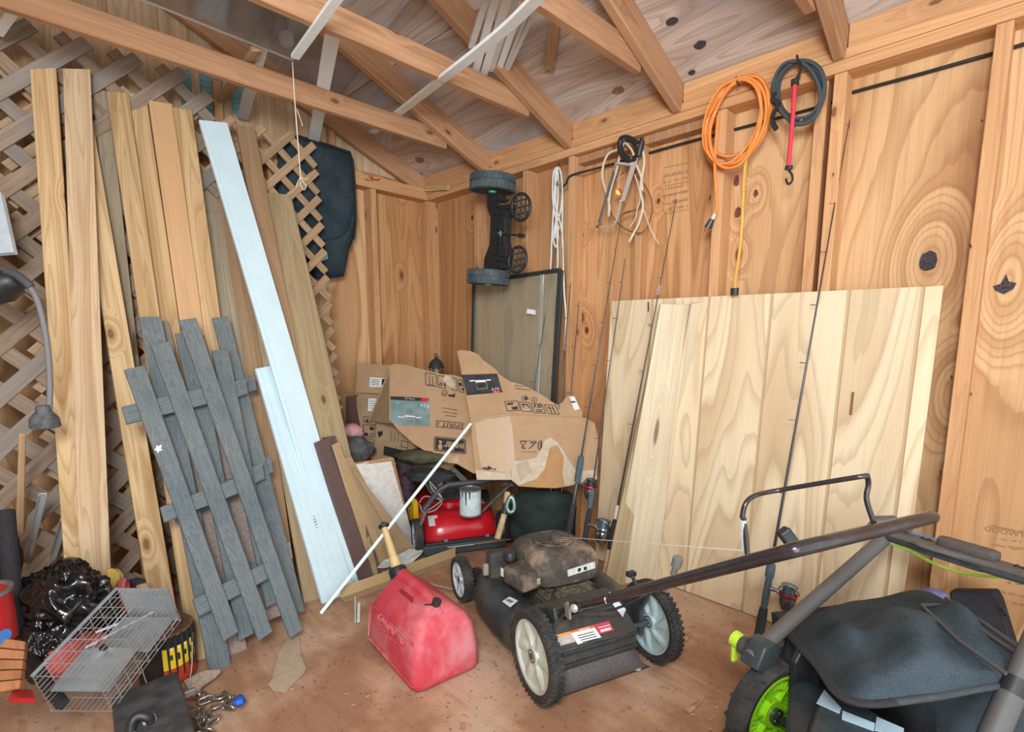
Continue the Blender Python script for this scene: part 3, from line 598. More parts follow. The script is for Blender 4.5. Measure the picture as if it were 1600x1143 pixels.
rod('thin fishing rod with worn grey grip between turquoise-banded rod and blue-gripped rod', Y(871, 838, -.23), Y(905, 470, .04), (('rear_grip', .02, .10, .012, BLUEGRIP),), .0045, (.3, .6, .8, .98))
# casting spoon hooked on the cork rod
sp = thing('fishing_lure', 'silver and orange fishing spoon hanging from the cork-handled rod', 'lure', Y(1029, 452, -.075))
B().prism([(0, .024), (.007, .012), (.009, -.004), (.006, -.018), (0, -.024), (-.006, -.018), (-.009, -.004), (-.006, .012)], -.001, .001, M4.Rotation(PI/2, 4, 'X') @ M4.Rotation(R(-12), 4, 'Z')).obj('spoon_blade', plain('spoon_silver', (.6, .68, .72), .25, .6), sp)
B().prism([(0, -.004), (.006, -.012), (0, -.022), (-.004, -.012)], .0012, .0022, M4.Rotation(PI/2, 4, 'X') @ M4.Rotation(R(-12), 4, 'Z')).obj('spoon_stripe', plain('lure_orange', (.75, .16, .06), .4), sp)
# ------------------------------------------------------------------ hung on the right wall
def wp(pts, y, k=1, ox=0, oy=0): return [Y(ox+k*p[0], oy+k*p[1], (p[2] if len(p) > 2 else y)) for p in pts]
def smoothc(pts, n=5, close=False):
    """Catmull-Rom through world points"""
    out = []; m = len(pts); rngi = range(m if close else m-1)
    for i in rngi:
        g = (lambda j: pts[j % m]) if close else (lambda j: pts[max(0, min(m-1, j))])
        p0, p1, p2, p3 = g(i-1), g(i), g(i+1), g(i+2)
        for k in range(n):
            t = k/n; out.append(.5*((2*p1)+(p2-p0)*t+(2*p0-5*p1+4*p2-p3)*t*t+(3*p1-p0-3*p2+p3)*t*t*t))
    if not close: out.append(pts[-1])
    return out
def wire(name, label, cat, pts, r, mat, parent=None, n=6, close=False, **k):
    w_ = smoothc([V(p) for p in pts], 6, close)
    if parent is None:
        o = sum(w_, V())/len(w_)
        return B().tube([p-o for p in w_], r, n, close).obj(name, mat, label=label, cat=cat, M=M4.Translation(o), smooth=60, **k)
    return B().tube(w_, r, n, close).obj(name, mat, parent, world=True, smooth=60, **k)
# pedal-axle with two wheels
TREAD = plain('wheel_rubber', (.055, .075, .085), .75, noise=.25, nsc=120, dirt=(.13, .17, .18), dirt_amt=.5, dsc=20, bump=.3)
ax = thing('wheel_axle', 'black plastic axle with two wheels and two basket pedals hanging upright near the corner', 'wheel axle', Y(770, 360, -.19))
def wheel_part(c, rad, wid, nm='wheel'):
    d = (Y(770, 285, -.19)-Y(763, 433, -.19)).normalized(); M = frame(c, d, (0, -1, 0)); b_ = B()
    b_.lathe([(rad*.86, -wid/2+.012), (rad*.9, -wid/2), (rad*.985, -wid/2+.004), (rad, -.004), (rad*.97, -.003), (rad*.97, .003), (rad, .004), (rad*.985, wid/2-.004), (rad*.9, wid/2), (rad*.86, wid/2-.012)], 36, M)
    for s in (-1, 1):
        for k in range(30):
            a = 2*PI*(k+(.5 if s > 0 else 0))/30
            b_.cb((0, 0, 0), (.012, .006, wid*.40), M @ M4.Rotation(a, 4, 'Z') @ M4.Translation((0, rad*1.0, s*wid*.25)))
    w_ = b_.obj(nm, TREAD, ax, world=True, smooth=35)
    B().lathe([(.0, -wid/2-.004), (.02, -wid/2-.004), (.022, -wid/2+.006), (.0, -wid/2+.01)], 12, M).obj('hub_cap', plain('green_hub', (.10, .5, .30), .4), w_, world=True)
wheel_part(Y(770, 287, -.19), .118, .082); wheel_part(Y(763, 433, -.19), .112, .078)
K = .175
poly = [(230, 250), (230, 370), (262, 455), (252, 700), (206, 820), (200, 918), (300, 918), (420, 912), (405, 770), (385, 640), (398, 460), (440, 400), (452, 330), (350, 340), (345, 250)]
Pt = wp(poly, -.19, K, 720, 260); Pb = [p+V((0, .05, 0)) for p in Pt]; n_ = len(Pt)
B().add(Pt+Pb, [tuple(range(n_-1, -1, -1)), tuple(range(n_, 2*n_))]+[(i, (i+1) % n_, n_+(i+1) % n_, n_+i) for i in range(n_)]).obj('axle_beam', BLK, ax, world=True, bev=.004)
for x0, y0, x1, y1 in ((300, 270, 330, 760), (350, 300, 345, 900), (290, 780, 410, 800), (280, 830, 410, 850), (300, 300, 440, 300), (320, 360, 440, 330), (300, 430, 390, 430), (295, 560, 385, 560), (300, 690, 385, 690), (370, 350, 378, 520)):
    a, b = wp([(x0, y0), (x1, y1)], -.195, K, 720, 260); stick('rib', a, b, .008, .012, (0, -1, 0), BLK, ax, 0)
B().tube(wp([(350, 340), (430, 330), (455, 300)], -.20, K, 720, 260), .006, 6).obj('bracket', STEEL, ax, world=True)
for nm, cx, cy, rx, ry, tl in (('basket_pedal', 538, 362, 82, 120, .1), ('basket_pedal', 506, 832, 78, 115, .22)):
    b_ = B()
    ring = [(cx+rx*math.cos(a)+tl*ry*-math.sin(a)*.5, cy+ry*math.sin(a)) for a in [2*PI*k/20 for k in range(20)]]
    b_.tube(wp(ring, -.20, K, 720, 260), .008, 8, True); b_.tube(wp(ring, -.16, K, 720, 260), .005, 6, True)
    for f in (-.5, 0, .5):
        h = math.sqrt(1-f*f); b_.tube(wp([(cx+rx*f+tl*ry*h*.5, cy-ry*h), (cx+rx*f-tl*ry*h*.5, cy+ry*h)], -.205, K, 720, 260), .0045, 6)
        b_.tube(wp([(cx-rx*h-tl*ry*f*.5, cy+ry*f+20), (cx+rx*h-tl*ry*f*.5, cy+ry*f-20)], -.202, K, 720, 260), .0035, 6)
    b_.tube(wp([(cx-rx, cy), (cx-rx-90, cy-10)], -.19, K, 720, 260), .014, 8)
    b_.obj(nm, BLK, ax, world=True, smooth=50)
B().tube(wp([(355, 598), (430, 606), (520, 615)], -.20, K, 720, 260), .005, 8).obj('side_rod', BLK, ax, world=True)
B().tube(wp([(515, 615), (565, 620)], -.20, K, 720, 260), .010, 8).obj('rod_end', BLK, ax, world=True)
b_ = B(); [b_.tube(wp(p, -.202, K, 720, 260), .003, 6) for p in ([(335, 595), (378, 598)], [(355, 575), (357, 622)])]; b_.obj('green_clip', plain('pale_green_clip', (.25, .6, .5), .4), ax, world=True)
# white cord hank
WHITEC = plain('white_cord', (.78, .83, .83), .6)
wc = thing('cord_hank', 'hank of white cord hanging on a hook beside the storm window', 'cord', Y(868, 262, -.02))
for pts in ([(850, 8), (825, 80), (822, 300), (850, 470), (880, 560)], [(855, 8), (850, 200), (845, 350), (870, 440), (905, 600), (915, 900), (925, 1140), (940, 1350, -.03), (925, 1640, -.05)],
            [(862, 8), (870, 150), (860, 400), (835, 560), (828, 660), (850, 720), (868, 640), (862, 500)], [(868, 6), (895, 60), (905, 250), (890, 400), (850, 520), (845, 640)], [(875, 6), (900, 100), (908, 300), (905, 600), (912, 800)], [(845, 8), (838, 200), (825, 420), (806, 800), (800, 960)], [(850, 10), (846, 250), (856, 500), (866, 800), (858, 1000), (850, 1150)]):
    wire('cord_loop', None, None, wp(pts, -.015, K, 720, 260), .0042, WHITEC, wc)
B().tube(wp([(872, -25), (882, -15), (884, 20), (874, 40), (862, 30)], -.012, K, 720, 260), .004, 6).obj('hook', NAIL, wc, world=True)
B().lathe([(0, -.012), (.012, -.008), (.014, 0), (.012, .008), (0, .012)], 12, M4.Translation(Y(873, 286, -.03))).obj('knot_bead', plain('grey_bead', (.25, .25, .23), .6), wc, world=True, smooth=180)
# black cable along the wall
BLKC = plain('black_cable', (.015, .017, .02), .55)
wire('wall_cable', 'thin black cable stapled across the right wall under the top plate', 'cable', [Y(878, 293, .0), Y(885, 286, -.006), Y(893, 274, -.006), Y(940, 261, .05), Y(990, 246, .07), Y(1060, 226, .075), Y(1134, 206, .078)] + [Y(1289, 164, .078), Y(1320, 148, .08), Y(1440, 115, .08), Y(1532, 89, .08), Y(1563, 80.5, .08), Y(1600, 69, .08), Y(1700, 40, .08)], .0055, BLKC)
# hacksaw, wires, bobber
K2 = .175; W2 = lambda pts, y=-.02: wp(pts, y, K2, 900, 200)
hs = thing('hacksaw', 'hacksaw with black closed handle hanging from a nail on the right wall', 'hacksaw', Y(975, 240, -.03))
B().tube(smoothc(W2([(555, 150), (505, 110), (440, 88), (400, 110), (396, 185), (430, 255), (490, 285), (540, 262)], -.03), 4), .0135, 10).obj('saw_handle', BLK, hs, world=True, smooth=60)
B().tube(W2([(590, 112), (575, 170), (555, 250)], -.03), [.012, .016, .012], 10).obj('handle_guard', BLK, hs, world=True, smooth=60)
for p in ((430, 105), (553, 155), (495, 270)): c = W2([p], -.045)[0]; B().lathe([(.005, 0), (.005, .003)], 10, frame(c, (0, -1, 0), (0, 0, 1))).obj('rivet', STEEL, hs, world=True)
BSTEEL = plain('saw_steel', (.62, .60, .56), .4, .35)
a = W2([(545, 262), (549, 275), (432, 650), (400, 650), (470, 400), (500, 290)], -.032); c2 = [p+V((0, .004, 0)) for p in a]; n_ = len(a)
B().add(a+c2, [tuple(range(n_)), tuple(range(2*n_-1, n_-1, -1))]+[(i, n_+i, n_+(i+1) % n_, (i+1) % n_) for i in range(n_)]).obj('saw_back', BSTEEL, hs, world=True)
B().tube(smoothc(W2([(400, 640), (385, 740), (350, 850), (300, 885), (205, 878)], -.032), 4), .007, 6, flat=.5).obj('saw_bow', BSTEEL, hs, world=True, smooth=50)
a, b = W2([(338, 385), (205, 840)], -.036); stick('saw_blade', a, b, .014, .002, (0, -1, 0), plain('blue_blade_steel', (.22, .26, .30), .35, .6), hs, 0)
B().tube(W2([(358, 290), (348, 340), (335, 385)], -.036), .006, 8).obj('blade_clamp', STEEL, hs, world=True)
B().tube(W2([(205, 830), (215, 860), (185, 885)], -.036), .007, 8).obj('blade_clamp', STEEL, hs, world=True)
B().tube(W2([(370, 310), (430, 320), (480, 325), (540, 270)], -.03), .006, 6).obj('tension_bar', BSTEEL, hs, world=True)
CREAM = plain('cream_cable', (.72, .64, .50), .55)
ch = thing('cable_hank', 'loops of cream cable hanging behind the hacksaw', 'cable', Y(975, 230, -.01))
for pts in ([(430, 110), (380, 185), (290, 230), (245, 330), (238, 450), (268, 565), (300, 700), (290, 790)], [(430, 120), (395, 230), (360, 380), (318, 520), (296, 640), (290, 792)], [(450, 130), (560, 150), (600, 220), (608, 320), (585, 460), (575, 560), (598, 690), (565, 840), (520, 930), (475, 1012)], [(440, 130), (500, 200), (540, 330), (580, 430), (592, 560)]):
    wire('cable_loop', None, None, W2(pts, -.012), .0055, CREAM, ch)
for pts in ([(525, 415), (560, 540), (572, 640), (545, 730), (530, 810), (480, 880)], [(590, 700), (630, 800), (665, 900), (735, 1030)]): wire('thin_strand', None, None, W2(pts, -.008), .0025, CREAM, ch)
BRW = plain('brown_wire', (.16, .085, .045), .6)
wire('brown_wire', 'thin dark brown wire looped on the wall right of the hacksaw', 'wire', W2([(400, 790), (440, 750), (520, 735), (575, 700), (615, 620), (600, 580)], .0)+W2([(575, 700), (500, 740), (420, 770)], .002), .0026, BRW)
wire('brown_wire', 'large loop of thin brown wire hanging below the hacksaw bow', 'wire', W2([(425, 395), (345, 465), (305, 600), (312, 750), (375, 850), (470, 915), (580, 935), (645, 865), (680, 720), (660, 600), (600, 490), (520, 395)], .004), .0028, BRW)
bb = thing('fishing_bobber', 'yellow and red round fishing bobber hanging inside the hacksaw frame', 'bobber', W2([(380, 572)], -.03)[0])
M = M4.Rotation(R(65), 4, 'Y'); r_ = .0155
B().lathe([(r_*math.sin(t), -r_*math.cos(t)) for t in [PI*k/12 for k in range(0, 9)]], 16, M).obj('yellow_half', plain('bobber_yellow', (.85, .85, .22), .35), bb, smooth=180)
B().lathe([(r_*1.01*math.sin(t), -r_*1.01*math.cos(t)) for t in [PI*k/12 for k in range(8, 13)]], 16, M).obj('red_half', plain('bobber_red', (.75, .06, .06), .35), bb, smooth=180)
B().tube([(0, 0, .014), (-.004, .0, .06), (.008, .0, .09)], .0008, 5).obj('line', WHITEC, bb)
# ------------------------------------------------------------------ orange extension cord, black cord, red bungee
ORNG = plain('orange_cord', (.85, .30, .07), .5)
oc = thing('extension_cord', 'coiled orange extension cord hanging on a nail on the right wall', 'cord', Y(1153, 130, -.04))
rn = random.Random(3)
for cx, cy, A_, B_, rot, y in ((1152, 190, 76, 48, 20, -.02), (1149, 191, 72, 45, 17, -.03), (1153, 189, 74, 42, 22, -.035), (1148, 190, 70, 48, 15, -.045), (1146, 190, 68, 40, 19, -.05), (1155, 184, 64, 47, 24, -.025), (1150, 194, 70, 38, 12, -.055)):
    pts = []
    for k in range(14):
        a = 2*PI*k/14; u, v_ = B_*math.sin(a), -A_*math.cos(a); c_, s_ = math.cos(R(rot)), math.sin(R(rot))
        pts.append((cx+u*c_-v_*s_+rn.uniform(-1.2, 1.2), cy+v_*c_+u*s_*.6+rn.uniform(-1.2, 1.2), y+rn.uniform(-.004, .004)))
    wire('cord_coil', None, None, wp(pts, y), .0060, ORNG, oc, close=True)
wire('cord_tail', None, None, wp([(1122, 180), (1118, 230), (1117, 262), (1119, 300), (1120, 322), (1117, 336)], -.05), .0062, ORNG, oc)
wire('cord_tail', None, None, wp([(1180, 215), (1167, 245), (1162, 290), (1160, 335), (1156, 390), (1150, 430), (1148, 452)], -.04), .0062, plain('yellowed_orange_cord', (.80, .42, .09), .5), oc)
p = wp([(1117, 334), (1113, 342), (1106, 356), (1103, 362)], -.05)
B().tube(p[:2], .008, 8).obj('cord_collar', plain('grey_tape', (.6, .6, .58), .6), oc, world=True)
pl_ = B().tube(p[1:3], [.010, .016], 8).obj('plug', BLK, oc, world=True)
for dx in (-3, 2): a, b = wp([(1106+dx, 354), (1103+dx, 363)], -.05); stick('prong', a, b, .005, .0015, (0, -1, 0), plain('brass_prong', (.6, .3, .15), .3, .8), pl_, 0)
B().tube(wp([(1148, 450), (1147.5, 461)], -.04), .0155, 10).obj('socket_end', BLK, oc, world=True)
B().tube([Y(1150, 120, -.0), Y(1152, 128, -.07), Y(1156, 134, -.075)], .003, 6).obj('nail', NAIL, oc, world=True)
BLUEC = plain('black_blue_cord', (.055, .075, .085), .45)
bc = thing('black_cord_coil', 'coil of thick dark cord hanging from a wire hook beside the orange cord', 'cord', Y(1247, 110, -.04))
for cx, cy, rx, ry, tl, y in ((1247, 143, 39, 47, 2, -.03), (1250, 141, 38, 45, -3, -.04), (1246, 145, 36, 48, 4, -.045), (1252, 142, 36, 46, 0, -.035)):
    wire('cord_loop', None, None, wp([(cx+rx*math.sin(a)+rn.uniform(-1, 1), cy-ry*math.cos(a)+tl*math.sin(a)*2+rn.uniform(-1, 1)) for a in [2*PI*k/12 for k in range(12)]], y), .0075, BLUEC, bc, close=True)
wire('cord_tail', None, None, wp([(1210, 145), (1208, 155), (1216, 163), (1208, 178), (1207, 190), (1213, 202)], -.05), .0085, BLKC, bc)
wire('wire_hook', None, None, wp([(1245, 86), (1247, 94), (1251, 100), (1250, 112), (1248, 124)], -.06), .004, NAIL, bc)
wire('steel_end', None, None, wp([(1232, 184), (1234, 196), (1240, 197), (1248, 192), (1258, 182)], -.04), .004, STEEL, bc)
REDC = plain('red_bungee', (.72, .035, .075), .6, noise=.15, nsc=300)
bg = thing('bungee_cord', 'red bungee cord with black hooks hanging over the dark cord coil', 'bungee cord', Y(1241, 127, -.07))
B().tube(wp([(1242, 128), (1239, 180), (1236, 215), (1231.5, 264)], -.07), .0075, 8).obj('elastic', REDC, bg, world=True, smooth=60)
for p, q in (((1242, 124), (1242, 133)), ((1233, 259), (1232, 265))): B().tube(wp([p, q], -.07), [.013, .0135], 10).obj('black_clip', BLK, bg, world=True)
wire('hook', None, None, wp([(1232, 266), (1237, 272), (1238, 281), (1234, 287), (1230, 286), (1228, 279)], -.07), .0038, BLKC, bg)
wire('hook', None, None, wp([(1242, 124), (1248, 116), (1251, 104), (1247, 96)], -.07), .0038, BLKC, bg)
wire('wall_nail_loop', 'small black wire loop hooked on the wall under the dark cord coil', 'wire', wp([(1233, 186), (1234, 196), (1238, 200), (1244, 196)], -.01), .003, BLKC)
# ------------------------------------------------------------------ mowers
DECKB = plain('dusty_black_deck', (.035, .045, .048), .38, noise=.2, nsc=30, dirt=(.17, .125, .09), dirt_amt=.45, dsc=5, bump=.1)
DUSTY = plain('dusty_engine_cowl', (.07, .06, .05), .8, noise=.3, nsc=40, dirt=(.42, .315, .225), dirt_amt=.9, dsc=6, bump=.3, bsc=120)
GRIME = plain('grimy_engine_block', (.15, .13, .085), .85, noise=.5, nsc=60, dirt=(.04, .035, .025), dirt_amt=.7, dsc=25, bump=.5, bsc=90)
DOORB = plain('dusty_rear_door', (.058, .056, .052), .6, noise=.2, nsc=50, dirt=(.15, .13, .11), dirt_amt=.25, dsc=8)
RUB = plain('black_tyre', (.028, .03, .031), .8, noise=.3, nsc=70, dirt=(.13, .11, .09), dirt_amt=.35, dsc=14, bump=.2)
CREAMRIM = plain('grey_cream_rim', (.50, .59, .51), .5, noise=.08, nsc=20, dirt=(.42, .40, .32), dirt_amt=.35, dsc=10)
BLUERIM = plain('pale_blue_rim', (.45, .60, .63), .5, noise=.08, nsc=20)
TUBEB = plain('black_tube', (.022, .019, .022), .22, spec=.6, dirt=(.14, .11, .10), dirt_amt=.14, dsc=30)
REDP = plain('red_paint', (.62, .012, .022), .22, spec=.6, noise=.05, nsc=10, dirt=(.30, .04, .04), dirt_amt=.3, dsc=6)
GREYT = plain('grey_tube', (.115, .115, .115), .5, spec=.4)
FLAPM = plain('rubber_flap', (.125, .118, .118), .85, noise=.25, nsc=160, bump=.4)
WARN_O = plain('orange_label', (.85, .35, .12), .5); WARN_G = plain('grey_label', (.50, .48, .45), .5, noise=.2, nsc=150); WARN_R = plain('red_label', (.75, .06, .10), .5)
BLUEW = plain('blue_white_label', (.72, .80, .86), .45)
def LM(O, f): f = V(f).normalized(); l = V((-f.y, f.x, 0)); return M4(((f.x, l.x, 0, O[0]), (f.y, l.y, 0, O[1]), (0, 0, 1, O[2]), (0, 0, 0, 1)))
def unl(M, px, py, ax, val):
    """pixel -> point in the local frame M on the plane local[ax] = val"""
    iv = M.inverted(); c = iv @ CAM; d = iv.to_3x3() @ ray(px, py); return c + d*((val-c[ax])/d[ax])
def superl(cx, cy, rx, ry, z, e=3.0, n=40, tx=0):
    out = []
    for k in range(n):
        a = 2*PI*k/n; c, s = math.cos(a), math.sin(a)
        out.append((cx+rx*math.copysign(abs(c)**(2/e), c)+tx*0, cy+ry*math.copysign(abs(s)**(2/e), s), z))
    return out
def mower_wheel(par, c, axis, Rr, wd, tyre, rim, style=0, nt=40, tread=.006, name='wheel'):
    """tyre with tread blocks; rim disc facing axis; parts: wheel > rim"""
    M = frame(c, axis, (0, 0, 1)); b = B(); ri = Rr*.80
    b.lathe([(ri, -wd*.35), (Rr*.93, -wd*.5), (Rr*.985, -wd*.4), (Rr, -wd*.1), (Rr, wd*.1), (Rr*.985, wd*.4), (Rr*.93, wd*.5), (ri, wd*.42), (ri*.98, 0), (ri, -wd*.35)], 40, M, cap=False)
    if tread:
        for k in range(nt):
            for s in (-1, 1):
                a = 2*PI*(k+(.5 if s > 0 else 0))/nt
                b.cb((0, 0, 0), (Rr*.075, tread*1.6, wd*.46), M @ M4.Rotation(a, 4, 'Z') @ M4.Translation((0, Rr*.992, s*wd*.25)) @ M4.Rotation(s*.35, 4, 'Y'))
    w_ = b.obj(name, tyre, par, smooth=35)
    r = B()
    if style in (0, 1):
        r.lathe([(ri*1.0, -wd*.3), (ri*1.0, wd*.40), (ri*.93, wd*.36), (ri*.88, wd*.18), (ri*.45, wd*.02), (ri*.28, wd*.10), (ri*.24, wd*.34), (ri*.10, wd*.36), (ri*.10, wd*.2), (0, wd*.2)], 40, M, cap=False)
        for k in range(6):
            a0 = 2*PI*k/6; ringp = []
            for u in [j/6 for j in range(7)]:
                rr = lerp(ri*.25, ri*.9, u); aa = a0+(.55*u if style else .12*u); hw = lerp(.008, .020, u)*Rr/.14; zz = wd*lerp(.26, .30, u); zb = wd*lerp(.0, .1, u)
                cx, cy = rr*math.cos(aa), rr*math.sin(aa); tx, ty = -math.sin(aa), math.cos(aa)
                ringp.append([(cx-tx*hw*1.6, cy-ty*hw*1.6, zb), (cx-tx*hw*.5, cy-ty*hw*.5, zz), (cx+tx*hw*.5, cy+ty*hw*.5, zz), (cx+tx*hw*1.6, cy+ty*hw*1.6, zb)])
            r.loft(ringp, True, False, M)
    else:   # ribbed inner side
        r.lathe([(ri, -wd*.3), (ri, wd*.42), (ri*.93, wd*.42), (ri*.91, -wd*.05), (ri*.60, -wd*.12), (ri*.34, -wd*.10), (ri*.32, wd*.2), (ri*.18, wd*.2), (ri*.16, -wd*.1), (0, -wd*.1)], 40, M, cap=False)
        for k in range(36): r.cb((0, 0, 0), (.003, ri*.34, wd*.34), M @ M4.Rotation(2*PI*k/36, 4, 'Z') @ M4.Translation((0, ri*.76, wd*.02)))
        for k in range(6): r.cb((0, 0, 0), (.006, ri*.62, wd*.30), M @ M4.Rotation(2*PI*k/6+.3, 4, 'Z') @ M4.Translation((0, ri*.58, .0)))
    rm = r.obj('rim', rim, w_, smooth=35)
    bo = B().lathe([(.0, wd*.42), (.009, wd*.42), (.009, wd*.3)], 8, M); bo.lathe([(.016*Rr/.14, wd*.36), (.021*Rr/.14, wd*.37), (.021*Rr/.14, wd*.2)], 18, M, cap=False)
    bo.obj('axle_bolt', DSTEEL, w_, smooth=35)
    return w_
# ---- black push mower
BM = LM((2.142, -.823, 0), (-.943, .332, 0))
bm_ = thing('lawn_mower', 'dusty black push mower with large pale rear wheels in the middle of the floor', 'lawn mower', M=BM)
L_ = lambda px, py, ax, v: unl(BM, px, py, ax, v)
mower_wheel(bm_, (.045, .247, .137), (0, 1, 0), .137, .043, RUB, CREAMRIM, 0, 44)
mower_wheel(bm_, (.05, -.207, .135), (0, 1, .0), .135, .043, RUB, BLUERIM, 1, 44)
mower_wheel(bm_, (.72, .240, .090), (0, 1, 0), .091, .044, RUB, plain('pale_grey_rim', (.55, .60, .64), .5), 0, 32)
mower_wheel(bm_, (.70, -.225, .093), (0, -1, 0), .094, .044, RUB, BLUERIM, 0, 32)
b = B(); CX = .375
b.loft([superl(CX, .005, .325, .225, .045, 2.6), superl(CX, .005, .335, .262, .06, 2.6), superl(CX, .005, .335, .265, .085, 2.6), superl(CX, .005, .328, .26, .135, 2.6), superl(CX, .005, .305, .24, .172, 2.6), superl(CX, .005, .270, .205, .192, 2.6), superl(CX, .0, .235, .170, .190, 2.6), superl(CX, .0, .215, .150, .172, 2.6), superl(CX, .0, .20, .13, .125, 2.4)], True)
b.obj('deck', DECKB, bm_, smooth=60)
# front wheel arms and rear shoulders
for s in (1, -1):
    B().prism([(.55, .08), (.70, .06), (.74, .09), (.72, .13), (.66, .16), (.56, .17)], 0, .012, M4.Translation((0, s*.19+.006, 0)) @ M4.Rotation(PI/2, 4, 'X')).obj('wheel_arm', DECKB, bm_, bev=.003)
    B().tube([(.70, s*.17, .093), (.70, s*.24, .093)], .008, 8).obj('front_axle', DSTEEL, bm_)
    B().prism([(.05, .09), (.15, .09), (.17, .20), (.10, .26), (.03, .285), (.02, .25), (.055, .18)], 0, .016, M4.Translation((0, (.188 if s > 0 else -.168)+.008, 0)) @ M4.Rotation(PI/2, 4, 'X')).obj('rear_shoulder', DECKB, bm_, bev=.004)
B().tube([(.045, .24, .137), (.05, -.2, .135)], .010, 10).obj('rear_axle', DSTEEL, bm_)
# rear chute, door, sill and flap
prof = [(.24, .15), (.18, .222), (.10, .222), (.085, .205), (.0, .152), (.0, .138), (.008, .132), (.002, .10), (.010, .075), (.12, .07)]
b = B().prism(prof, -.184, .108, M4.Rotation(PI/2, 4, 'X')).obj('rear_housing', DOORB, bm_, bev=.003)
dn = V((-.053, 0, .085)).normalized(); ex = V((0, -1, 0)); DM = frame((.0025, 0, .215), dn, V((.105, 0, .086)))   # door plane: z out
def on_door(px, py, o=.0015):
    iv = BM.inverted(); c = iv @ CAM; d = iv.to_3x3() @ ray(px, py); p0 = V((.0425, 0, .1785)); return c + d*((dn.dot(p0)+o-dn.dot(c))/dn.dot(d))
dr = B(); q = [on_door(*p, .004) for p in ((866, 1016), (984, 990), (956, 946), (859, 968))]
q2 = [p-dn*.006 for p in q]
dr.add(q+q2, [(0, 1, 2, 3), (7, 6, 5, 4)]+[(i, 4+i, 4+(i+1) % 4, (i+1) % 4) for i in range(4)])
door = dr.obj('rear_door', DOORB, bm_, bev=.002)
stick('door_hinge_bar', BM @ V((.096, .18, .216)), BM @ V((.096, -.10, .216)), .02, .02, (0, 0, 1), DECKB, bm_)
def lab(name, px, mat, o, par=door): B().add([on_door(*p, o) for p in px], [(0, 1, 2, 3)]).obj(name, mat, par, sol=.0008)
c5 = lambda x, y: (780+.1875*x, 930+.1875*y)
lab('warning_label', [c5(510, 418), c5(635, 385), c5(590, 300), c5(465, 335)], WARN_G, .0052)
lab('label_header', [c5(478, 352), c5(600, 322), c5(588, 298), c5(464, 332)], WARN_O, .0064)
lab('warning_label', [c5(655, 407), c5(850, 348), c5(785, 245), c5(588, 300)], LBL, .0052)
lab('label_header', [c5(598, 312), c5(795, 266), c5(785, 245), c5(586, 298)], plain('orange_red_label', (.8, .16, .07), .5), .0064)
for i in range(4):
    lab('label_text_line', [c5(660+14*i-8, 338+18*i), c5(795+14*i-8, 304+18*i), c5(793+14*i-8, 299+18*i), c5(658+14*i-8, 333+18*i)], PRINT, .0066)
lab('warning_label', [c5(835, 320), c5(958, 288), c5(910, 212), c5(792, 242)], WARN_R, .0052)
lab('label_header', [c5(850, 306), c5(935, 282), c5(925, 262), c5(840, 286)], LBL, .0064)
lab('label_text_line', [c5(828, 272), c5(925, 247), c5(921, 240), c5(825, 265)], LBL, .0064)
lab('label_text_line', [c5(838, 246), c5(880, 236), c5(875, 228), c5(834, 238)], plain('blue_print', (.15, .2, .6), .5), .0064)
dt_ = [on_door(*c5(x, y), .0068) for x, y in ((650, 293), (770, 262))]
Mx = frame((dt_[0]+dt_[1])/2, dn, V((0, 0, 1))); xx = (dt_[1]-dt_[0]).normalized(); yy = dn.cross(xx)
Mt = M4(((xx.x, yy.x, dn.x, Mx[0][3]), (xx.y, yy.y, dn.y, Mx[1][3]), (xx.z, yy.z, dn.z, Mx[2][3]), (0, 0, 0, 1)))
text('label_word', 'DANGER', .010, Mt, LBL, door, world=False)
# side label by the right wheel
lab('side_label', [c5(1030, 180), c5(1056, 114), c5(985, 40), c5(945, 72)], BLUEW, .0062)
# sill ridges and rubber flap
stick('sill_ridge', BM @ V((-.002, .182, .146)), BM @ V((-.002, -.106, .146)), .010, .010, (0, 0, 1), DECKB, bm_, .002); stick('sill_ridge', BM @ V((.0, .182, .102)), BM @ V((.0, -.106, .102)), .012, .012, (0, 0, 1), DECKB, bm_, .002)
B().grid(lambda u, v: (.012-.008*u-.012*math.sin(u*PI), lerp(lerp(.182, .175, u), lerp(-.104, -.166, u*u), v), lerp(.088, .003, u)), 8, 6).obj('rubber_flap', FLAPM, bm_, smooth=180, sol=.004)
# engine
EX, EY = .375, -.005
b = B(); b.cb((EX-.02, EY, .16), (.20, .19, .08)); 
for k in range(6): b.cb((EX-.02, EY, .172+.013*k), (.235-.012*k, .215-.012*k, .005))
b.cb((EX-.02, EY, .21), (.16, .15, .10)); b.cb((EX-.115, EY-.02, .185), (.05, .13, .05))
b.obj('engine_block', GRIME, bm_, bev=.002)
b = B().loft([superl(EX, EY, .118, .108, .232, 5), superl(EX, EY, .144, .132, .237, 5), superl(EX, EY, .147, .135, .258, 5), superl(EX, EY, .143, .131, .305, 5), superl(EX, EY, .132, .12, .326, 4.5), superl(EX+.01, EY, .108, .100, .338, 3), superl(EX+.012, EY, .090, .087, .342, 2.2), superl(EX+.012, EY, .078, .076, .342, 2.2), superl(EX+.012, EY, .076, .074, .326, 2.2)])
cow = b.obj('engine_cowl', DUSTY, bm_, smooth=45)
b = B(); gx, gy = EX+.012, EY
b.tube([(gx+.074*math.cos(a), gy+.072*math.sin(a), .345) for a in [2*PI*k/28 for k in range(28)]], .005, 8, True)
for k in range(-3, 4):
    o = k*.0195; h = math.sqrt(max(0, .070**2-o*o)); u = V((.6, .8, 0)); n_ = V((-.8, .6, 0)); c = V((gx, gy, .343))+n_*o
    b.tube([c-u*h, c+V((0, 0, .003)), c+u*h], .0032, 6)
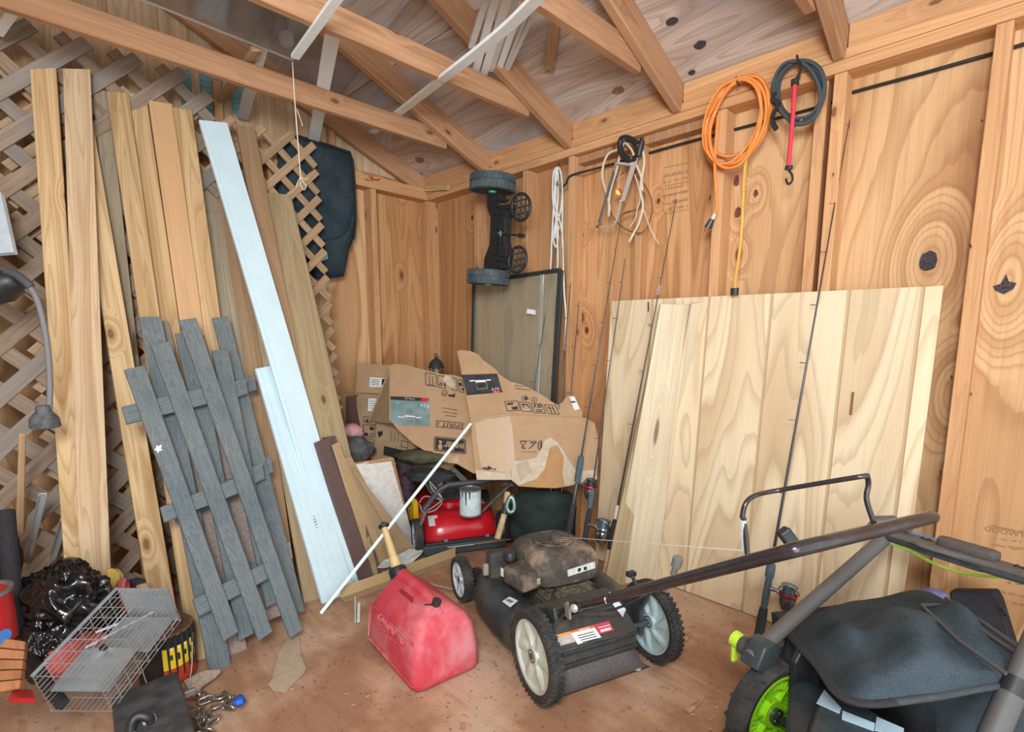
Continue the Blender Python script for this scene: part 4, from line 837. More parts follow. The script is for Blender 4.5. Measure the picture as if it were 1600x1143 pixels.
b.tube([V((gx, gy, .346))+V((-.8, .6, 0))*-.07, V((gx, gy, .353)), V((gx, gy, .346))+V((-.8, .6, 0))*.07], .005, 6)
b.obj('starter_grille', DUSTY, bm_, smooth=50)
B().lathe([(.074, .329), (.0, .3285)], 24, M4.Translation((gx, gy, 0))).obj('grille_well', plain('dark_well', (.012, .01, .009), .9), bm_)
B().cb((0, 0, 0), (.12, .115, .065)).obj('fuel_tank', DUSTY, bm_, M=M4.Translation((EX-.055, .145, .258)) @ M4.Rotation(.25, 4, 'Z'), bev=.012, seg=3, smooth=60)
tq = [L_(*p, 1, .207) for p in ((803, 896), (802, 880), (785, 868), (786, 884))]
B().cb((0, 0, 0), (.085, .003, .030)).obj('tank_label', plain('pale_cyan_label', (.60, .74, .74), .5, noise=.1, nsc=60), bm_, M=M4.Translation((EX-.04, .204, .262)) @ M4.Rotation(.25, 4, 'Z'))
B().cb((0, 0, 0), (.003, .035, .022)).obj('fuel_label', plain('tan_label', (.50, .40, .26), .6, noise=.2, nsc=90), bm_, M=M4.Translation((EX-.117, .115, .258)) @ M4.Rotation(.25, 4, 'Z'))
B().lathe([(.0, .0), (.024, .0), (.024, .022), (.021, .026), (0, .026)], 16, M4.Translation((EX+.03, .165, .29))).obj('fuel_cap', BLK, bm_, smooth=40)
B().cb((0, 0, 0), (.05, .085, .105)).obj('air_filter_box', plain('dusty_black', (.04, .038, .036), .7, dirt=(.2, .16, .12), dirt_amt=.5), bm_, M=M4.Translation((EX+.085, .19, .255)), bev=.014, seg=3, smooth=60)
B().cb((0, 0, 0), (.02, .03, .045)).obj('filter_window', plain('dusty_grey', (.3, .26, .22), .8), bm_, M=M4.Translation((EX+.085, .235, .24)), bev=.006, seg=2)
B().cb((0, 0, 0), (.004, .115, .024)).obj('engine_label', plain('white_engine_label', (.70, .72, .70), .5, noise=.15, nsc=80), bm_, M=M4.Translation((EX-.145, EY-.03, .283)) @ M4.Rotation(-.08, 4, 'X'))
for y in (-.02, -.045): B().cb((0, 0, 0), (.002, .012, .012)).obj('label_symbol', PRINT, bm_, M=M4.Translation((EX-.1475, EY+y, .283)))
B().tube(smoothc([V((EX-.13, .06, .235)), V((EX-.17, .10, .21)), V((EX-.21, .12, .16)), V((.10, .13, .19)), V((.04, .10, .245)), V((-.02, .0, .262)), V((-.05, -.13, .31)), V((-.08, -.16, .335))], 5), .0042, 6).obj('throttle_cable', BLKC, bm_, smooth=60)
BC = [L_(*p, 2, .1955) for p in ((785, 939), (797.5, 948), (809, 938), (796, 932))]
B().add(BC, [(0, 1, 2, 3)]).obj('barcode_sticker', LBL, bm_, sol=.002)
for k in range(5):
    u = .2+.13*k; p = lerp(lerp(BC[0], BC[3], .5), lerp(BC[1], BC[2], .5), u)+V((0, 0, .0012)); B().cb(p, (.003, .016, .001)).obj('barcode_bar', PRINT, bm_)
for x, y, z in ((.14, .19, .205), (.145, -.19, .20)):
    B().cb((0, 0, 0), (.018, .012, .04)).obj('bracket_tab', plain('zinc_tab', (.30, .30, .29), .5, .5), bm_, M=M4.Translation((x, y, z)) @ M4.Rotation(.4, 4, 'Y'), bev=.002)
# handle: U-tube from both shoulders back and up, with hinge knobs, bail and pull cord
hl0 = L_(893, 949, 1, .172); hl1 = L_(1243, 858, 1, .20); hr1 = L_(1462, 806, 1, -.20); hr0 = V((hl0.x+.0, -.172, hl0.z))
path = smoothc([hl0, lerp(hl0, hl1, .5), lerp(hl0, hl1, .93), lerp(hl1, hr1, .06), lerp(hl1, hr1, .5), lerp(hl1, hr1, .94), lerp(hr0, hr1, .93), lerp(hr0, hr1, .5), hr0], 5)
B().tube(path, .0125, 12).obj('handle_tube', TUBEB, bm_, smooth=60)
for h0, s in ((hl0, 1), (hr0, -1)):
    bpt = V((.055, s*.175, .235))
    B().tube([bpt, h0+V((.015, 0, -.005)), lerp(h0, hl1 if s > 0 else hr1, .06)], [.012, .013, .017], 10).obj('hinge_bracket', TUBEB, bm_, smooth=50)
    B().lathe([(0, 0), (.011, 0), (.012, .006), (0, .010)], 14, frame(h0+(hl1-hl0).normalized()*.04+V((-.010, s*.016, .004)), (-.6, s*.8, .1), (0, 0, 1))).obj('hinge_bolt', plain('zinc_bolt', (.55, .60, .60), .4, .6), bm_, smooth=40)
    B().prism([(-.012, -.02), (.012, -.022), (.014, .02), (0, .028), (-.014, .02)], -.004, .004, frame(h0+V((.0, s*.012, -.008)), (0, s, 0), (.2, 0, 1))).obj('wing_clamp', plain('zinc_clamp', (.32, .31, .29), .5, .5), bm_, bev=.002)
kb = L_(1060, 871, 1, -.19); kb0 = L_(1052, 897, 1, -.19); B().tube([kb0, lerp(kb0, kb, .45), lerp(kb0, kb, .5), kb], [.010, .010, .016, .0165], 12).obj('handle_knob', plain('grey_knob', (.20, .20, .19), .7), bm_, smooth=40)
kb = L_(986, 896, 1, -.06); kb0 = L_(1000, 925, 1, -.06); B().tube([kb0, kb], .006, 8).obj('cable_post', BLK, bm_); B().cb(kb, (.02, .03, .016)).obj('cable_stop', BLK, bm_, bev=.003)
def hpt(px, py, t): return BM.inverted() @ D(px, py, t)
tA, tB = (BM @ lerp(hl0, hl1, .78)-CAM).dot(FWD), (BM @ lerp(hl1, hr1, .62)-CAM).dot(FWD)
bl_ = [hpt(1168, 868, tA), hpt(1163, 815, tA), hpt(1160, 806, tA), hpt(1166, 785, tA), hpt(1182, 773, tA+.01), hpt(1220, 765, tA+.03), hpt(1340, 745, tB-.03), hpt(1354, 745, tB-.01), hpt(1357, 757, tB), hpt(1354, 780, tB), hpt(1366, 818, tB)]
B().tube(smoothc(bl_, 5), .0048, 8).obj('control_bail', TUBEB, bm_, smooth=60)
B().cb((0, 0, 0), (.024, .024, .05)).obj('throttle_lever', BLK, bm_, M=frame(hpt(1234, 843, tA+.03), BM.inverted().to_3x3() @ (UPV*.8-RGT*.6), BM.inverted().to_3x3() @ -FWD), bev=.004)
B().tube([V((gx-.03, gy-.078, .346)), hpt(1164, 860, tA+.01)], .0012, 5).obj('starter_cord', WHITEC, bm_)
B().tube([hpt(1164, 860, tA+.01), hpt(1162, 812, tA)], .006, 6).obj('cord_grip', plain('clear_clip', (.5, .6, .62), .4), bm_)
B().tube([hpt(1042, 909, tA-.02)+V((0, 0, 0))] and [lerp(hl0, hl1, .27)+V((0, -.012, .006)), lerp(hl0, hl1, .27)+V((-.004, .0, .017)), lerp(hl0, hl1, .27)+V((0, .014, .0)), lerp(hl0, hl1, .27)+V((.003, .006, -.014))], .002, 5).obj('cable_tie', WHITEC, bm_)
# ---- red push mower at the back
RM = LM((.965, -.46, 0), (-.893, .45, 0))
rm_ = thing('lawn_mower', 'red push mower with folded handle in the far corner under the cardboard', 'lawn mower', M=RM)
for x, s, r in ((.02, 1, .088), (.02, -1, .088), (.44, 1, .085), (.44, -1, .085)):
    mower_wheel(rm_, (x, s*.235, r), (0, s, 0), r, .045, RUB, BLUERIM, 0, 28, .004)
b = B(); b.loft([superl(.26, 0, .285, .205, .045, 6), superl(.26, 0, .29, .212, .06, 6), superl(.265, 0, .28, .205, .125, 5), superl(.275, 0, .262, .195, .165, 4), superl(.29, 0, .225, .165, .185, 3.2), superl(.30, 0, .20, .15, .188, 2.6)])
b.obj('deck', REDP, rm_, smooth=50)
B().loft([superl(.30, .01, .15, .135, .18, 2.2), superl(.30, .01, .15, .135, .205, 2.2), superl(.30, .01, .128, .112, .21, 2.2)]).obj('engine_ring', REDP, rm_, smooth=40)
B().cb((-.055, 0, .036), (.045, .44, .052)).obj('rear_bar', plain('dark_blue_grey_plastic', (.045, .06, .068), .6, noise=.2, nsc=60), rm_, bev=.008, seg=2)
B().cb((-.05, 0, .064), (.03, .42, .016)).obj('rear_skirt', BLK, rm_, bev=.004)
for y in (.10, -.12): B().cb((-.05, y, .074), (.02, .02, .014)).obj('skirt_clip', plain('grey_clip', (.2, .23, .24), .6), rm_, bev=.002)
b = B().cb((.30, .02, .25), (.20, .18, .10)); [b.cb((.30, .02, .215+.014*k), (.215, .20, .005)) for k in range(6)]
b.obj('engine_block', plain('sooty_engine', (.03, .03, .032), .6, noise=.4, nsc=40, dirt=(.12, .11, .10), dirt_amt=.4), rm_, bev=.003)
B().loft([superl(.31, .02, .10, .09, .30, 3), superl(.31, .02, .11, .1, .31, 3), superl(.31, .02, .105, .095, .345, 3), superl(.31, .02, .07, .06, .36, 2.4)]).obj('engine_cover', BLK, rm_, smooth=40)
b = B(); q = [unl(RM, *p, 1, .13) for p in ((652, 780), (669, 778), (669, 770), (652, 771))]
B().cb((.20, .10, .30), (.004, .07, .035)).obj('engine_label', plain('grey_white_label', (.62, .66, .70), .5), rm_)
B().cb((.19, -.125, .182), (.10, .07, .003)).obj('deck_label', plain('silver_label', (.45, .45, .43), .4, noise=.25, nsc=60), rm_, M=M4.Translation((0, 0, .008)))
B().cb((0, 0, 0), (.06, .05, .003)).obj('deck_label', plain('silver_label_pale', (.55, .56, .55), .4), rm_, M=M4.Translation((.03, .15, .158)) @ M4.Rotation(-.75, 4, 'Y'))
B().prism([(.0, .0), (.06, -.02), (.09, .05), (.03, .11), (.0, .09)], 0, .03, M4.Translation((.18, .23, .12)) @ M4.Rotation(PI/2, 4, 'X') @ M4.Rotation(.3, 4, 'Y')).obj('yellow_guard', plain('yellow_plastic', (.80, .50, .02), .45), rm_, bev=.004)
iv = RM.inverted(); W_ = lambda px, py, t: iv @ D(px, py, t)
GTUBE = plain('grimy_grey_tube', (.10, .10, .092), .6, noise=.3, nsc=40)
hl, hr = W_(686, 765, 2.62), W_(803, 748, 2.76)
B().tube([W_(662, 797, 2.56), W_(676, 778, 2.59), hl, W_(700, 757, 2.63), W_(750, 752, 2.69), W_(790, 745, 2.74), hr, W_(806, 757, 2.77)], .014, 10).obj('handle_tube', plain('dusty_dark_tube', (.05, .055, .062), .45), rm_, smooth=60)
for p in ([W_(686, 768, 2.62), W_(668, 792, 2.57), W_(657, 820, 2.53)], [W_(802, 752, 2.76), W_(775, 778, 2.77), W_(748, 804, 2.78)], [W_(795, 751, 2.75), W_(786, 757, 2.75), W_(804, 758, 2.77)]): B().tube(p, .008, 8).obj('handle_leg', GTUBE, rm_, smooth=60)
for k, p in enumerate(([(655, 785, 2.60), (665, 775, 2.6), (690, 782, 2.6), (680, 796, 2.6), (662, 800, 2.58), (656, 788, 2.6)], [(664, 800, 2.58), (690, 780, 2.6), (676, 765, 2.6), (672, 752, 2.62), (690, 776, 2.6)], [(640, 722, 2.85), (660, 745, 2.75), (675, 770, 2.65), (692, 780, 2.6)])):
    B().tube(smoothc([W_(*q) for q in p], 5), .0035 if k < 2 else .009, 6).obj('control_cable' if k < 2 else 'upper_handle', plain('pale_grey_cable', (.32, .31, .29), .6) if k < 2 else GTUBE, rm_, smooth=60)
stick('paint_stick', RM @ V((-.082, .10, .05)), RM @ V((-.082, -.04, .05)), .032, .003, (-.3, 0, 1), LBL, label='white end of flat stick lying on the rear bar of the red mower', cat='strip')
stick('wood_strip', RM @ V((-.081, -.045, .051)), RM @ V((-.081, -.24, .051)), .028, .004, (-.3, 0, 1), PALEPINE, label='pale wood strip lying on the rear bar of the red mower', cat='strip')
# paint can on the red deck
pc = RM @ V((.14, -.10, .192)); pc = D(735, 803, 2.70)
cn = thing('paint_can', 'white paint can with dark drips standing on the red mower', 'can', pc)
CANW = plain('can_white_paper', (.62, .76, .76), .5, noise=.08, nsc=30, dirt=(.35, .38, .36), dirt_amt=.4, dsc=20)
B().lathe([(0, 0), (.056, 0), (.056, .135), (.054, .135)], 28, cap=False).obj('can_body', CANW, cn, smooth=40)
b = B(); b.lathe([(.056, 0), (.058, .002), (.058, .007), (.0555, .009)], 28, cap=False); b.lathe([(.0555, .130), (.058, .133), (.058, .139), (.052, .139), (.050, .132), (0, .132)], 28, cap=False); b.obj('can_rim', plain('grey_tin', (.35, .37, .37), .4, .6), cn, smooth=40)
for a, h in ((-1.9, .05), (-1.1, .07), (-.75, .04), (-1.45, .03)): B().tube([(.0565*math.cos(a), .0565*math.sin(a), .135), (.0568*math.cos(a+.02), .0568*math.sin(a+.02), .135-h)], [.005, .002], 6).obj('paint_drip', BLK, cn)
# ---- green battery mower with grass bag (lower right)
LIME = plain('lime_plastic', (.36, .80, .02), .35, spec=.5)
LIME2 = plain('lime_knob', (.55, .85, .06), .35)
GDECK = plain('blue_black_plastic', (.032, .042, .048), .45, noise=.15, nsc=60, dirt=(.10, .13, .14), dirt_amt=.35, dsc=9, bump=.15)
axd = V((.945, -.314, 0)).normalized(); gr = V((.314, .945, 0)).normalized()
GM = LM(V((2.836, -.86, 0)), -gr)     # local x to the front (towards the door), y to its left
gm_ = thing('lawn_mower', 'black battery mower with lime green wheel and fabric grass bag at the lower right', 'lawn mower', M=GM)
gi = GM.inverted(); gl = lambda w: gi @ V(w)
GP = lambda px, py, c: PL(px, py, axd, c)
wcn = gl(Z(1204, 1112, .14)); Yl = wcn.y; sgn = 1 if Yl > 0 else -1
mower_wheel(gm_, wcn, (0, -sgn, 0), .14, .06, RUB, LIME, 2, 18, .003)
mower_wheel(gm_, (wcn.x, -wcn.y, .14), (0, sgn, 0), .14, .06, RUB, LIME, 2, 18, .003)
mower_wheel(gm_, (wcn.x+.60, wcn.y, .10), (0, sgn, 0), .10, .05, RUB, LIME, 0, 18, .003)
mower_wheel(gm_, (wcn.x+.60, -wcn.y, .10), (0, -sgn, 0), .10, .05, RUB, LIME, 0, 18, .003)
B().tube([wcn-V((0, sgn*.035, 0)), wcn-V((0, sgn*.06, 0)), (wcn.x, 0, .14)], [.012, .008, .008], 8).obj('rear_axle', BLK, gm_)
# deck shell
s = sgn
def gdeck(y0, y1, x0, x1, ztop, zbot, inset):
    return [(x0, y0, zbot), (x1, y0, zbot), (x1, y1, zbot), (x0, y1, zbot), (x0+.01, y0-inset*(1 if y0 > y1 else -1), ztop), (x1-.05, y0-inset*(1 if y0 > y1 else -1), ztop), (x1-.05, y1+inset*(1 if y0 > y1 else -1), ztop), (x0+.01, y1+inset*(1 if y0 > y1 else -1), ztop)]
plan = [(-.06, -.188), (.0, -.185), (.168, -.078), (.62, -.078), (.62, .19), (-.06, .19)]
B().prism(plan, .06, .245).obj('deck', GDECK, gm_, bev=.012, seg=3, smooth=60)
hp0 = [(-.03, -.12), (.01, -.115), (.19, -.03), (.55, -.03), (.55, .15), (-.03, .15)]; hp1 = [(.0, -.095), (.025, -.085), (.187, -.015), (.5, -.015), (.5, .13), (.0, .13)]
B().loft([[(x, y, .24) for x, y in hp0], [(x, y, .30) for x, y in hp1]]).obj('motor_hood', GDECK, gm_, bev=.006, seg=2, smooth=60)
for sd_ in (s, -s):
    B().prism([(-.10, .10), (-.03, .10), (-.02, .2), (-.015, .30), (-.04, .33), (-.08, .28)], 0, .018, M4.Translation((wcn.x, sd_*.188+.009, 0)) @ M4.Rotation(PI/2, 4, 'X')).obj('side_plate', BLK, gm_, bev=.004)
# striped decals on the hood: thin printed lines
DECAL = plain('pale_blue_print', (.50, .68, .78), .5)
c6 = lambda x, y: (1120+.225*x, 980+.225*y)
def decal(poly, n):
    a, b2, c2, d2 = [V((*c6(*p), 0)) for p in poly]; bb_ = B(); pl_n = V((0, 0, 1))
    for k in range(n):
        u0, u1 = k/n, (k+.5)/n
        q = [lerp(a, d2, u0), lerp(b2, c2, u0), lerp(b2, c2, u1), lerp(a, d2, u1)]
        P_ = [gl(Z(p.x, p.y, .3035)) for p in q]; i = len(bb_.v); bb_.add(P_, [(0, 1, 2, 3)])
    bb_.obj('striped_decal', DECAL, gm_, kind='stuff', sol=.001)
decal([(745, 432), (865, 560), (850, 600), (688, 530)], 8); decal([(872, 575), (1098, 665), (1090, 722), (868, 640)], 8); decal([(1110, 620), (1300, 700), (1290, 760), (1095, 720)], 8)
# handle: pivots, two tubes, console
pA = GP(1185, 1014, 2.71); A1 = GP(1385, 838, 2.71); pB = GP(1530, 1195, 3.12); B1 = GP(1634, 960, 3.12)
pA2 = lerp(pA, A1, -.06)
B().tube([gl(pA2), gl(lerp(pA, A1, .97))], .0195, 14).obj('handle_tube', GREYT, gm_, smooth=60)
B().tube([gl(lerp(pB, B1, -.2)), gl(lerp(pB, B1, .52)), gl(lerp(pB, B1, .521)), gl(lerp(pB, B1, 1.9))], [.0235, .0235, .0205, .0205], 14).obj('handle_tube', GREYT, gm_, smooth=60)
B().tube([gl(lerp(pB, B1, .46)), gl(lerp(pB, B1, .56))], .0255, 14).obj('tube_collar', BLK, gm_, smooth=40)
for p0, sd_, nm in ((pA, s, 0), (pB, -s, 1)):
    o = gl(p0); Mh = frame(o-V((0, sd_*.01, .012)), (0, sd_, 0), (-.6, 0, .8))
    B().prism([(-.035, -.03), (.03, -.04), (.04, .02), (.015, .045), (-.03, .04)], -.025, .03, Mh).obj('pivot_housing', GDECK, gm_, bev=.006, seg=2, smooth=60)
    B().lathe([(0, .03), (.026, .03), (.027, .045), (.024, .058), (0, .06)], 18, Mh).obj('pivot_cap', plain('dark_grey_cap', (.08, .085, .09), .5), gm_, smooth=40)
    if nm == 0:
        kq = Mh @ V((.0, -.0, .062)); B().tube([kq-V((0, sd_*.012, 0)), kq+V((0, sd_*.022, .004))], .022, 16).obj('lime_knob', LIME2, gm_, smooth=40)
        B().cb((0, 0, 0), (.02, .012, .055)).obj('lime_lever', LIME2, gm_, M=M4.Translation(kq+V((.006, sd_*.014, -.03))), bev=.005)
        br = [gl(Z(*p, .30)) for p in (c6(370, 90), c6(490, 45), c6(470, 130), c6(380, 165))]
        B().add(br+[q-V((0, 0, .02)) for q in br], [(0, 1, 2, 3), (7, 6, 5, 4)]+[(i, 4+i, 4+(i+1) % 4, (i+1) % 4) for i in range(4)]).obj('pivot_bracket', BLK, gm_, bev=.002)
# console (crossbar)
cA = GP(1384, 836, 2.705); cz = cA.z; cdir = axd.copy(); cL = .50
CMt = M4(((cdir.x, -gr.x, 0, cA.x), (cdir.y, -gr.y, 0, cA.y), (0, 0, 1, cA.z+.016), (0, 0, 0, 1))) @ M4.Diagonal((1, .72, 1, 1))   # x along bar, y to the door side
W4 = lambda vs: [gl(CMt @ V(p)) for p in vs]
def cprism(name, poly, z0, z1, mat, **k):
    n_ = len(poly); vs = W4([(x, y, z0) for x, y in poly]+[(x, y, z1) for x, y in poly]); B().add(vs, [tuple(range(n_-1, -1, -1)), tuple(range(n_, 2*n_))]+[(i, (i+1) % n_, n_+(i+1) % n_, n_+i) for i in range(n_)]).obj(name, mat, gm_, **k)
CONS = plain('dusty_console_top', (.125, .115, .105), .65, noise=.12, nsc=60)
cprism('console', [(-.035, -.02), (0, -.04), (cL, -.04), (cL+.03, -.02), (cL+.03, .03), (cL-.08, .045), (cL-.1, .035), (.20, .035), (.18, .05), (.1, .052), (.08, .035), (-.02, .03)], -.016, .004, CONS, bev=.006, seg=2, smooth=60)
cprism('front_lip', [(.0, .034), (.075, .036), (.095, .05), (.11, .056), (.24, .058), (.262, .036), (cL, .036), (cL, .046), (.25, .06), (.0, .046)], -.020, -.006, GDECK, bev=.004)
cprism('switch_box', [(.125, -.03), (.14, -.042), (.245, -.042), (.26, -.03), (.255, .008), (.24, .016), (.14, .016), (.128, .008)], .002, .026, plain('console_box', (.10, .092, .085), .6, noise=.1, nsc=60), bev=.005, seg=2, smooth=60)
cprism('blue_sheen_bar', [(.02, -.06), (.11, -.058), (.11, -.045), (.02, -.045)], -.006, .006, plain('blue_grey_bar', (.14, .24, .38), .3), bev=.003)
B().tube([gl(CMt @ V(p)) for p in ((-.035, .01, -.01), (-.03, -.02, .012), (.0, -.035, .02), (.05, -.04, .015))], [.02, .022, .022, .014], 12).obj('bar_elbow', plain('grey_elbow', (.13, .125, .12), .55), gm_, smooth=60)
for x in (.085, .10, .29, .305): B().tube([gl(CMt @ V((x, -.01, .004))), gl(CMt @ V((x+.006, -.008, .010))), gl(CMt @ V((x+.012, -.01, .004)))], .0022, 5).obj('cable_clip', BLK, gm_)
wire('lime_cord', None, None, [GP(1388, 846, 2.72), Y(1420, 860, -.30), Y(1460, 880, -.30), Y(1500, 893, -.30), Y(1545, 900, -.31), Y(1600, 901, -.33), Y(1680, 905, -.36)], .0045, plain('lime_cord', (.48, .80, .10), .45), gm_)
# grass bag
FAB = None
def fabric(name, col, col2, wv=420):
    t = NT(name); tc = t.n('TexCoord').outputs['Object']
    w1 = t.math('SINE', t.math('MULTIPLY', t.n('SeparateXYZ', None, _0=tc).outputs[0], float(wv*3))); w2 = t.math('SINE', t.math('MULTIPLY', t.n('SeparateXYZ', None, _0=tc).outputs[1], float(wv*3)))
    nz = t.n('TexNoise', None, Vector=tc, Scale=9.0, Detail=4.0).outputs[0]; sp = t.n('TexNoise', None, Vector=tc, Scale=400.0, Detail=1.0).outputs[0]
    c = t.mix(t.rng(nz, .35, .65), col, col2); c = t.mix(t.math('MULTIPLY', t.rng(sp, .5, .7), .4), c, sc(col2, 2.2))
    return t.out(c, .85, t.math('ADD', t.math('MULTIPLY', w1, w2), sp), .35, .001, spec=.2)
BAGF = fabric('blue_black_bag_fabric', (.030, .046, .058), (.050, .070, .084))
rows = [[(1228, 985, .30), (1280, 1042, .345), (1330, 1097, .375), (1440, 1092, .385), (1560, 1072, .385), (1660, 1070, .37)],
        [(1222, 972, .27), (1295, 1000, .355), (1370, 1040, .415), (1460, 1045, .425), (1560, 1048, .41), (1650, 1050, .39)],
        [(1214, 962, .22), (1300, 970, .33), (1380, 985, .40), (1450, 975, .425), (1540, 1005, .42), (1640, 1030, .40)],
        [(1205, 956, .165), (1290, 947, .275), (1370, 934, .34), (1437, 921, .385), (1500, 950, .415), (1610, 1018, .41)]]
G4 = [[gl(Z(*p)) for p in r] for r in rows]
def catm(P, t):
    m = len(P)-1; x = min(max(t*m, 0), m-1e-6); i = int(x); u = x-i; g = lambda j: P[max(0, min(m, j))]
    p0, p1, p2, p3 = g(i-1), g(i), g(i+1), g(i+2); return .5*((2*p1)+(p2-p0)*u+(2*p0-5*p1+4*p2-p3)*u*u+(3*p1-p0-3*p2+p3)*u*u*u)
from mathutils import noise as NZ
def bagpt(u, v):
    p = catm([catm(r, v) for r in G4], u); e = min(u, 1-u, v, 1-v)*4; e = min(1, e)
    p = p+V((0, 0, e*(.050*NZ.noise(p*6)-.035*abs(NZ.noise(p*9+V((3, 0, 0))))+.014*math.sin(18*v+9*u)*math.sin(PI*u)+.010*NZ.noise(p*20)+.02))); return p
nu, nv = 26, 40; b = B(); top = [[bagpt(i/nu, j/nv) for j in range(nv+1)] for i in range(nu+1)]
b.add([p for r in top for p in r], [(i*(nv+1)+j, i*(nv+1)+j+1, (i+1)*(nv+1)+j+1, (i+1)*(nv+1)+j) for i in range(nu) for j in range(nv)])
rim = [top[0][j] for j in range(nv+1)]+[top[i][nv] for i in range(1, nu+1)]+[top[nu][j] for j in range(nv-1, -1, -1)]+[top[i][0] for i in range(nu-1, 0, -1)]
n_ = len(rim); cen = sum(rim, V())/n_
kf = lambda i: max(0, min(1, (nv+6-i)/6)) if i > nv else 1
low = [V((lerp(p.x, cen.x, lerp(.10, .75, kf(i))), lerp(p.y, cen.y, lerp(.06, .25, kf(i))), max(.07, p.z-.22))) for i, p in enumerate(rim)]; mid = [lerp(a, b2, lerp(.5, .7, kf(i)))+V((0, 0, .10*kf(i))) for i, (a, b2) in enumerate(zip(rim, low))]
k0 = len(b.v); b.add(rim+mid+low, [(i, (i+1) % n_, n_+(i+1) % n_, n_+i) for i in range(n_)]+[(n_+i, n_+(i+1) % n_, 2*n_+(i+1) % n_, 2*n_+i) for i in range(n_)]+[tuple(2*n_+i for i in range(n_))])
bagob = b.obj('grass_bag', BAGF, gm_, smooth=70, tri=True)
bb2 = bmesh.new(); bb2.from_mesh(bagob.data); bmesh.ops.recalc_face_normals(bb2, faces=bb2.faces); bb2.to_mesh(bagob.data); bb2.free()
B().tube([p+V((0, 0, .003)) for p in top[0][:nv//2+2]], .015, 8, flat=.45).obj('bag_binding', plain('black_webbing', (.03, .034, .038), .85, noise=.2, nsc=200), bagob, smooth=60)
B().tube([p+V((0, 0, .002)) for p in top[0][nv//2:]], .009, 8, flat=.8).obj('elastic_hem', plain('dark_elastic', (.045, .055, .062), .8, noise=.25, nsc=200), bagob, smooth=60)
for pts in ([(1590, 1021, .44), (1505, 965, .45), (1486, 944, .445), (1440, 945, .455), (1448, 953, .455), (1500, 1002, .455), (1540, 1030, .45), (1572, 1052, .445)], [(1478, 934, .44), (1492, 943, .45), (1540, 975, .45), (1600, 1018, .45)]):
    B().tube([gl(Z(*p)) for p in pts], .0045, 8).obj('wire_frame', plain('grey_frame_wire', (.07, .072, .075), .5), bagob, smooth=60)
PURP = plain('purple_cloth', (.16, .17, .36), .8, noise=.2, nsc=60)
pr = [Y(1419, 926, -.14), Y(1430, 922, -.13), Y(1450, 917, -.12), Y(1470, 920, -.12), Y(1482, 930, -.13), Y(1488, 944, -.15), Y(1470, 950, -.18), Y(1430, 940, -.18)]
co = sum(pr, V())/8; vs = []
rings = [[co+(p-co)*k+V((0, -.02*(1-k), .015*(1-k))) for p in pr] for k in (1, .75, .4, .1)]
B().loft([[p-co+V((0, .06, -.04)) for p in rings[0]]]+[[p-co for p in r] for r in rings]).obj('purple_cloth', PURP, label='bluish purple cloth showing behind the grass bag of the green mower', cat='cloth', M=M4.Translation(co), smooth=180)
bxp = [Y(1482, 924, -.06), Y(1553, 925, -.06), Y(1561, 940, -.06), Y(1584, 1015, -.09), Y(1500, 1010, -.09)]
co = sum(bxp, V())/5; fr_ = [p-co for p in bxp]; bk = [p+V((.01, .05, .0)) for p in fr_]
pch = B().add(fr_+bk, [(0, 1, 2, 3, 4), (9, 8, 7, 6, 5)]+[(i, 5+i, 5+(i+1) % 5, (i+1) % 5) for i in range(5)]).obj('black_pouch', plain('black_nylon', (.014, .014, .022), .7, noise=.3, nsc=80), label='flat black fabric pouch against the right wall behind the grass bag', cat='bag', M=M4.Translation(co), bev=.006)
B().tube([p-co for p in (Y(1560, 947, -.065), Y(1568, 952, -.07), Y(1574, 960, -.07), Y(1570, 962, -.07))], .004, 6).obj('pouch_loop', BLK, pch)
# ------------------------------------------------------------------ cardboard and clutter in the corner
CARD = plain('cardboard', (.47, .305, .17), .8, noise=.06, nsc=14, bump=.12, bsc=80, dirt=(.40, .25, .14), dirt_amt=.4, dsc=4)
CARDD = plain('cardboard_shaded', (.40, .275, .155), .85, noise=.08, nsc=14, dirt=(.29, .20, .11), dirt_amt=.5, dsc=5)  # darker card: shade on the lower box and folded flap put into the colour
TORN = plain('torn_paper_liner', (.58, .50, .37), .9, noise=.12, nsc=26, bump=.3, bsc=140)
FLUTE = plain('bare_orange_liner', (.47, .265, .115), .85, noise=.06, nsc=30)
TAPE = plain('glossy_tape', (.56, .41, .27), .25, noise=.03, spec=.6)
PHOTOP = plain('dark_photo_print', (.045, .05, .055), .3, noise=.25, nsc=25, spec=.5)
PHOTOG = plain('teal_grey_photo_print', (.20, .30, .30), .25, noise=.25, nsc=12, spec=.5)
GRILLG = plain('grey_grill_print', (.32, .34, .34), .4)
RIBBON = plain('red_print', (.65, .03, .05), .4)
class Pl:
    """a sheet plane through three pixel/depth points; pt(px, py, off) puts a pixel on it"""
    def __init__(s, a, b, c):
        A, B_, C_ = D(*a), D(*b), D(*c); s.n = (B_-A).cross(C_-A).normalized(); s.n = s.n if s.n.dot(CAM-A) > 0 else -s.n; s.c = s.n.dot(A)
    def pt(s, p, off=0): return PL(p[0], p[1], s.n, s.c+off)
def sheet(name, outline, pl, th, mat, parent, off=0, **k):
    P = [pl.pt(p, off) for p in outline]; Q = [p-pl.n*th for p in P]; n = len(P)
    b = B().add(P+Q, [tuple(range(n)), tuple(range(2*n-1, n-1, -1))]+[(i, n+i, n+(i+1) % n, (i+1) % n) for i in range(n)])
    o = b.obj(name, mat, parent, world=True, **k)
    bm = bmesh.new(); bm.from_mesh(o.data); bmesh.ops.triangulate(bm, faces=[f for f in bm.faces if len(f.verts) > 4]); bmesh.ops.recalc_face_normals(bm, faces=bm.faces); bm.to_mesh(o.data); bm.free()
    return o
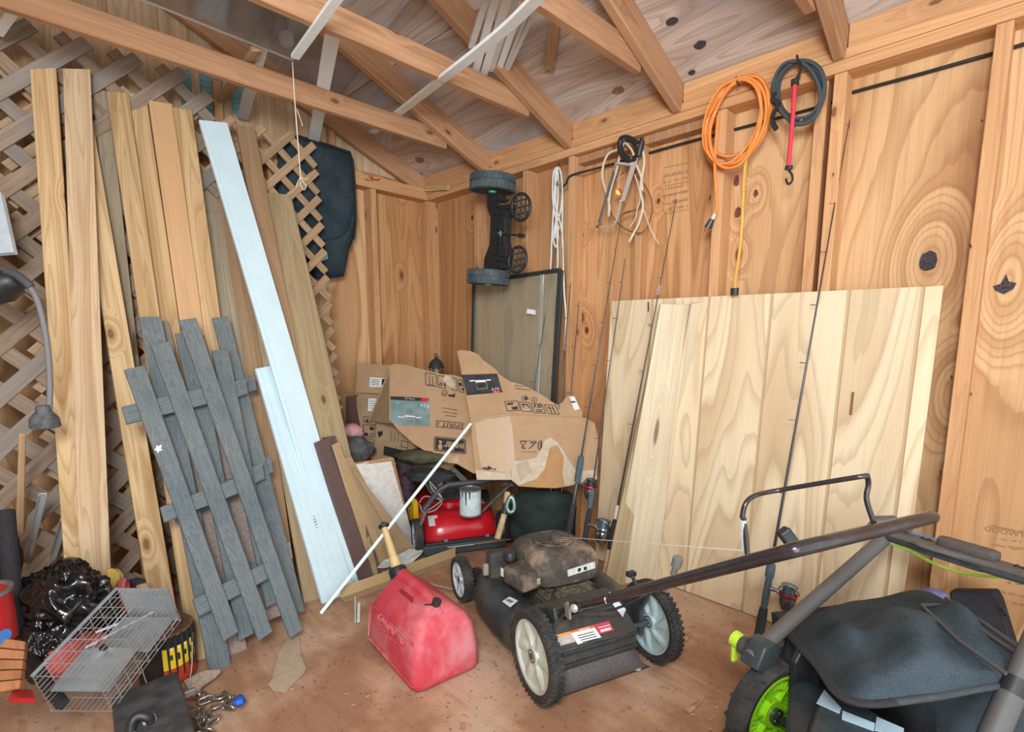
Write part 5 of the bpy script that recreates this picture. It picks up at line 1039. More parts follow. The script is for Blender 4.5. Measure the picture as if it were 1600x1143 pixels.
def ptext(s, a, b, hpx, pl, mat, parent, off=.002, name='print', bold=0):
    """print running from pixel a to pixel b on plane pl, letters hpx pixels tall"""
    A, B_ = pl.pt(a, off), pl.pt(b, off); x = (B_-A); L = x.length; x.normalize(); y = pl.n.cross(x); m = (A+B_)/2
    size = hpx*L/max(1, math.dist(a, b))*1.35
    M = M4(((x.x, y.x, pl.n.x, m.x), (x.y, y.y, pl.n.y, m.y), (x.z, y.z, pl.n.z, m.z), (0, 0, 0, 1)))
    o = text(name, s, size, M, mat, parent, .0003, bold=bold)
    xs = [v.co.x for v in o.data.vertices]; wdt = max(xs)-min(xs)
    o.matrix_basis = o.matrix_basis @ M4.Diagonal((L/max(wdt, 1e-6), 1, 1, 1)); return o
def pframe(px, pl, parent, mat, wpx=1.0, off=.002, name='print_frame'):
    b = B(); n = len(px)
    for i in range(n):
        a, c = pl.pt(px[i], off), pl.pt(px[(i+1) % n], off); d = (c-a).normalized(); s_ = d.cross(pl.n)*wpx*.0017; b.add([a-s_, c-s_, c+s_, a+s_], [(0, 1, 2, 3)])
    return b.obj(name, mat, parent, world=True, sol=.0004)
def pq(name, px, pl, mat, parent, off=.002): return B().add([pl.pt(p, off) for p in px], [tuple(range(len(px)))]).obj(name, mat, parent, world=True, sol=.0006)
# box standing at the back
PB = Pl((558, 600, 3.14), (616, 600, 3.06), (570, 708, 3.02))
bx = thing('cardboard_box', 'brown cardboard box with white shipping labels standing against the left wall', 'box', D(600, 720, 3.1))
fr_px = [(560, 567), (586, 569), (617, 572), (640, 574), (700, 600), (735, 640), (700, 735), (640, 738), (600, 728), (569, 712), (563, 668), (557, 632), (558, 615)]
sheet('front_panel', [(557, 614), (640, 618), (735, 640), (735, 700), (700, 735), (640, 738), (600, 728), (569, 712), (563, 668), (557, 632)], PB, .006, CARDD, bx)
sheet('upper_panel', [(560, 567), (566, 566), (586, 569), (617, 572), (640, 574), (640, 617), (557, 613)], PB, .006, CARD, bx, .004)
cA_, cB_ = PB.pt((560, 568)), PB.pt((569, 712)); dep = -PB.n*.28
B().add([cA_, cB_, cB_+dep, cA_+dep], [(0, 1, 2, 3)]).obj('side_panel', CARDD, bx, world=True, sol=.006)
tA_, tB_ = PB.pt((560, 567)), PB.pt((640, 574)); B().add([tA_, tB_, tB_+dep, tA_+dep], [(0, 1, 2, 3)]).obj('top_flap', CARD, bx, world=True, sol=.006)
c7 = lambda x, y: (540+.16627*x, 550+.16627*y)
for nm, px in (('shipping_label', [c7(230, 235), c7(385, 245), c7(380, 330), c7(225, 325)]), ('shipping_label', [c7(215, 432), c7(330, 440), c7(325, 560), c7(208, 552)])):
    lb_ = pq(nm, px, PB, LBL, bx, .0055)
    for k in range(4): a, b_ = lerp(V((*px[0], 0)), V((*px[3], 0)), .2+.18*k), lerp(V((*px[1], 0)), V((*px[2], 0)), .2+.18*k); pq('label_line', [(lerp(a.x, b_.x, .08), a.y), (lerp(a.x, b_.x, .55), lerp(a.y, b_.y, .5)), (lerp(a.x, b_.x, .55), lerp(a.y, b_.y, .5)+.7), (lerp(a.x, b_.x, .08), a.y+.7)], PB, PRINT, bx, .0066)
    a, b_ = V((*px[1], 0)), V((*px[2], 0)); pq('barcode', [(a.x-7, a.y+1), (a.x-2, a.y+1), (b_.x-2, b_.y-4), (b_.x-7, b_.y-4)], PB, PRINT, bx, .0066)
for q in ([(170, 605), (290, 615), (285, 685), (170, 655)], [(165, 680), (280, 690), (275, 800), (165, 790)], [(165, 805), (270, 825), (270, 865), (165, 845)], [(525, 830), (590, 845), (580, 900), (520, 885)]): pframe([c7(*p) for p in q], PB, bx, PRINT)
for q in ([(185, 640), (215, 625), (230, 655), (190, 655)], [(175, 755), (212, 760), (212, 785), (175, 780)], [(225, 700), (270, 705), (262, 735), (228, 730)], [(180, 825), (262, 845), (262, 852), (180, 832)], [(300, 745), (350, 740), (345, 780), (310, 800)]): pq('pictogram', [c7(*p) for p in q], PB, PRINT, bx)
ptext('20', c7(225, 772), c7(268, 776), 5, PB, PRINT, bx)
for k in range(3): ptext('||||||||||', c7(432+32*k, 742+8*k), c7(428+32*k, 830+8*k), 2, PB, PRINT, bx)
bl2 = pq('black_label', [c7(362, 880), c7(580, 930), c7(560, 1070), c7(480, 1050), c7(435, 985), c7(355, 965)], PB, PRINT, bx, .003)
pq('barcode_label', [c7(498, 948), c7(572, 975), c7(560, 1050), c7(488, 1030)], PB, plain('pale_green_label', (.45, .62, .55), .5), bx, .0042)
for k in range(6): pq('barcode_bar', [c7(505+9*k, 985+3*k), c7(509+9*k, 986+3*k), c7(503+9*k, 1022+3*k), c7(499+9*k, 1021+3*k)], PB, PRINT, bx, .0052)
# left torn sheet with the upside-down print
P1 = Pl((612, 572, 2.98), (735, 600, 2.86), (700, 720, 2.72))
s1 = thing('cardboard_sheet', 'torn cardboard carton panel with upside-down black print and teal picture, left of the pair', 'cardboard', D(660, 725, 2.8))
sheet('carton_panel', [c7(410, 130), c7(450, 110), c7(560, 115), c7(640, 140), c7(780, 175), c7(900, 205), c7(1000, 212), (735, 592), (742, 650), (744, 738), c7(1205, 1140), c7(1050, 1050), c7(935, 1030), c7(830, 980), c7(640, 860), c7(500, 735), c7(440, 665), c7(412, 640)], P1, .006, CARD, s1)
P1b = Pl((612, 572, 2.98), (612, 650, 2.86), (576, 658, 3.05))
sheet('side_flap', [c7(415, 135), c7(425, 240), c7(412, 640), c7(440, 668), c7(215, 648)], P1b, .006, CARDD, s1)
def fold(a, b, mat, pl, par, off=.0035): B().tube([pl.pt(p, off-.002) for p in (a, b)], .004, 6).obj('fold_edge', mat, par, world=True)
fold(c7(215, 648), c7(425, 140), CARD, P1b, s1); fold(c7(420, 140), c7(414, 640), CARD, P1, s1)
pq('teal_picture', [c7(412, 412), c7(790, 430), c7(792, 695), c7(520, 690), c7(440, 655), c7(410, 630)], P1, PHOTOG, s1, .0015)
pq('picture_band', [c7(412, 412), c7(710, 427), c7(712, 458), c7(412, 445)], P1, PHOTOP, s1, .0025)
pq('red_flag', [c7(708, 427), c7(788, 431), c7(770, 466), c7(712, 464)], P1, RIBBON, s1, .003)
ptext('NATURAL GAS', c7(650, 440), c7(560, 434), 1.6, P1, LBL, s1, .0032); ptext('E-310', c7(780, 508), c7(706, 494), 5.5, P1, LBL, s1, .003)
for q in ([(555, 590), (655, 600), (655, 612), (555, 604)], [(490, 602), (552, 606), (552, 614), (490, 612)], [(660, 608), (715, 612), (715, 620), (660, 618)]): pq('grill_print', [c7(*p) for p in q], P1, LBL, s1, .003)
for q in ([(545, 500), (640, 508), (648, 585), (550, 580)], [(560, 625), (650, 630), (640, 690), (560, 685)]): pframe([c7(*p) for p in q], P1, s1, GRILLG, 1.3, .0028)
for q in ([(748, 192), (848, 208), (855, 322), (755, 308)], [(865, 218), (935, 228), (940, 340), (872, 330)], [(990, 240), (1040, 248), (1048, 360), (1000, 352)], [(1058, 258), (1100, 265), (1112, 378), (1068, 370)]): pframe([c7(*p) for p in q], P1, s1, PRINT)
for q in ([(782, 222), (788, 222), (796, 300), (790, 300)], [(812, 226), (818, 226), (824, 304), (818, 304)], [(775, 300), (830, 308), (830, 313), (775, 305)], [(1062, 285), (1090, 290), (1095, 320), (1068, 315)], [(1085, 340), (1108, 344), (1110, 360), (1090, 356)]): pq('pictogram', [c7(*p) for p in q], P1, PRINT, s1)
ptext('10', c7(940, 303), c7(886, 298), 6, P1, PRINT, s1, bold=.0006)
for cx, cy in ((928, 385),): pframe([c7(cx+26*math.cos(a), cy+28*math.sin(a)) for a in [2*PI*k/14 for k in range(14)]], P1, s1, PRINT, .9)
ptext('PE', c7(946, 390), c7(912, 384), 4, P1, PRINT, s1); pq('pictogram', [c7(960, 395), c7(1000, 400), c7(1030, 385), c7(1025, 425), c7(970, 415)], P1, PRINT, s1)
pq('torn_patch', [c7(940, 215), c7(990, 235), c7(1030, 300), c7(1010, 340), c7(945, 300), c7(915, 250)], P1, TORN, s1, .0025)
for k, (a, b_) in enumerate((((1052, 545), (900, 520)), ((1054, 578), (905, 555)), ((1040, 605), (935, 590)))): ptext('WARNING THIS PRODUCT', c7(*a), c7(*b_), 2.2, P1, PRINT, s1)
ptext('SPIRIT II', c7(1108, 695), c7(848, 668), 7.2, P1, PRINT, s1); pframe([c7(846, 640), c7(1108, 665), c7(1108, 668), c7(846, 643)], P1, s1, PRINT, .5); pframe([c7(848, 698), c7(1108, 722), c7(1108, 725), c7(848, 701)], P1, s1, PRINT, .5)
lg = [c7(845, 790), c7(1110, 815), c7(1130, 840), c7(1133, 950), c7(1115, 957), c7(840, 925), c7(828, 905), c7(832, 800)]
pq('logo_plate', lg, P1, PRINT, s1, .0015); pframe([c7(852, 800), c7(1105, 824), c7(1120, 845), c7(1122, 940), c7(1108, 945), c7(850, 915), c7(838, 900), c7(842, 812)], P1, s1, CARD, .8, .0025)
ptext('weber', c7(1116, 890), c7(928, 868), 14, P1, CARD, s1, .0025, bold=.0012)
pq('logo_kettle', [c7(868, 880), c7(880, 862), c7(905, 866), c7(912, 888), c7(903, 912), c7(886, 916), c7(872, 905)], P1, CARD, s1, .0025); pq('logo_kettle', [c7(874, 828), c7(908, 832), c7(898, 862), c7(884, 860)], P1, CARD, s1, .0025)
P1c = P1
pq('tape_strip', [c7(975, 965), c7(1060, 975), c7(1060, 1040), c7(960, 1040)], P1, TAPE, s1, .002)
# right torn sheet, folded, resting on the red mower handle
c8 = lambda x, y: (710+.20122*x, 540+.20122*y)
P2 = Pl((735, 653, 2.69), (937, 650, 2.595), (716, 547, 2.82)); P3 = Pl((735, 653, 2.69), (937, 650, 2.595), (745, 745, 2.64))
s2 = thing('cardboard_sheet', 'large torn cardboard carton panel with upright pictograms and grey picture, right of the pair', 'cardboard', D(830, 750, 2.66))
sheet('upper_panel', [c8(*p) for p in ((20, 40), (60, 32), (130, 42), (190, 68), (220, 108), (270, 145), (325, 185), (345, 218), (430, 275), (520, 300), (590, 330), (660, 370), (720, 405), (750, 430), (800, 455), (840, 440), (860, 405), (890, 385), (935, 392), (960, 450), (992, 505), (995, 550), (960, 556), (860, 548), (700, 545), (440, 530), (240, 550), (125, 575), (100, 440), (40, 130))], P2, .006, CARD, s2)
sheet('lower_panel', [c8(*p) for p in ((125, 575), (240, 552), (440, 532), (700, 547), (860, 550), (1020, 560), (1090, 600), (1115, 720), (1118, 900), (1100, 1040), (1020, 1060), (880, 1090), (780, 1105), (650, 1100), (500, 1090), (440, 1040), (175, 1040), (160, 950), (135, 700))], P3, .006, CARD, s2)
fold(c8(125, 573), c8(440, 532), TAPE, P3, s2, .004); fold(c8(440, 532), c8(995, 556), CARD, P3, s2, .002)
pq('tape_patch', [c8(160, 600), c8(250, 570), c8(430, 545), c8(450, 640), c8(472, 900), c8(430, 990), c8(210, 950), c8(180, 780)], P3, TAPE, s2, .0015)
sheet('torn_liner', [c8(*p) for p in ((440, 985), (470, 895), (560, 885), (640, 865), (680, 790), (700, 735), (745, 712), (800, 750), (835, 800), (870, 860), (945, 970), (1100, 965), (1110, 1035), (1000, 1060), (860, 1085), (840, 1000), (850, 860), (800, 770), (740, 790), (700, 960), (640, 1030), (560, 1060), (500, 1085), (445, 1040))], P3, .004, TORN, s2, .003)
sheet('bare_liner', [c8(*p) for p in ((505, 1088), (640, 1030), (700, 960), (738, 790), (800, 768), (840, 830), (850, 960), (855, 1085), (780, 1104), (650, 1100))], P3, .003, FLUTE, s2, .0015)
sheet('torn_liner', [c8(*p) for p in ((165, 965), (260, 975), (430, 990), (445, 1040), (175, 1040))], P3, .003, TORN, s2, .0025)
for k in range(9): pq('flute_ridge', [c8(480+10*k, 920-4*k), c8(484+10*k, 920-4*k), c8(520+10*k, 1055-10*k), c8(516+10*k, 1055-10*k)], P3, CARDD, s2, .0038)
pq('grey_picture', [c8(58, 225), c8(332, 215), c8(372, 358), c8(95, 382)], P2, PHOTOP, s2, .0015)
pq('picture_band', [c8(92, 366), c8(372, 345), c8(374, 360), c8(96, 383)], P2, PRINT, s2, .0025); pq('red_flag', [c8(296, 350), c8(352, 346), c8(358, 360), c8(300, 366)], P2, RIBBON, s2, .003)
for q, m in (([(162, 232), (228, 230), (234, 250), (166, 254)], BLK), ([(118, 268), (158, 265), (160, 274), (120, 278)], LBL), ([(162, 268), (242, 264), (244, 280), (164, 284)], LBL), ([(246, 262), (282, 260), (284, 268), (248, 272)], LBL), ([(172, 298), (240, 292), (244, 314), (176, 320)], PRINT)): pq('grill_print', [c8(*p) for p in q], P2, m, s2, .003)
pframe([c8(170, 284), c8(246, 280), c8(256, 330), c8(180, 336)], P2, s2, GRILLG, .8, .003)
ptext('E-310', c8(292, 338), c8(346, 332), 4.5, P2, LBL, s2, .003); ptext('4.1', c8(310, 358), c8(345, 355), 1.8, P2, LBL, s2, .0036)
for q in ([(390, 432), (490, 428), (512, 500), (410, 505)], [(503, 436), (580, 438), (604, 512), (525, 508)], [(596, 446), (680, 452), (710, 525), (620, 518)], [(698, 456), (784, 464), (815, 532), (730, 526)]): pframe([c8(*p) for p in q], P2, s2, PRINT)
ptext('10', c8(612, 466), c8(672, 470), 6, P2, PRINT, s2, bold=.0008)
for q in ([(405, 445), (455, 440), (458, 455), (410, 460)], [(440, 475), (490, 470), (495, 492), (455, 495)], [(520, 450), (570, 452), (574, 462), (524, 460)], [(528, 460), (536, 460), (542, 480), (534, 480)], [(566, 462), (574, 462), (584, 482), (576, 482)], [(630, 492), (682, 494), (684, 500), (632, 498)], [(632, 504), (686, 506), (688, 513), (634, 510)], [(728, 470), (736, 470), (762, 522), (754, 522)], [(755, 472), (763, 472), (790, 525), (782, 525)], [(720, 478), (770, 482), (772, 487), (722, 483)]): pq('pictogram', [c8(*p) for p in q], P2, PRINT, s2)
for cx, cy in ((545, 405), (620, 418)): pframe([c8(cx+24*math.cos(a), cy+18*math.sin(a)) for a in [2*PI*k/14 for k in range(14)]], P2, s2, PRINT, .8)
pq('pictogram', [c8(535, 400), c8(560, 395), c8(580, 415), c8(545, 418)], P2, PRINT, s2); ptext('22', c8(608, 418), c8(632, 420), 4, P2, PRINT, s2)
ptext('MADE IN', c8(465, 308), c8(545, 316), 2.6, P2, PRINT, s2); ptext('FABRIQUE A', c8(468, 330), c8(590, 344), 2.6, P2, PRINT, s2)
lb2 = pq('white_sticker', [c8(895, 395), c8(930, 392), c8(975, 490), c8(930, 500)], P2, LBL, s2, .003); pq('barcode', [c8(903, 430), c8(938, 428), c8(942, 440), c8(908, 442)], P2, PRINT, s2, .004)
ptext('RICE', c8(512, 733), c8(632, 736), 2, P3, PRINT, s2) if False else None
for a, b_, c_ in (((510, 742), (560, 742), (520, 790)), ((580, 800), (640, 745), (590, 750))): pframe([c8(*p) for p in (a, b_, c_, (c_[0]+30, c_[1]+10))], P3, s2, PRINT, 1.2)
for q in ([(516, 735), (632, 738), (632, 741), (516, 738)], [(520, 820), (640, 822), (640, 825), (520, 823)]): pq('print_line', [c8(*p) for p in q], P3, PRINT, s2)
pframe([c8(676+26*math.cos(a), 775+38*math.sin(a)) for a in [.5*PI+PI*k/8 for k in range(9)]], P3, s2, PRINT, 1.6); pq('pictogram', [c8(664, 755), c8(682, 755), c8(682, 800), c8(668, 800)], P3, PRINT, s2)
for q in ([(205, 948), (250, 940), (245, 962)], [(245, 962), (262, 930), (300, 952), (270, 962)], [(290, 958), (325, 950), (320, 964)]): pq('torn_hole', [c8(*p) for p in q], P3, KNOT, s2, .002)
# lantern, cloths, bags behind
IRON = plain('dark_iron', (.045, .045, .048), .6, .3, noise=.2)
ln = thing('lantern', 'small dark metal lantern with domed roof standing behind the cardboard', 'lantern', D(682, 600, 3.2))
b = B(); 
for k in range(6): a = 2*PI*k/6; b.tube([(.036*math.cos(a), .036*math.sin(a), .012), (.036*math.cos(a), .036*math.sin(a), .105)], .0035, 6)
b.obj('cage', IRON, ln); B().lathe([(0, 0), (.045, 0), (.045, .012), (0, .012)], 12).obj('base', IRON, ln)
B().lathe([(.050, .100), (.046, .112), (.036, .135), (.022, .150), (.010, .156), (.006, .165), (0, .166)], 12).obj('roof', IRON, ln, smooth=40)
B().tube([(.012*math.cos(a), 0, .176+.010*math.sin(a)) for a in [2*PI*k/12 for k in range(12)]], .003, 6, True).obj('ring', IRON, ln)
B().lathe([(.024, .012), (.024, .1)], 12, cap=False).obj('glass', glass('lantern_glass', (.5, .52, .5), .4), ln)
def lump(name, label, cat, px, py, t, rx, ry, rz_, mat, amp=.25, seed=1, group=None, fr=9, e=1.0, nu_=22, nv_=14, sm=180, ridge=.25):
    c = D(px, py, t); b = B(); R3 = M4(((RGT.x, -FWD.x, 0, 0), (RGT.y, -FWD.y, 0, 0), (0, 0, 1, 0), (0, 0, 0, 1)))
    rings = []
    for j in range(nv_+1):
        th_ = PI*(j+.001)/(nv_+.002); rr = []
        for i in range(nu_):
            ph = 2*PI*i/nu_; d = V((math.sin(th_)*math.cos(ph), math.sin(th_)*math.sin(ph), -math.cos(th_)))
            k = 1+amp*NZ.noise(d*1.7+V((seed, 0, 0)))+amp*.5*NZ.noise(d*fr*.6+V((0, seed, 0)))+amp*ridge*abs(NZ.noise(d*fr+V((seed, seed, 0))))
            pw = lambda q: math.copysign(abs(q)**e, q); rr.append(R3.to_3x3() @ V((pw(d.x)*rx*k, pw(d.y)*ry*k, pw(d.z)*rz_*k)))
        rings.append(rr)
    return b.loft(rings).obj(name, mat, label=label, cat=cat, group=group, M=M4.Translation(c), smooth=sm)
lump('pink_cushion', 'faded pink bundle against the left wall below the brown cardboard box', 'cloth', 548, 674, 2.98, .075, .06, .045, plain('faded_pink', (.62, .33, .34), .85, noise=.25, nsc=20), .2, 3)
lump('grey_bundle', 'dark grey dusty stuffed bundle below the pink bundle', 'cloth', 556, 703, 2.88, .09, .07, .075, plain('dusty_dark_grey', (.10, .105, .11), .9, noise=.35, nsc=40, dirt=(.22, .20, .17), dirt_amt=.5), .25, 8)
DARKB = wood('dark_brown_offcut', (.12, .065, .05), (.08, .045, .035), 12, fine=.3)
quad_board('wood_offcut', [D(540, 668, 3.12), D(560, 668, 3.10), D(560, 616, 3.12), D(540, 620, 3.14)], .03, DARKB, label='dark brown wood offcut standing on the left wall beside the cardboard box', cat='wood offcut')
OLIVE = plain('dark_olive_cloth', (.075, .075, .042), .9, noise=.3, nsc=20)
lump('folded_tarp', 'dark olive folded tarp lying under the left cardboard panel behind the red mower', 'tarp', 668, 712, 2.80, .16, .10, .038, OLIVE, .3, 5)
lump('folded_tarp', 'black folded cloth below the olive tarp on top of the red mower engine', 'tarp', 672, 742, 2.72, .12, .08, .035, plain('black_cloth', (.028, .032, .034), .9, noise=.3, nsc=30), .35, 11)
lump('purple_bag', 'dark plum bag wedged between white board and red mower', 'bag', 634, 752, 2.84, .055, .06, .13, plain('plum_cloth', (.055, .032, .045), .9, noise=.4, nsc=40), .3, 14)
lump('black_garment_bag', 'black mesh fabric bin standing under the right cardboard panel behind the mowers', 'bag', 848, 812, 2.64, .165, .07, .150, fabric('dark_green_black_mesh', (.012, .020, .018), (.03, .042, .038), 300), .08, 21, e=.45, nu_=32, nv_=20)
stick('grey_green_strut', D(634, 722, 2.92), D(690, 768, 2.72), .022, .02, (0, -1, 0), plain('grey_green_paint', (.16, .19, .16), .6, noise=.2), label='grey green metal strut slanting down behind the red mower handle', cat='strut')
stick('grey_green_strut', D(696, 722, 2.88), D(728, 752, 2.78), .022, .02, (0, -1, 0), plain('grey_green_paint_light', (.20, .225, .185), .6, noise=.2), label='short grey green strut under the torn edge of the left cardboard panel', cat='strut')
# wooden-handled tool and shackle by the red mower
tl_ = thing('hand_tool', 'hand tool with pale wooden handle standing between red and black mowers', 'tool', D(777, 842, 2.36))
B().tube([D(777, 842, 2.36), D(788, 803, 2.40)], [.015, .014], 10).obj('wooden_handle', plain('worn_wood_handle', (.50, .38, .20), .7, noise=.15, nsc=40), tl_, world=True, smooth=50)
B().tube([D(788, 803, 2.40), D(790, 796, 2.405), D(791, 786, 2.41)], [.016, .02, .016], 10).obj('dark_ferrule', plain('dark_green_iron', (.03, .05, .045), .5, .4), tl_, world=True, smooth=50)
B().tube([D(791, 786, 2.41), D(793, 769, 2.43)], .014, 10).obj('handle_end', plain('worn_wood_end', (.47, .38, .20), .7), tl_, world=True)
B().tube(smoothc([D(797, 800, 2.38), D(792, 793, 2.38), D(794, 783, 2.38), D(799, 776, 2.38), D(803, 785, 2.38), D(803, 796, 2.38)], 5, True), .011, 8, True).obj('snap_shackle', plain('green_grey_steel', (.25, .38, .36), .3, .8), label='shiny grey green steel shackle hanging beside the wooden tool handle', cat='shackle', smooth=60)
# ------------------------------------------------------------------ red fuel can
REDCAN = plain('dusty_red_plastic', (.56, .05, .075), .5, noise=.06, nsc=12, dirt=(.70, .30, .33), dirt_amt=.75, dsc=4, bump=.08)
uL = (Z(574, 1006)-Z(648, 1092)); vR = (Z(745, 1036)-Z(648, 1092)); N0 = Z(648, 1092)
ux, vy = uL.normalized(), V((-uL.y, uL.x, 0)).normalized()
if vy.dot(vR) < 0: vy = -vy
LU, LV = uL.length, vR.dot(vy)
FM = M4(((ux.x, vy.x, 0, N0.x), (ux.y, vy.y, 0, N0.y), (0, 0, 1, 0), (0, 0, 0, 1)))
fc = thing('fuel_can', 'dusty red plastic gasoline can with tan spout on the floor before the black mower', 'fuel can', M=FM)
def rr(u0, u1, v0, v1, z, r=.035, n=5):
    out = []
    for cu, cv, a0 in ((u1-r, v1-r, 0), (u0+r, v1-r, 90), (u0+r, v0+r, 180), (u1-r, v0+r, 270)):
        for k in range(n+1): a = R(a0+90*k/n); out.append((cu+r*math.cos(a), cv+r*math.sin(a), z))
    return out
b = B(); b.loft([rr(.02, LU-.02, .02, LV-.02, .0), rr(.004, LU-.004, .004, LV-.004, .012), rr(.0, LU, 0, LV, .03), rr(.004, LU-.006, .004, LV-.004, .10), rr(.014, LU-.012, .014, LV-.014, .165), rr(.028, LU-.018, .032, LV-.030, .196), rr(.055, LU-.022, .070, LV-.068, .226, .03), rr(.075, LU-.024, .090, LV-.090, .240, .026), rr(.09, LU-.028, .100, LV-.100, .245, .02)], True)
b.obj('tank', REDCAN, fc, smooth=50)
B().tube([(.055, LV*.5, .205), (.09, LV*.5, .232), (.17, LV*.5, .246), (LU-.10, LV*.5, .250), (LU-.05, LV*.5, .243)], [.018, .020, .018, .020, .028], 12).obj('grip', REDCAN, fc, smooth=60)
B().loft([[(.12, .058, .2135), (LU-.11, .058, .2135), (LU-.12, .084, .2385), (.16, .084, .2385)], [(.12, .060, .2115), (LU-.11, .060, .2115), (LU-.12, .086, .2365), (.16, .086, .2365)]]).obj('grip_hollow_shade', plain('red_shade_plastic', (.30, .02, .03), .6, noise=.15), fc, bev=.002)  # thin darker plate on the tank: shade of the hollow put into its colour
for (p, q) in (((.012, -.001, .035), (LU-.02, -.001, .035)), ((.02, .010, .165), (LU-.03, .012, .165)), ((LU-.012, .001, .04), (LU-.022, .010, .165))): B().tube([p, q], .0035, 6).obj('moulded_rib', REDCAN, fc)
Tm = M4(((-1, 0, 0, LU*.50), (0, .075, -1, .0075), (0, 1, .075, .148), (0, 0, 0, 1)))
text('embossed_word', 'GASOLINE', .036, Tm, plain('pink_embossed_plastic', (.62, .14, .16), .5), fc, .003, world=False, sx=1.15)
for k in range(5):
    Tk = M4(((-1, 0, 0, LU*.50), (0, .05, -1, .0055-.0004*k), (0, 1, .05, .118-.018*k), (0, 0, 0, 1)))
    text('embossed_line', ('DANGER EXTREMELY FLAMMABLE', 'VAPORS CAN EXPLODE', 'HARMFUL IF SWALLOWED', 'KEEP OUT OF REACH', 'OF CHILDREN')[k], .013, Tk, REDCAN, fc, .0015, world=False)
vc = (.075, LV*.5-.004, .240)
B().lathe([(.0, .0), (.013, 0), (.015, .004), (.015, .018), (.012, .022), (0, .022)], 12, M4.Translation(vc) @ M4.Rotation(-.5, 4, 'Y')).obj('vent_cap', BLK, fc, smooth=40); B().tube([V(vc)+V((0, -.01, .002)), V(vc)+V((.02, -.03, -.002))], .004, 6).obj('cap_strap', BLK, fc)
fi = FM.inverted(); n0 = fi @ Z(624, 905, .305); n1 = fi @ Z(622, 880, .335)
nk = V((LU-.07, LV*.5, .312)); 
for tt in range(40):   # neck sits where the photo shows the collar
    pass
nk = fi @ PL(625, 903, vy, vy.dot(N0)+LV*.5); tp = fi @ PL(600, 822, vy, vy.dot(N0)+LV*.5)
dsp = (tp-nk).normalized()
B().tube([nk-dsp*.03, nk-dsp*.004], [.036, .030], 14).obj('neck', REDCAN, fc, smooth=60)
Mc = frame(nk, dsp, (0, 1, 0)); b = B().lathe([(0, 0), (.030, 0), (.031, .004), (.031, .036), (.028, .042), (.018, .044), (0, .044)], 24, Mc)
for k in range(24): b.cb((0, 0, 0), (.003, .004, .034), Mc @ M4.Rotation(2*PI*k/24, 4, 'Z') @ M4.Translation((0, .0315, .019)))
b.obj('collar', BLK, fc, smooth=35)
TANP = plain('tan_spout_plastic', (.62, .46, .22), .5, noise=.05)
Ls = (tp-nk).length; prof = [(.0195, .040), (.0185, .075), (.0165, .082)]
for k in range(13): z = .085+k*(Ls-.14)/13; prof += [(.0165-.0002*k, z), (.0135-.0002*k, z+.004), (.0165-.0002*k, z+.008)]
prof += [(.0125, Ls-.045), (.0115, Ls-.005), (0, Ls-.004)]
B().lathe(prof, 16, Mc).obj('spout', TANP, fc, smooth=40)
b = B().lathe([(0, Ls-.006), (.013, Ls-.006), (.022, Ls-.002), (.022, Ls+.006), (.012, Ls+.012), (.008, Ls+.016), (0, Ls+.016)], 8, Mc); b.obj('spout_cap', BLK, fc)
# ------------------------------------------------------------------ hanging fabric bag on the left wall
c9 = lambda x, y: (300+.24505*x, 170+.24505*y)
HB = fabric('dark_navy_bag', (.020, .034, .043), (.036, .056, .068), 360)
out = [(560, 260), (610, 215), (660, 175), (720, 188), (870, 232), (1005, 278), (1022, 330), (1036, 500), (1042, 720), (1030, 830), (1000, 900), (985, 985), (968, 1068), (880, 1082), (800, 1078), (740, 990), (640, 760), (540, 520)]
hc = X(500, 330, .09); HP = [X(*c9(*p), .112) for p in out]; n_ = len(HP); cen = sum(HP, V())/n_
vs = []
rgs = [[p+V((-.045, 0, 0)) for p in HP], HP]
for k, dx in ((.90, .022), (.70, .034), (.45, .030), (.2, .024)):
    rgs.append([cen+(p-cen)*k+V((dx+.010*NZ.noise(p*9), 0, .004*NZ.noise(p*20))) for p in HP])
hb = thing('hanging_bag', 'dark navy fabric grass catcher bag hanging on the left wall behind the lattice edge', 'bag', hc)
B().loft(rgs).obj('bag_body', HB, hb, world=True, smooth=70)
BIND = plain('black_webbing_edge', (.02, .022, .025), .8, noise=.2, nsc=120)
B().tube([p+V((.004, 0, 0)) for p in HP[2:10]], .007, 8).obj('bag_binding', BIND, hb, world=True, smooth=60)
for pts in ([(975, 565), (1000, 580), (1000, 700), (960, 800), (880, 832), (790, 838)], [(1030, 690), (1000, 800), (900, 900), (830, 905)], [(975, 580), (965, 660), (985, 740)]):
    B().tube(smoothc([X(*c9(*p), .142) for p in pts], 5), .010, 8, flat=.5).obj('fabric_fold', HB, hb, world=True, smooth=60)
q = [X(*c9(*p), .152) for p in ((805, 930), (858, 910), (868, 955), (812, 978))]; B().add(q, [(0, 1, 2, 3)]).obj('care_label', plain('grey_care_label', (.42, .47, .50), .6), hb, world=True, sol=.001)
B().tube(smoothc([X(*c9(*p), .11) for p in ((660, 178), (690, 172), (715, 190))], 4), .004, 6).obj('hang_loop', BIND, hb, world=True)
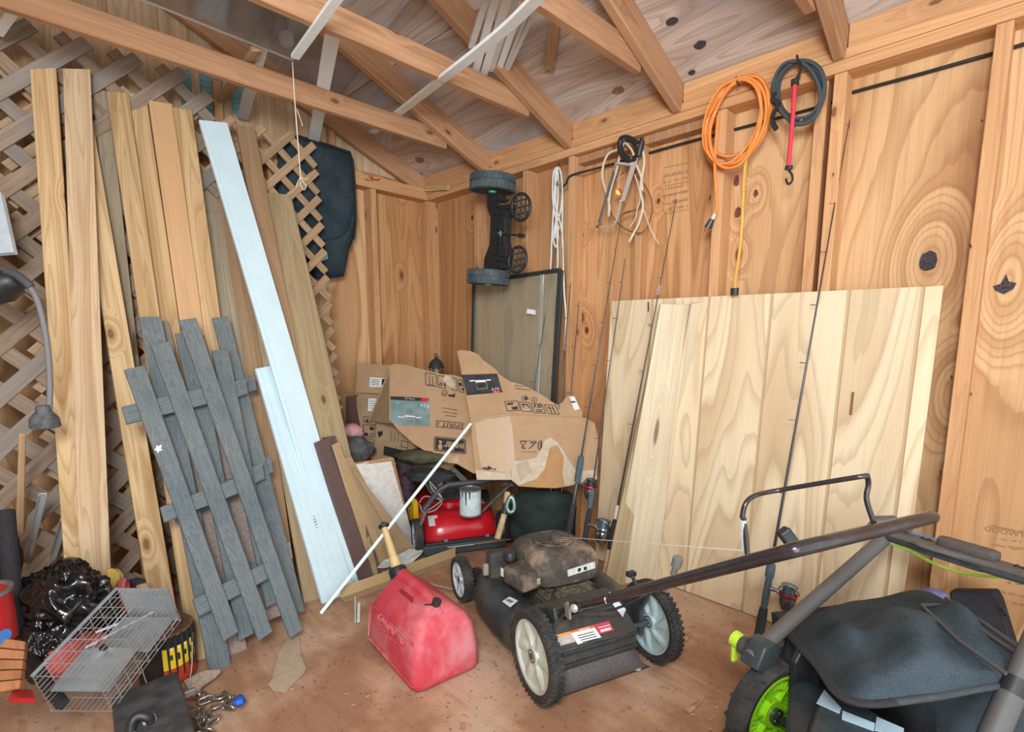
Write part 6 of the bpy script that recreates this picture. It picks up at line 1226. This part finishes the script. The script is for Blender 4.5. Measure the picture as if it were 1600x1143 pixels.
# gable vent
VENT = plain('teal_vent_daylight', (.20, .40, .42), .4, noise=.1)  # teal stands for daylight coming through the louvres, put into the colour
gv = thing('gable_vent', 'louvred gable wall vent above the lattice, daylight through it painted teal', 'vent', X(335, 130, .02))
for a, b_ in ((283, 299), (313, 347), (361, 385)):
    z0, z1 = X(a, 172, .012).z, X(a, 95, .012).z; y0, y1 = X(a, 130, .012).y, X(b_, 130, .012).y
    for k in range(9): B().cb((0, 0, 0), (.014, y1-y0, .003)).obj('louvre', VENT, gv, world=True, M=None) if False else stick('louvre', (.012, y0, lerp(z0, z1, k/9)), (.012, y1, lerp(z0, z1, k/9)), .022, .003, (1, 0, -.8), VENT, gv, 0)
    B().box(.0005, .003, y0, y1, z0, z1).obj('vent_back', plain('teal_daylight_back', (.10, .22, .22), .6), gv, world=True)
# ------------------------------------------------------------------ overhead: glass pane, lamp, pull string, trim strips
DG = glass('dusty_dark_glass', (.19, .19, .20), .52, .12)
ov = thing('glass_pane', 'dusty framed glass pane lying across the ceiling joists at the upper left', 'window pane', Z(380, 30, 2.206))
gz = 2.207; G_ = [Z(226, 1, gz), Z(457, 93, gz), Z(496, 36, gz), Z(330, -110, gz), Z(120, -70, gz)]
G_ = [Z(190, -14, gz), Z(457, 93, gz), Z(520, -8, gz), Z(330, -110, gz)]
B().add(G_, [(0, 1, 2, 3)]).obj('glass_sheet', DG, ov, world=True, sol=.004)
for a, b_ in ((0, 1), (1, 2)): stick('glass_frame', G_[a], G_[b_], .009, .007, (0, 0, 1), SILV, ov, 0)
lm = thing('ceiling_lamp', 'round white bulb in a grey porcelain lampholder above the glass pane', 'lamp', Z(458, 40, 2.40))
bp = Z(447, 62, 2.31); bt = Z(461, 38, 2.39)
B().lathe([(0, 0), (.012, .002), (.024, .014), (.030, .032), (.026, .050), (.015, .066), (.013, .075)], 18, frame(bp, bt-bp, (0, 1, 0)) @ M4.Translation((0, 0, -.03))).obj('bulb', plain('white_bulb', (.92, .95, .97), .3), lm, world=True, smooth=180)
B().lathe([(.018, .035), (.024, .05), (.034, .085), (.055, .10), (.056, .125), (0, .125)], 18, frame(bp, bt-bp, (0, 1, 0))).obj('lampholder', plain('grey_porcelain', (.38, .35, .32), .5), lm, world=True, smooth=50)
sp_ = Z(457, 97, 2.195); wire('pull_string', 'thin cream pull string with a bow knot hanging below the glass pane', 'string', [sp_, sp_+V((0, 0, -.10)), sp_+V((.004, 0, -.2)), sp_+V((.001, .004, -.32)), sp_+V((.003, .006, -.435))], .0022, CREAM)
se = sp_+V((.003, .006, -.435)); 
for pts in ([(0, 0, 0), (.0, .012, -.02), (.0, .022, -.035), (0, .010, -.05), (0, -.002, -.03), (0, 0, 0)], [(0, 0, 0), (0, -.016, -.03), (0, -.02, -.045)], [(0, 0, 0), (0, .02, -.006), (0, .032, .0)], [(.0, 0, .26), (0, .015, .22), (0, .02, .20)]):
    B().tube(smoothc([V(p) for p in pts], 4), .0016, 5).obj('string_bow', CREAM, bpy.data.objects['pull_string'], M=M4.Translation(se-bpy.data.objects['pull_string'].location))
PALEB = plain('pale_blue_white_vinyl', (.86, .95, .99), .4, noise=.03); PALEG = plain('pale_grey_vinyl', (.66, .70, .69), .5, noise=.06)
OVG = 'vinyl trim strips lying over the ceiling joists'
def trim(label, pts, wd, mat=PALEB, group=OVG):
    """a U-shaped trim strip bent through world points"""
    P = smoothc([V(p) for p in pts], 6) if len(pts) > 2 else [lerp(V(pts[0]), V(pts[1]), k/3) for k in range(4)]
    c = sum(P, V())/len(P); rings = []
    for i, p in enumerate(P):
        d = (P[min(i+1, len(P)-1)]-P[max(i-1, 0)]).normalized(); sx = d.cross(V((0, 0, 1))).normalized(); up = sx.cross(d)
        rings.append([p-c+sx*a*wd/2+up*h for a, h in ((-1, 0), (1, 0), (1, .012), (.8, .012), (.8, .003), (.1, .003), (.1, .009), (-.1, .009), (-.1, .003), (-.8, .003), (-.8, .012), (-1, .012))])
    return B().loft(rings).obj('trim_strip', mat, label=label, cat='trim', group=group, M=M4.Translation(c), smooth=40)
trim('long white trim strip bowed under the middle joist and resting on the next one', [Z(582, 208, 2.225), Z(619, 181, 2.205), Z(660, 150, 2.15), Z(700, 119, 2.10), Z(752, 79, 2.085), Z(800, 39, 2.07), Z(850, -10, 2.05)], .038)
trim('white trim strip ending at the corner of the glass pane', [Z(461, 92, 2.10), Z(500, 38, 2.095), Z(545, -24, 2.09)], .028)
trim('wide flat white strip passing behind two joists down to the hanging bag', [X(490, 222, .10), Z(524, 32, 2.235)], .055)
trim('pale strip crossing behind the joist beside the teal vent', [X(379, 186, .06), Z(425, 10, 2.24)], .05, PALEG)
trim('short pale strip at the upper left corner above the lattice', [X(-4, 55, .30), Z(22, 18, 2.18)], .03)
for k, (p, q, wd, m, l) in enumerate((((736, 76), (764, -12), .022, PALEG, 'first thin strip from the left in the bundle over the middle joist'), ((741, 121), (777, -12), .028, PALEB, 'second strip from the left in the bundle over the middle joist'), ((752, 129), (797, -14), .030, PALEB, 'third strip in the bundle, the one reaching lowest over the middle joist'), ((766, 112), (806, -14), .030, PALEG, 'brownish grey strip in the middle of the bundle over the joist'), ((777, 117), (822, -14), .026, PALEB, 'fifth strip of the bundle, white, right of the brownish grey strip'), ((790, 117), (846, -4), .016, PALEG, 'rightmost thin pair strip of the bundle over the middle joist'), ((786, 116), (836, -6), .012, PALEG, 'thinnest strip of the bundle beside the rightmost one'))):
    trim(l, [Z(*p, 2.212+.004*k), Z(*q, 2.235+.004*k)], wd, m)
stick('wood_strip', X(347, 157, .06), Z(402, 76, 2.21), .045, .018, (0, -.3, 1), PALEPINE, label='tan wood strip slanting above the joist beside the teal vent', cat='strip')
# ------------------------------------------------------------------ lower-left clutter
TRASH = plain('glossy_black_plastic', (.008, .008, .010), .16, spec=.8)
def crumple(name, label, cat, px, py, t, rx, ry, rz_, mat, seed=1, am=.34):
    c = D(px, py, t); nu_, nv_ = 110, 64; rings = []; R3 = M4(((RGT.x, -FWD.x, 0, 0), (RGT.y, -FWD.y, 0, 0), (0, 0, 1, 0), (0, 0, 0, 1))).to_3x3()
    for j in range(nv_+1):
        th_ = PI*(j+.001)/(nv_+.002); rr_ = []
        for i in range(nu_):
            ph = 2*PI*i/nu_; d = V((math.sin(th_)*math.cos(ph), math.sin(th_)*math.sin(ph), -math.cos(th_)))
            dw = d+V((NZ.noise(d*2), NZ.noise(d*2+V((9, 0, 0))), NZ.noise(d*2+V((0, 9, 0)))))*.35; k = .98+am*.45*NZ.noise(d*1.5+V((seed, 0, 0)))-am*.75*abs(NZ.noise(dw*2.1+V((0, seed, 0))))-am*.40*abs(NZ.noise(dw*4.6+V((seed, seed, 0))))-am*.16*abs(NZ.noise(dw*10))
            rr_.append(R3 @ V((d.x*rx*k, d.y*ry*k, d.z*rz_*k)))
        rings.append(rr_)
    return B().loft(rings).obj(name, mat, label=label, cat=cat, M=M4.Translation(c), smooth=180)
crumple('trash_bag', 'crumpled glossy black trash bag heaped at the foot of the left planks', 'trash bag', 100, 948, 1.60, .162, .13, .155, TRASH, 3, .42)
crumple('trash_bag', 'smaller fold of glossy black plastic bag beside the black pole', 'trash bag', 72, 1015, 1.50, .09, .08, .10, TRASH, 9, .42)
YEL = plain('mustard_cloth', (.58, .42, .09), .85, noise=.1)
gyl = thing('yellow_cloth', 'folded mustard yellow cloth standing behind the black trash bag', 'cloth', D(178, 925, 1.82))
B().grid(lambda u, v: D(lerp(166, 172, v)+24*u*(1-.3*v), lerp(890, 940, v)-6*math.sin(u*PI)+8*u, 1.80+.03*u), 8, 8).obj('front_fold', YEL, gyl, world=True, smooth=180, sol=.006)
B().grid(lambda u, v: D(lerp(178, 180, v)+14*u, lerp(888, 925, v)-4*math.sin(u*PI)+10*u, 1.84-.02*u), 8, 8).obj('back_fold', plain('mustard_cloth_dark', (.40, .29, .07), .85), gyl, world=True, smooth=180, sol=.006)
GLR = plain('faded_red_fabric', (.46, .10, .10), .8, noise=.2, nsc=30)
gl_ = thing('work_glove', 'faded red work glove propped behind the wire trap', 'glove', D(188, 935, 1.74))
B().tube([D(186, 958, 1.72), D(189, 940, 1.74), D(193, 922, 1.76), D(195, 908, 1.77)], [.022, .026, .022, .012], 10).obj('glove_body', GLR, gl_, world=True, smooth=60)
for k in range(3): B().tube([D(186+4*k, 935, 1.73), D(184+4*k, 918-2*k, 1.735), D(187+4*k, 906-2*k, 1.74)], [.009, .009, .006], 8).obj('finger', GLR, gl_, world=True, smooth=60)
quad_board('small_block', [D(202, 940, 1.82), D(219, 936, 1.80), D(214, 908, 1.80), D(199, 906, 1.82)], .03, plain('dark_navy_block', (.03, .03, .045), .7), label='dark navy block end showing between red glove and planks', cat='block')
quad_board('tan_offcut', [D(213, 940, 1.78), D(233, 934, 1.76), D(219, 912, 1.78), D(213, 914, 1.79)], .02, TANPAINT, label='small tan offcut beside the dark navy block behind the wire trap', cat='offcut')
lump('red_cloth', 'faded red cloth lying under the wire trap', 'cloth', 122, 1022, 1.52, .085, .09, .05, plain('red_cloth', (.55, .10, .09), .8, noise=.2, nsc=20), .3, 31)
# live wire trap
tN, tF = D(128, 1110, 1.33), D(243, 968, 1.60); ta = (tF-tN).normalized(); tw = V((ta.y, -ta.x, 0)).normalized(); tu = tw.cross(ta).normalized(); tu = tu if tu.z > 0 else -tu
TL = (tF-tN).length; TW, TH_ = .155, .125
TM = M4(((tw.x, ta.x, tu.x, tN.x), (tw.y, ta.y, tu.y, tN.y), (tw.z, ta.z, tu.z, tN.z), (0, 0, 0, 1)))
tp_ = thing('wire_trap', 'galvanised wire cage live trap lying on the floor at the lower left', 'cage trap', M=TM)
WIRE = plain('galvanised_wire', (.62, .65, .66), .35, .8); SHEETM = plain('galvanised_sheet', (.42, .50, .53), .4, .6, noise=.12, nsc=14)
b = B()
for k in range(12): x = lerp(-TW/2, TW/2, k/11); [b.tube([(x, 0, z), (x, TL, z)], .0011, 5) for z in (0, TH_)]
for k in range(1, 9): z = TH_*k/9; [b.tube([(x, 0, z), (x, TL, z)], .0011, 5) for x in (-TW/2, TW/2)]
b.obj('long_wires', WIRE, tp_, kind='stuff')
b = B()
for k in range(9): y = TL*k/8; b.tube([(-TW/2, y, 0), (TW/2, y, 0), (TW/2, y, TH_), (-TW/2, y, TH_)], .0013, 5, True)
b.obj('cross_wires', WIRE, tp_, kind='stuff')
B().box(-TW/2+.004, TW/2-.004, .02, TL*.48, .050, .0525).obj('trap_plate', SHEETM, tp_, M=M4.Rotation(.10, 4, 'X'))
B().box(-TW/2+.004, TW/2-.004, TL*.55, TL*.95, .012, .0145).obj('trap_plate', SHEETM, tp_, M=M4.Rotation(.05, 4, 'X'))
B().box(-TW/2+.003, TW/2-.003, -.001, .001, 0, TH_).obj('trap_door', SHEETM, tp_, M=M4.Translation((0, TL-.002, 0)))
B().tube([(-TW/2-.002, 0, TH_), (-TW/2-.002, TL, TH_)], .005, 6).obj('edge_bar', SHEETM, tp_); B().tube([(-.05, TL*.4, TH_*.7), (.06, TL*.8, TH_*.75)], .0035, 6).obj('trip_rod', WIRE, tp_)
B().tube([(-.02, TL*.45, TH_+.002), (.02, TL*.55, TH_+.002)], .0035, 6).obj('trip_rod', WIRE, tp_); B().lathe([(0, 0), (.010, 0), (.008, .01), (0, .011)], 10, M4.Translation((-.01, TL*.42, TH_*.6))).obj('black_catch', BLK, tp_)
# black paint can with yellow label
pcb = Z(264, 1056); PCR, PCH = .078, .175
pk = thing('paint_can', 'black paint can with drip-streaked yellow and red label beside the wire trap', 'can', pcb)
B().lathe([(0, 0), (PCR, 0), (PCR, PCH), (PCR-.002, PCH)], 36, cap=False).obj('can_body', plain('black_can', (.016, .016, .018), .4, noise=.3), pk, smooth=40)
RUST = plain('brown_rusty_rim', (.22, .13, .08), .7, .2, noise=.3, nsc=40, dirt=(.08, .05, .035), dirt_amt=.6, dsc=20)
b = B().lathe([(PCR, 0), (PCR+.003, .003), (PCR, .007)], 36, cap=False); b.obj('base_rim', RUST, pk, smooth=40)
b = B(); b.lathe([(PCR, PCH-.006), (PCR+.003, PCH-.002), (PCR+.003, PCH+.003), (PCR-.006, PCH+.003), (PCR-.012, PCH-.006), (PCR-.014, PCH-.004), (0, PCH-.004)], 36, cap=False); b.obj('can_rim', RUST, pk, smooth=40)
def arc(a0, a1, z0, z1, r, n=14): return B().grid(lambda u, v: (r*math.cos(lerp(a0, a1, u)), r*math.sin(lerp(a0, a1, u)), lerp(z0, z1, v)), n, 1)
cdir_ = math.atan2(CAM.y-pcb.y, CAM.x-pcb.x)
LBY = plain('yellow_can_label', (.80, .60, .03), .5); LBR = plain('red_can_label', (.50, .06, .03), .5)
arc(cdir_-.15, cdir_+1.5, .065, .135, PCR+.0012).obj('yellow_label', LBY, pk, sol=.001); arc(cdir_-.15, cdir_+1.5, .012, .065, PCR+.0012).obj('red_label', LBR, pk, sol=.001)
for k in range(6):
    a = cdir_+.05+.26*k; B().tube([(PCR*1.02*math.cos(a), PCR*1.02*math.sin(a), PCH), (PCR*1.025*math.cos(a), PCR*1.025*math.sin(a), .05-.008*(k % 3))], [.005, .0025], 6).obj('paint_drip', BLK, pk)
for k in range(5):
    a = cdir_+.10+.26*k; arc(a, a+.09, .095-.006*(k % 2), .112, PCR+.0022, 3).obj('label_mark', PRINT, pk, sol=.001); arc(a+.02, a+.10, .128, .134, PCR+.0022, 3).obj('label_mark', LBL, pk, sol=.001)
B().tube(smoothc([V((PCR*math.cos(cdir_-.3+1.6), PCR*math.sin(cdir_+1.3), .14)), V((.12*math.cos(cdir_+.4), .12*math.sin(cdir_+.4), .02)), V((.11*math.cos(cdir_-.4), .11*math.sin(cdir_-.4), .012)), V((PCR*math.cos(cdir_-1.5), PCR*math.sin(cdir_-1.5), .14))], 8), .0018, 6).obj('bail_wire', WIRE, pk)
# black tool case with handle
ZT = .17; CS = [Z(173, 1086, ZT), Z(277, 1045, ZT), Z(306, 1143, ZT), Z(196, 1190, ZT)]
CS[3] = CS[0]+CS[2]-CS[1]
cc = sum(CS, V())/4; cc.z = 0
tc_ = thing('tool_case', 'worn black hard tool case with a black handle at the lower left corner', 'tool case', cc)
LEATH = plain('worn_black_case', (.045, .048, .052), .6, noise=.3, nsc=25, dirt=(.13, .13, .13), dirt_amt=.35, dsc=12, bump=.15)
def slab(z0, z1, g=0):
    c_ = sum(CS, V())/4; q = [c_+(p-c_)*(1+g) for p in CS]; return B().add([(p.x, p.y, z0) for p in q]+[(p.x, p.y, z1) for p in q], [(0, 1, 2, 3), (7, 6, 5, 4)]+[(i, 4+i, 4+(i+1) % 4, (i+1) % 4) for i in range(4)])
for nm, z0, z1, g in (('case_base', 0, .10, -.02), ('case_lid', .104, ZT, 0)):
    o = slab(z0, z1, g).obj(nm, LEATH, tc_, world=True, bev=.010, seg=3, smooth=60); bm = bmesh.new(); bm.from_mesh(o.data); bmesh.ops.recalc_face_normals(bm, faces=bm.faces); bm.to_mesh(o.data); bm.free()
hh = [Z(203, 1150, ZT), Z(206, 1128, ZT+.02), Z(216, 1118, ZT+.028), Z(230, 1120, ZT+.02), Z(236, 1126, ZT+.005)]
B().tube(smoothc(hh, 5), [.011]*21, 10).obj('handle', BLK, tc_, world=True, smooth=60)
for px, py in ((233, 1124), (203, 1152)): p = Z(px, py, ZT+.006); B().cb(p, (.022, .03, .012)).obj('handle_clip', plain('brass_grey_clip', (.45, .40, .32), .4, .6), tc_, world=True, bev=.004)
B().cb(Z(296, 1082, ZT-.04), (.012, .03, .02)).obj('latch', plain('grey_latch', (.3, .3, .29), .4, .7), tc_, world=True, bev=.003)
# chain on the floor
CHN = plain('steel_chain', (.42, .40, .37), .3, .9, noise=.2, nsc=30)
chn = thing('steel_chain', 'heap of grey steel chain on the floor beside the tool case', 'chain', Z(330, 1115))
me0 = None; path = smoothc([Z(*p, .012) for p in ((302, 1090), (314, 1088), (322, 1098), (334, 1094), (346, 1088), (358, 1092), (362, 1100), (352, 1108), (340, 1104), (328, 1112), (318, 1122), (330, 1128), (340, 1122), (326, 1136), (312, 1134), (306, 1118), (300, 1108), (310, 1106), (320, 1146), (302, 1146))], 6)
dacc = 0; last = path[0]; pos = [path[0]]
for p in path[1:]:
    if (p-last).length > .026: pos.append(p); last = p
rn = random.Random(5)
for i, p in enumerate(pos[:-1]):
    d = (pos[i+1]-p).normalized(); roll = (.25 if i % 2 else 1.3)+rn.uniform(-.3, .3); n0_ = V((0, 0, 1))*math.cos(roll)+d.cross(V((0, 0, 1)))*math.sin(roll)
    M = chn.matrix_basis.inverted() @ frame(p+V((0, 0, rn.uniform(0, .012))), n0_, d)
    if me0 is None:
        pts = [(.0095*math.cos(a), .0185*math.sin(a)+(.004 if math.sin(a) > 0 else -.004), 0) for a in [2*PI*k/16 for k in range(16)]]
        o = B().tube(pts, .0042, 8, True).obj('chain_link', CHN, chn, M=M, smooth=60); me0 = o
    else:
        o = me0.copy(); o.matrix_basis = M; COL.objects.link(o); o.parent = chn
lump('blue_rag', 'small crumpled blue rag at the end of the chain', 'rag', 374, 1094, 1.545, .016, .016, .013, plain('bright_blue_cloth', (.015, .10, .48), .6, noise=.3, nsc=60), .4, 17)
SPL = wood('split_grey_wood', (.50, .42, .34), (.36, .28, .22), 22, (14, 14, .8), .1, fine=.5)
sw_ = [Z(287, 1068, .03), Z(320, 1052, .03), Z(346, 1050, .025), Z(335, 1060, .02), Z(318, 1072, .02), Z(302, 1090, .02), Z(295, 1086, .02)]
co = sum(sw_, V())/7; B().loft([[p-co for p in sw_], [(p-co)*.97+V((0, 0, .014)) for p in sw_]]).obj('split_wood', SPL, label='pale split wood wedge lying between paint can and chain', cat='wood piece', M=M4.Translation(co), bev=.002)
# far left edge
rc = D(-24, 1002, 1.30); RCN = plain('red_can', (.40, .014, .016), .35, noise=.1)
ca = thing('coffee_can', 'red round can with grey rim and blue emblem at the left edge', 'can', rc)
B().lathe([(0, 0), (.062, 0), (.062, .125), (0, .125)], 28).obj('can_body', RCN, ca, smooth=40)
b = B().lathe([(.062, .120), (.066, .123), (.066, .131), (.058, .131), (.054, .122), (0, .122)], 28, cap=False); b.obj('can_rim', plain('grey_can_rim', (.22, .21, .21), .5, .5), ca, smooth=40)
ad = math.atan2(CAM.y-rc.y, CAM.x-rc.x)
arc(ad-.15, ad+.35, .055, .072, .0632, 6).obj('white_swoosh', LBL, ca, sol=.001)
Me = M4(((-math.sin(ad+.55), 0, math.cos(ad+.55), .0635*math.cos(ad+.55)), (math.cos(ad+.55), 0, math.sin(ad+.55), .0635*math.sin(ad+.55)), (0, 1, 0, .022), (0, 0, 0, 1)))
B().lathe([(0, 0), (.017, 0), (.017, .001), (0, .001)], 18, Me).obj('blue_emblem', plain('blue_emblem', (.05, .18, .50), .4), ca)
ob = [D(-30, 1085, 1.22), D(30, 1075, 1.24), D(40, 1000, 1.30), D(-25, 990, 1.28)]
ow = thing('wooden_tub', 'orange brown slatted wooden tub below the red can at the left edge', 'tub', D(5, 1085, 1.24))
ORW = wood('orange_slat', (.38, .165, .07), (.28, .11, .045), 14, fine=.25)
for k in range(5):
    a = lerp(ob[0], ob[3], k/5); b_ = lerp(ob[1], ob[2], k/5); a2 = lerp(ob[0], ob[3], (k+.9)/5); b2 = lerp(ob[1], ob[2], (k+.9)/5)
    quad_board('slat', [a, b_, b2, a2], .02, ORW, ow)
quad_board('red_plastic_tray', [D(14, 1090, 1.2), D(56, 1090, 1.2), D(50, 1078, 1.26), D(22, 1072, 1.27)], .01, RCN, label='flat red plastic tray edge lying below the wooden tub', cat='tray')
hz_ = thing('black_hose', 'black pole ending in a ribbed hose at the lower left beside the trash bag', 'hose', D(60, 1080, 1.40))
B().tube([D(8, 800, 1.62), D(16, 880, 1.56), D(24, 950, 1.50), D(33, 1010, 1.45)], [.024, .022, .018, .015], 12).obj('pole', plain('dark_speckled_fabric', (.022, .022, .028), .85, noise=.4, nsc=200), hz_, world=True, smooth=60)
pr_ = []; rr2 = []
for k in range(60): u = k/59; pr_.append(lerp(D(33, 1004, 1.46), D(98, 1100, 1.34), u)+V((0, 0, -.012*math.sin(u*PI)))); rr2.append(.0155 if k % 2 else .0135)
B().tube(pr_, rr2, 12).obj('ribbed_hose', plain('black_ribbed_plastic', (.025, .027, .03), .5), hz_, world=True, smooth=60)
WM = plain('pale_blue_painted_metal', (.52, .60, .66), .45, noise=.1, nsc=12)
quad_board('metal_shelf_end', [D(-420, 430, 1.60), D(19, 392, 1.72), D(2, 300, 1.76), D(-420, 270, 1.64)], .02, WM, label='pale painted metal shelf end jutting in at the left edge', cat='metal bracket')
lh = thing('work_lamp', 'black lamp head with long grey cord and dusty plug at the left edge', 'work lamp', D(8, 440, 1.66))
B().tube([D(-420, 430, 1.56), D(-30, 452, 1.65)], .014, 8).obj('lamp_arm', BLK, lh, world=True, smooth=60)
B().tube([D(-34, 453, 1.66), D(-14, 452, 1.66), D(6, 446, 1.66), D(22, 444, 1.66), D(28, 452, 1.66)], [.02, .05, .052, .04, .02], 14).obj('lamp_head', BLK, lh, world=True, smooth=60)
B().tube(smoothc([D(10, 424, 1.64), D(24, 428, 1.64), D(40, 440, 1.64), D(49, 449, 1.645)], 4), [.013]*12+[.010], 10).obj('strain_relief', plain('dark_grey_rubber', (.07, .075, .08), .7), lh, world=True, smooth=60)
B().tube(smoothc([D(46, 447, 1.645), D(58, 468, 1.65), D(68, 505, 1.66), D(75, 550, 1.67), D(78, 600, 1.68), D(77, 632, 1.68)], 6), .0085, 10).obj('cord', plain('grey_dusty_cord', (.19, .19, .19), .7), lh, world=True, smooth=60)
B().lathe([(0, 0), (.036, 0), (.040, .006), (.038, .030), (.030, .042), (.020, .052), (.020, .064), (.016, .072), (0, .072)], 18, M4.Translation(D(71, 668, 1.68))).obj('plug', plain('dusty_dark_plug', (.10, .105, .11), .8, noise=.35, nsc=50), lh, world=True, smooth=40)
lump('dark_fabric', 'dark fabric bundle at the far left edge beneath the lattice', 'cloth', -14, 872, 1.62, .055, .08, .16, plain('dark_charcoal_cloth', (.022, .022, .026), .9, noise=.4, nsc=60), .2, 41)
# ------------------------------------------------------------------ litter
LEAF = plain('dry_leaf', (.42, .27, .14), .8, noise=.3, nsc=20); DIRT = plain('dirt_crumb', (.12, .07, .045), .9)
def chips(name, label, cat, pts, mat, s0, s1, seed, parent=None, zo=.002):
    rn = random.Random(seed); b = B()
    for p in pts:
        a = rn.uniform(0, 2*PI); s = rn.uniform(s0, s1); k = rn.choice((3, 4, 5)); M = M4.Translation(p) @ M4.Rotation(a, 4, 'Z') @ M4.Rotation(rn.uniform(-.5, .5), 4, 'X')
        b.add([(s*math.cos(2*PI*i/k)*rn.uniform(.5, 1.2), s*.5*math.sin(2*PI*i/k)*rn.uniform(.5, 1.2), zo) for i in range(k)]+[(0, 0, zo+s*.2)], [(i, (i+1) % k, k) for i in range(k)], M)
    o = B(); o.v = b.v; o.f = b.f
    c = sum(pts, V())/len(pts)
    if parent: return o.obj(name, mat, parent, kind='stuff')
    o.v = [p-c for p in o.v]; return o.obj(name, mat, None, label, cat, M=M4.Translation(c), kind='stuff')
rn = random.Random(12)
pts = []
while len(pts) < 520:
    px, py = rn.uniform(330, 1240), rn.uniform(900, 1140); p = Z(px, py)
    if p.y < -.06 and p.x > .3: pts.append(p)
chips('floor_dirt', 'dark dirt crumbs scattered over the plywood floor', 'dirt', pts, DIRT, .0012, .005, 4)
pts = [Z(rn.uniform(1000, 1240), rn.uniform(915, 1140)) for k in range(60)]+[Z(rn.uniform(380, 620), rn.uniform(960, 1140)) for k in range(30)]+[Z(rn.uniform(690, 800), rn.uniform(868, 960)) for k in range(30)]
chips('leaf_litter', 'small brown leaf bits and splinters on the floor', 'leaf litter', [p for p in pts if p.y < -.05], LEAF, .004, .012, 6)
chips('dry_leaves', None, None, [V((EX+rn.uniform(-.20, -.06), rn.uniform(-.13, .10), .176+rn.uniform(0, .012))) for k in range(50)], plain('reddish_dry_leaf', (.33, .185, .11), .85, noise=.3), .006, .016, 7, bm_)
for i, (px, l) in enumerate(((((984, 1040), (990, 1046), (1000, 1048), (1003, 1041), (996, 1038), (993, 1032), (990, 1039)), 'pale curled dry leaf lying on the rubber flap of the black mower'), (((921, 1055), (926, 1054), (933, 1058), (930, 1060)), 'tiny dry leaf left of the pale one on the black mower flap'), (((1068, 1108), (1088, 1096), (1100, 1092), (1090, 1104), (1078, 1114)), 'brown dry leaf on the floor in front of the green mower wheel'), (((1060, 1000), (1076, 988), (1084, 985), (1076, 998), (1066, 1004)), 'brown leaf on the floor right of the black mower wheel'))):
    P = [Z(*p, .012 if i < 2 else .004) for p in px]; c = sum(P, V())/len(P); n_ = len(P)
    B().add([p-c for p in P]+[V((0, 0, .006))], [(k, (k+1) % n_, n_) for k in range(n_)]).obj('dry_leaf', plain('pale_leaf', (.58, .50, .32), .8) if i < 2 else LEAF, label=l, cat='leaf', M=M4.Translation(c), sol=.001)
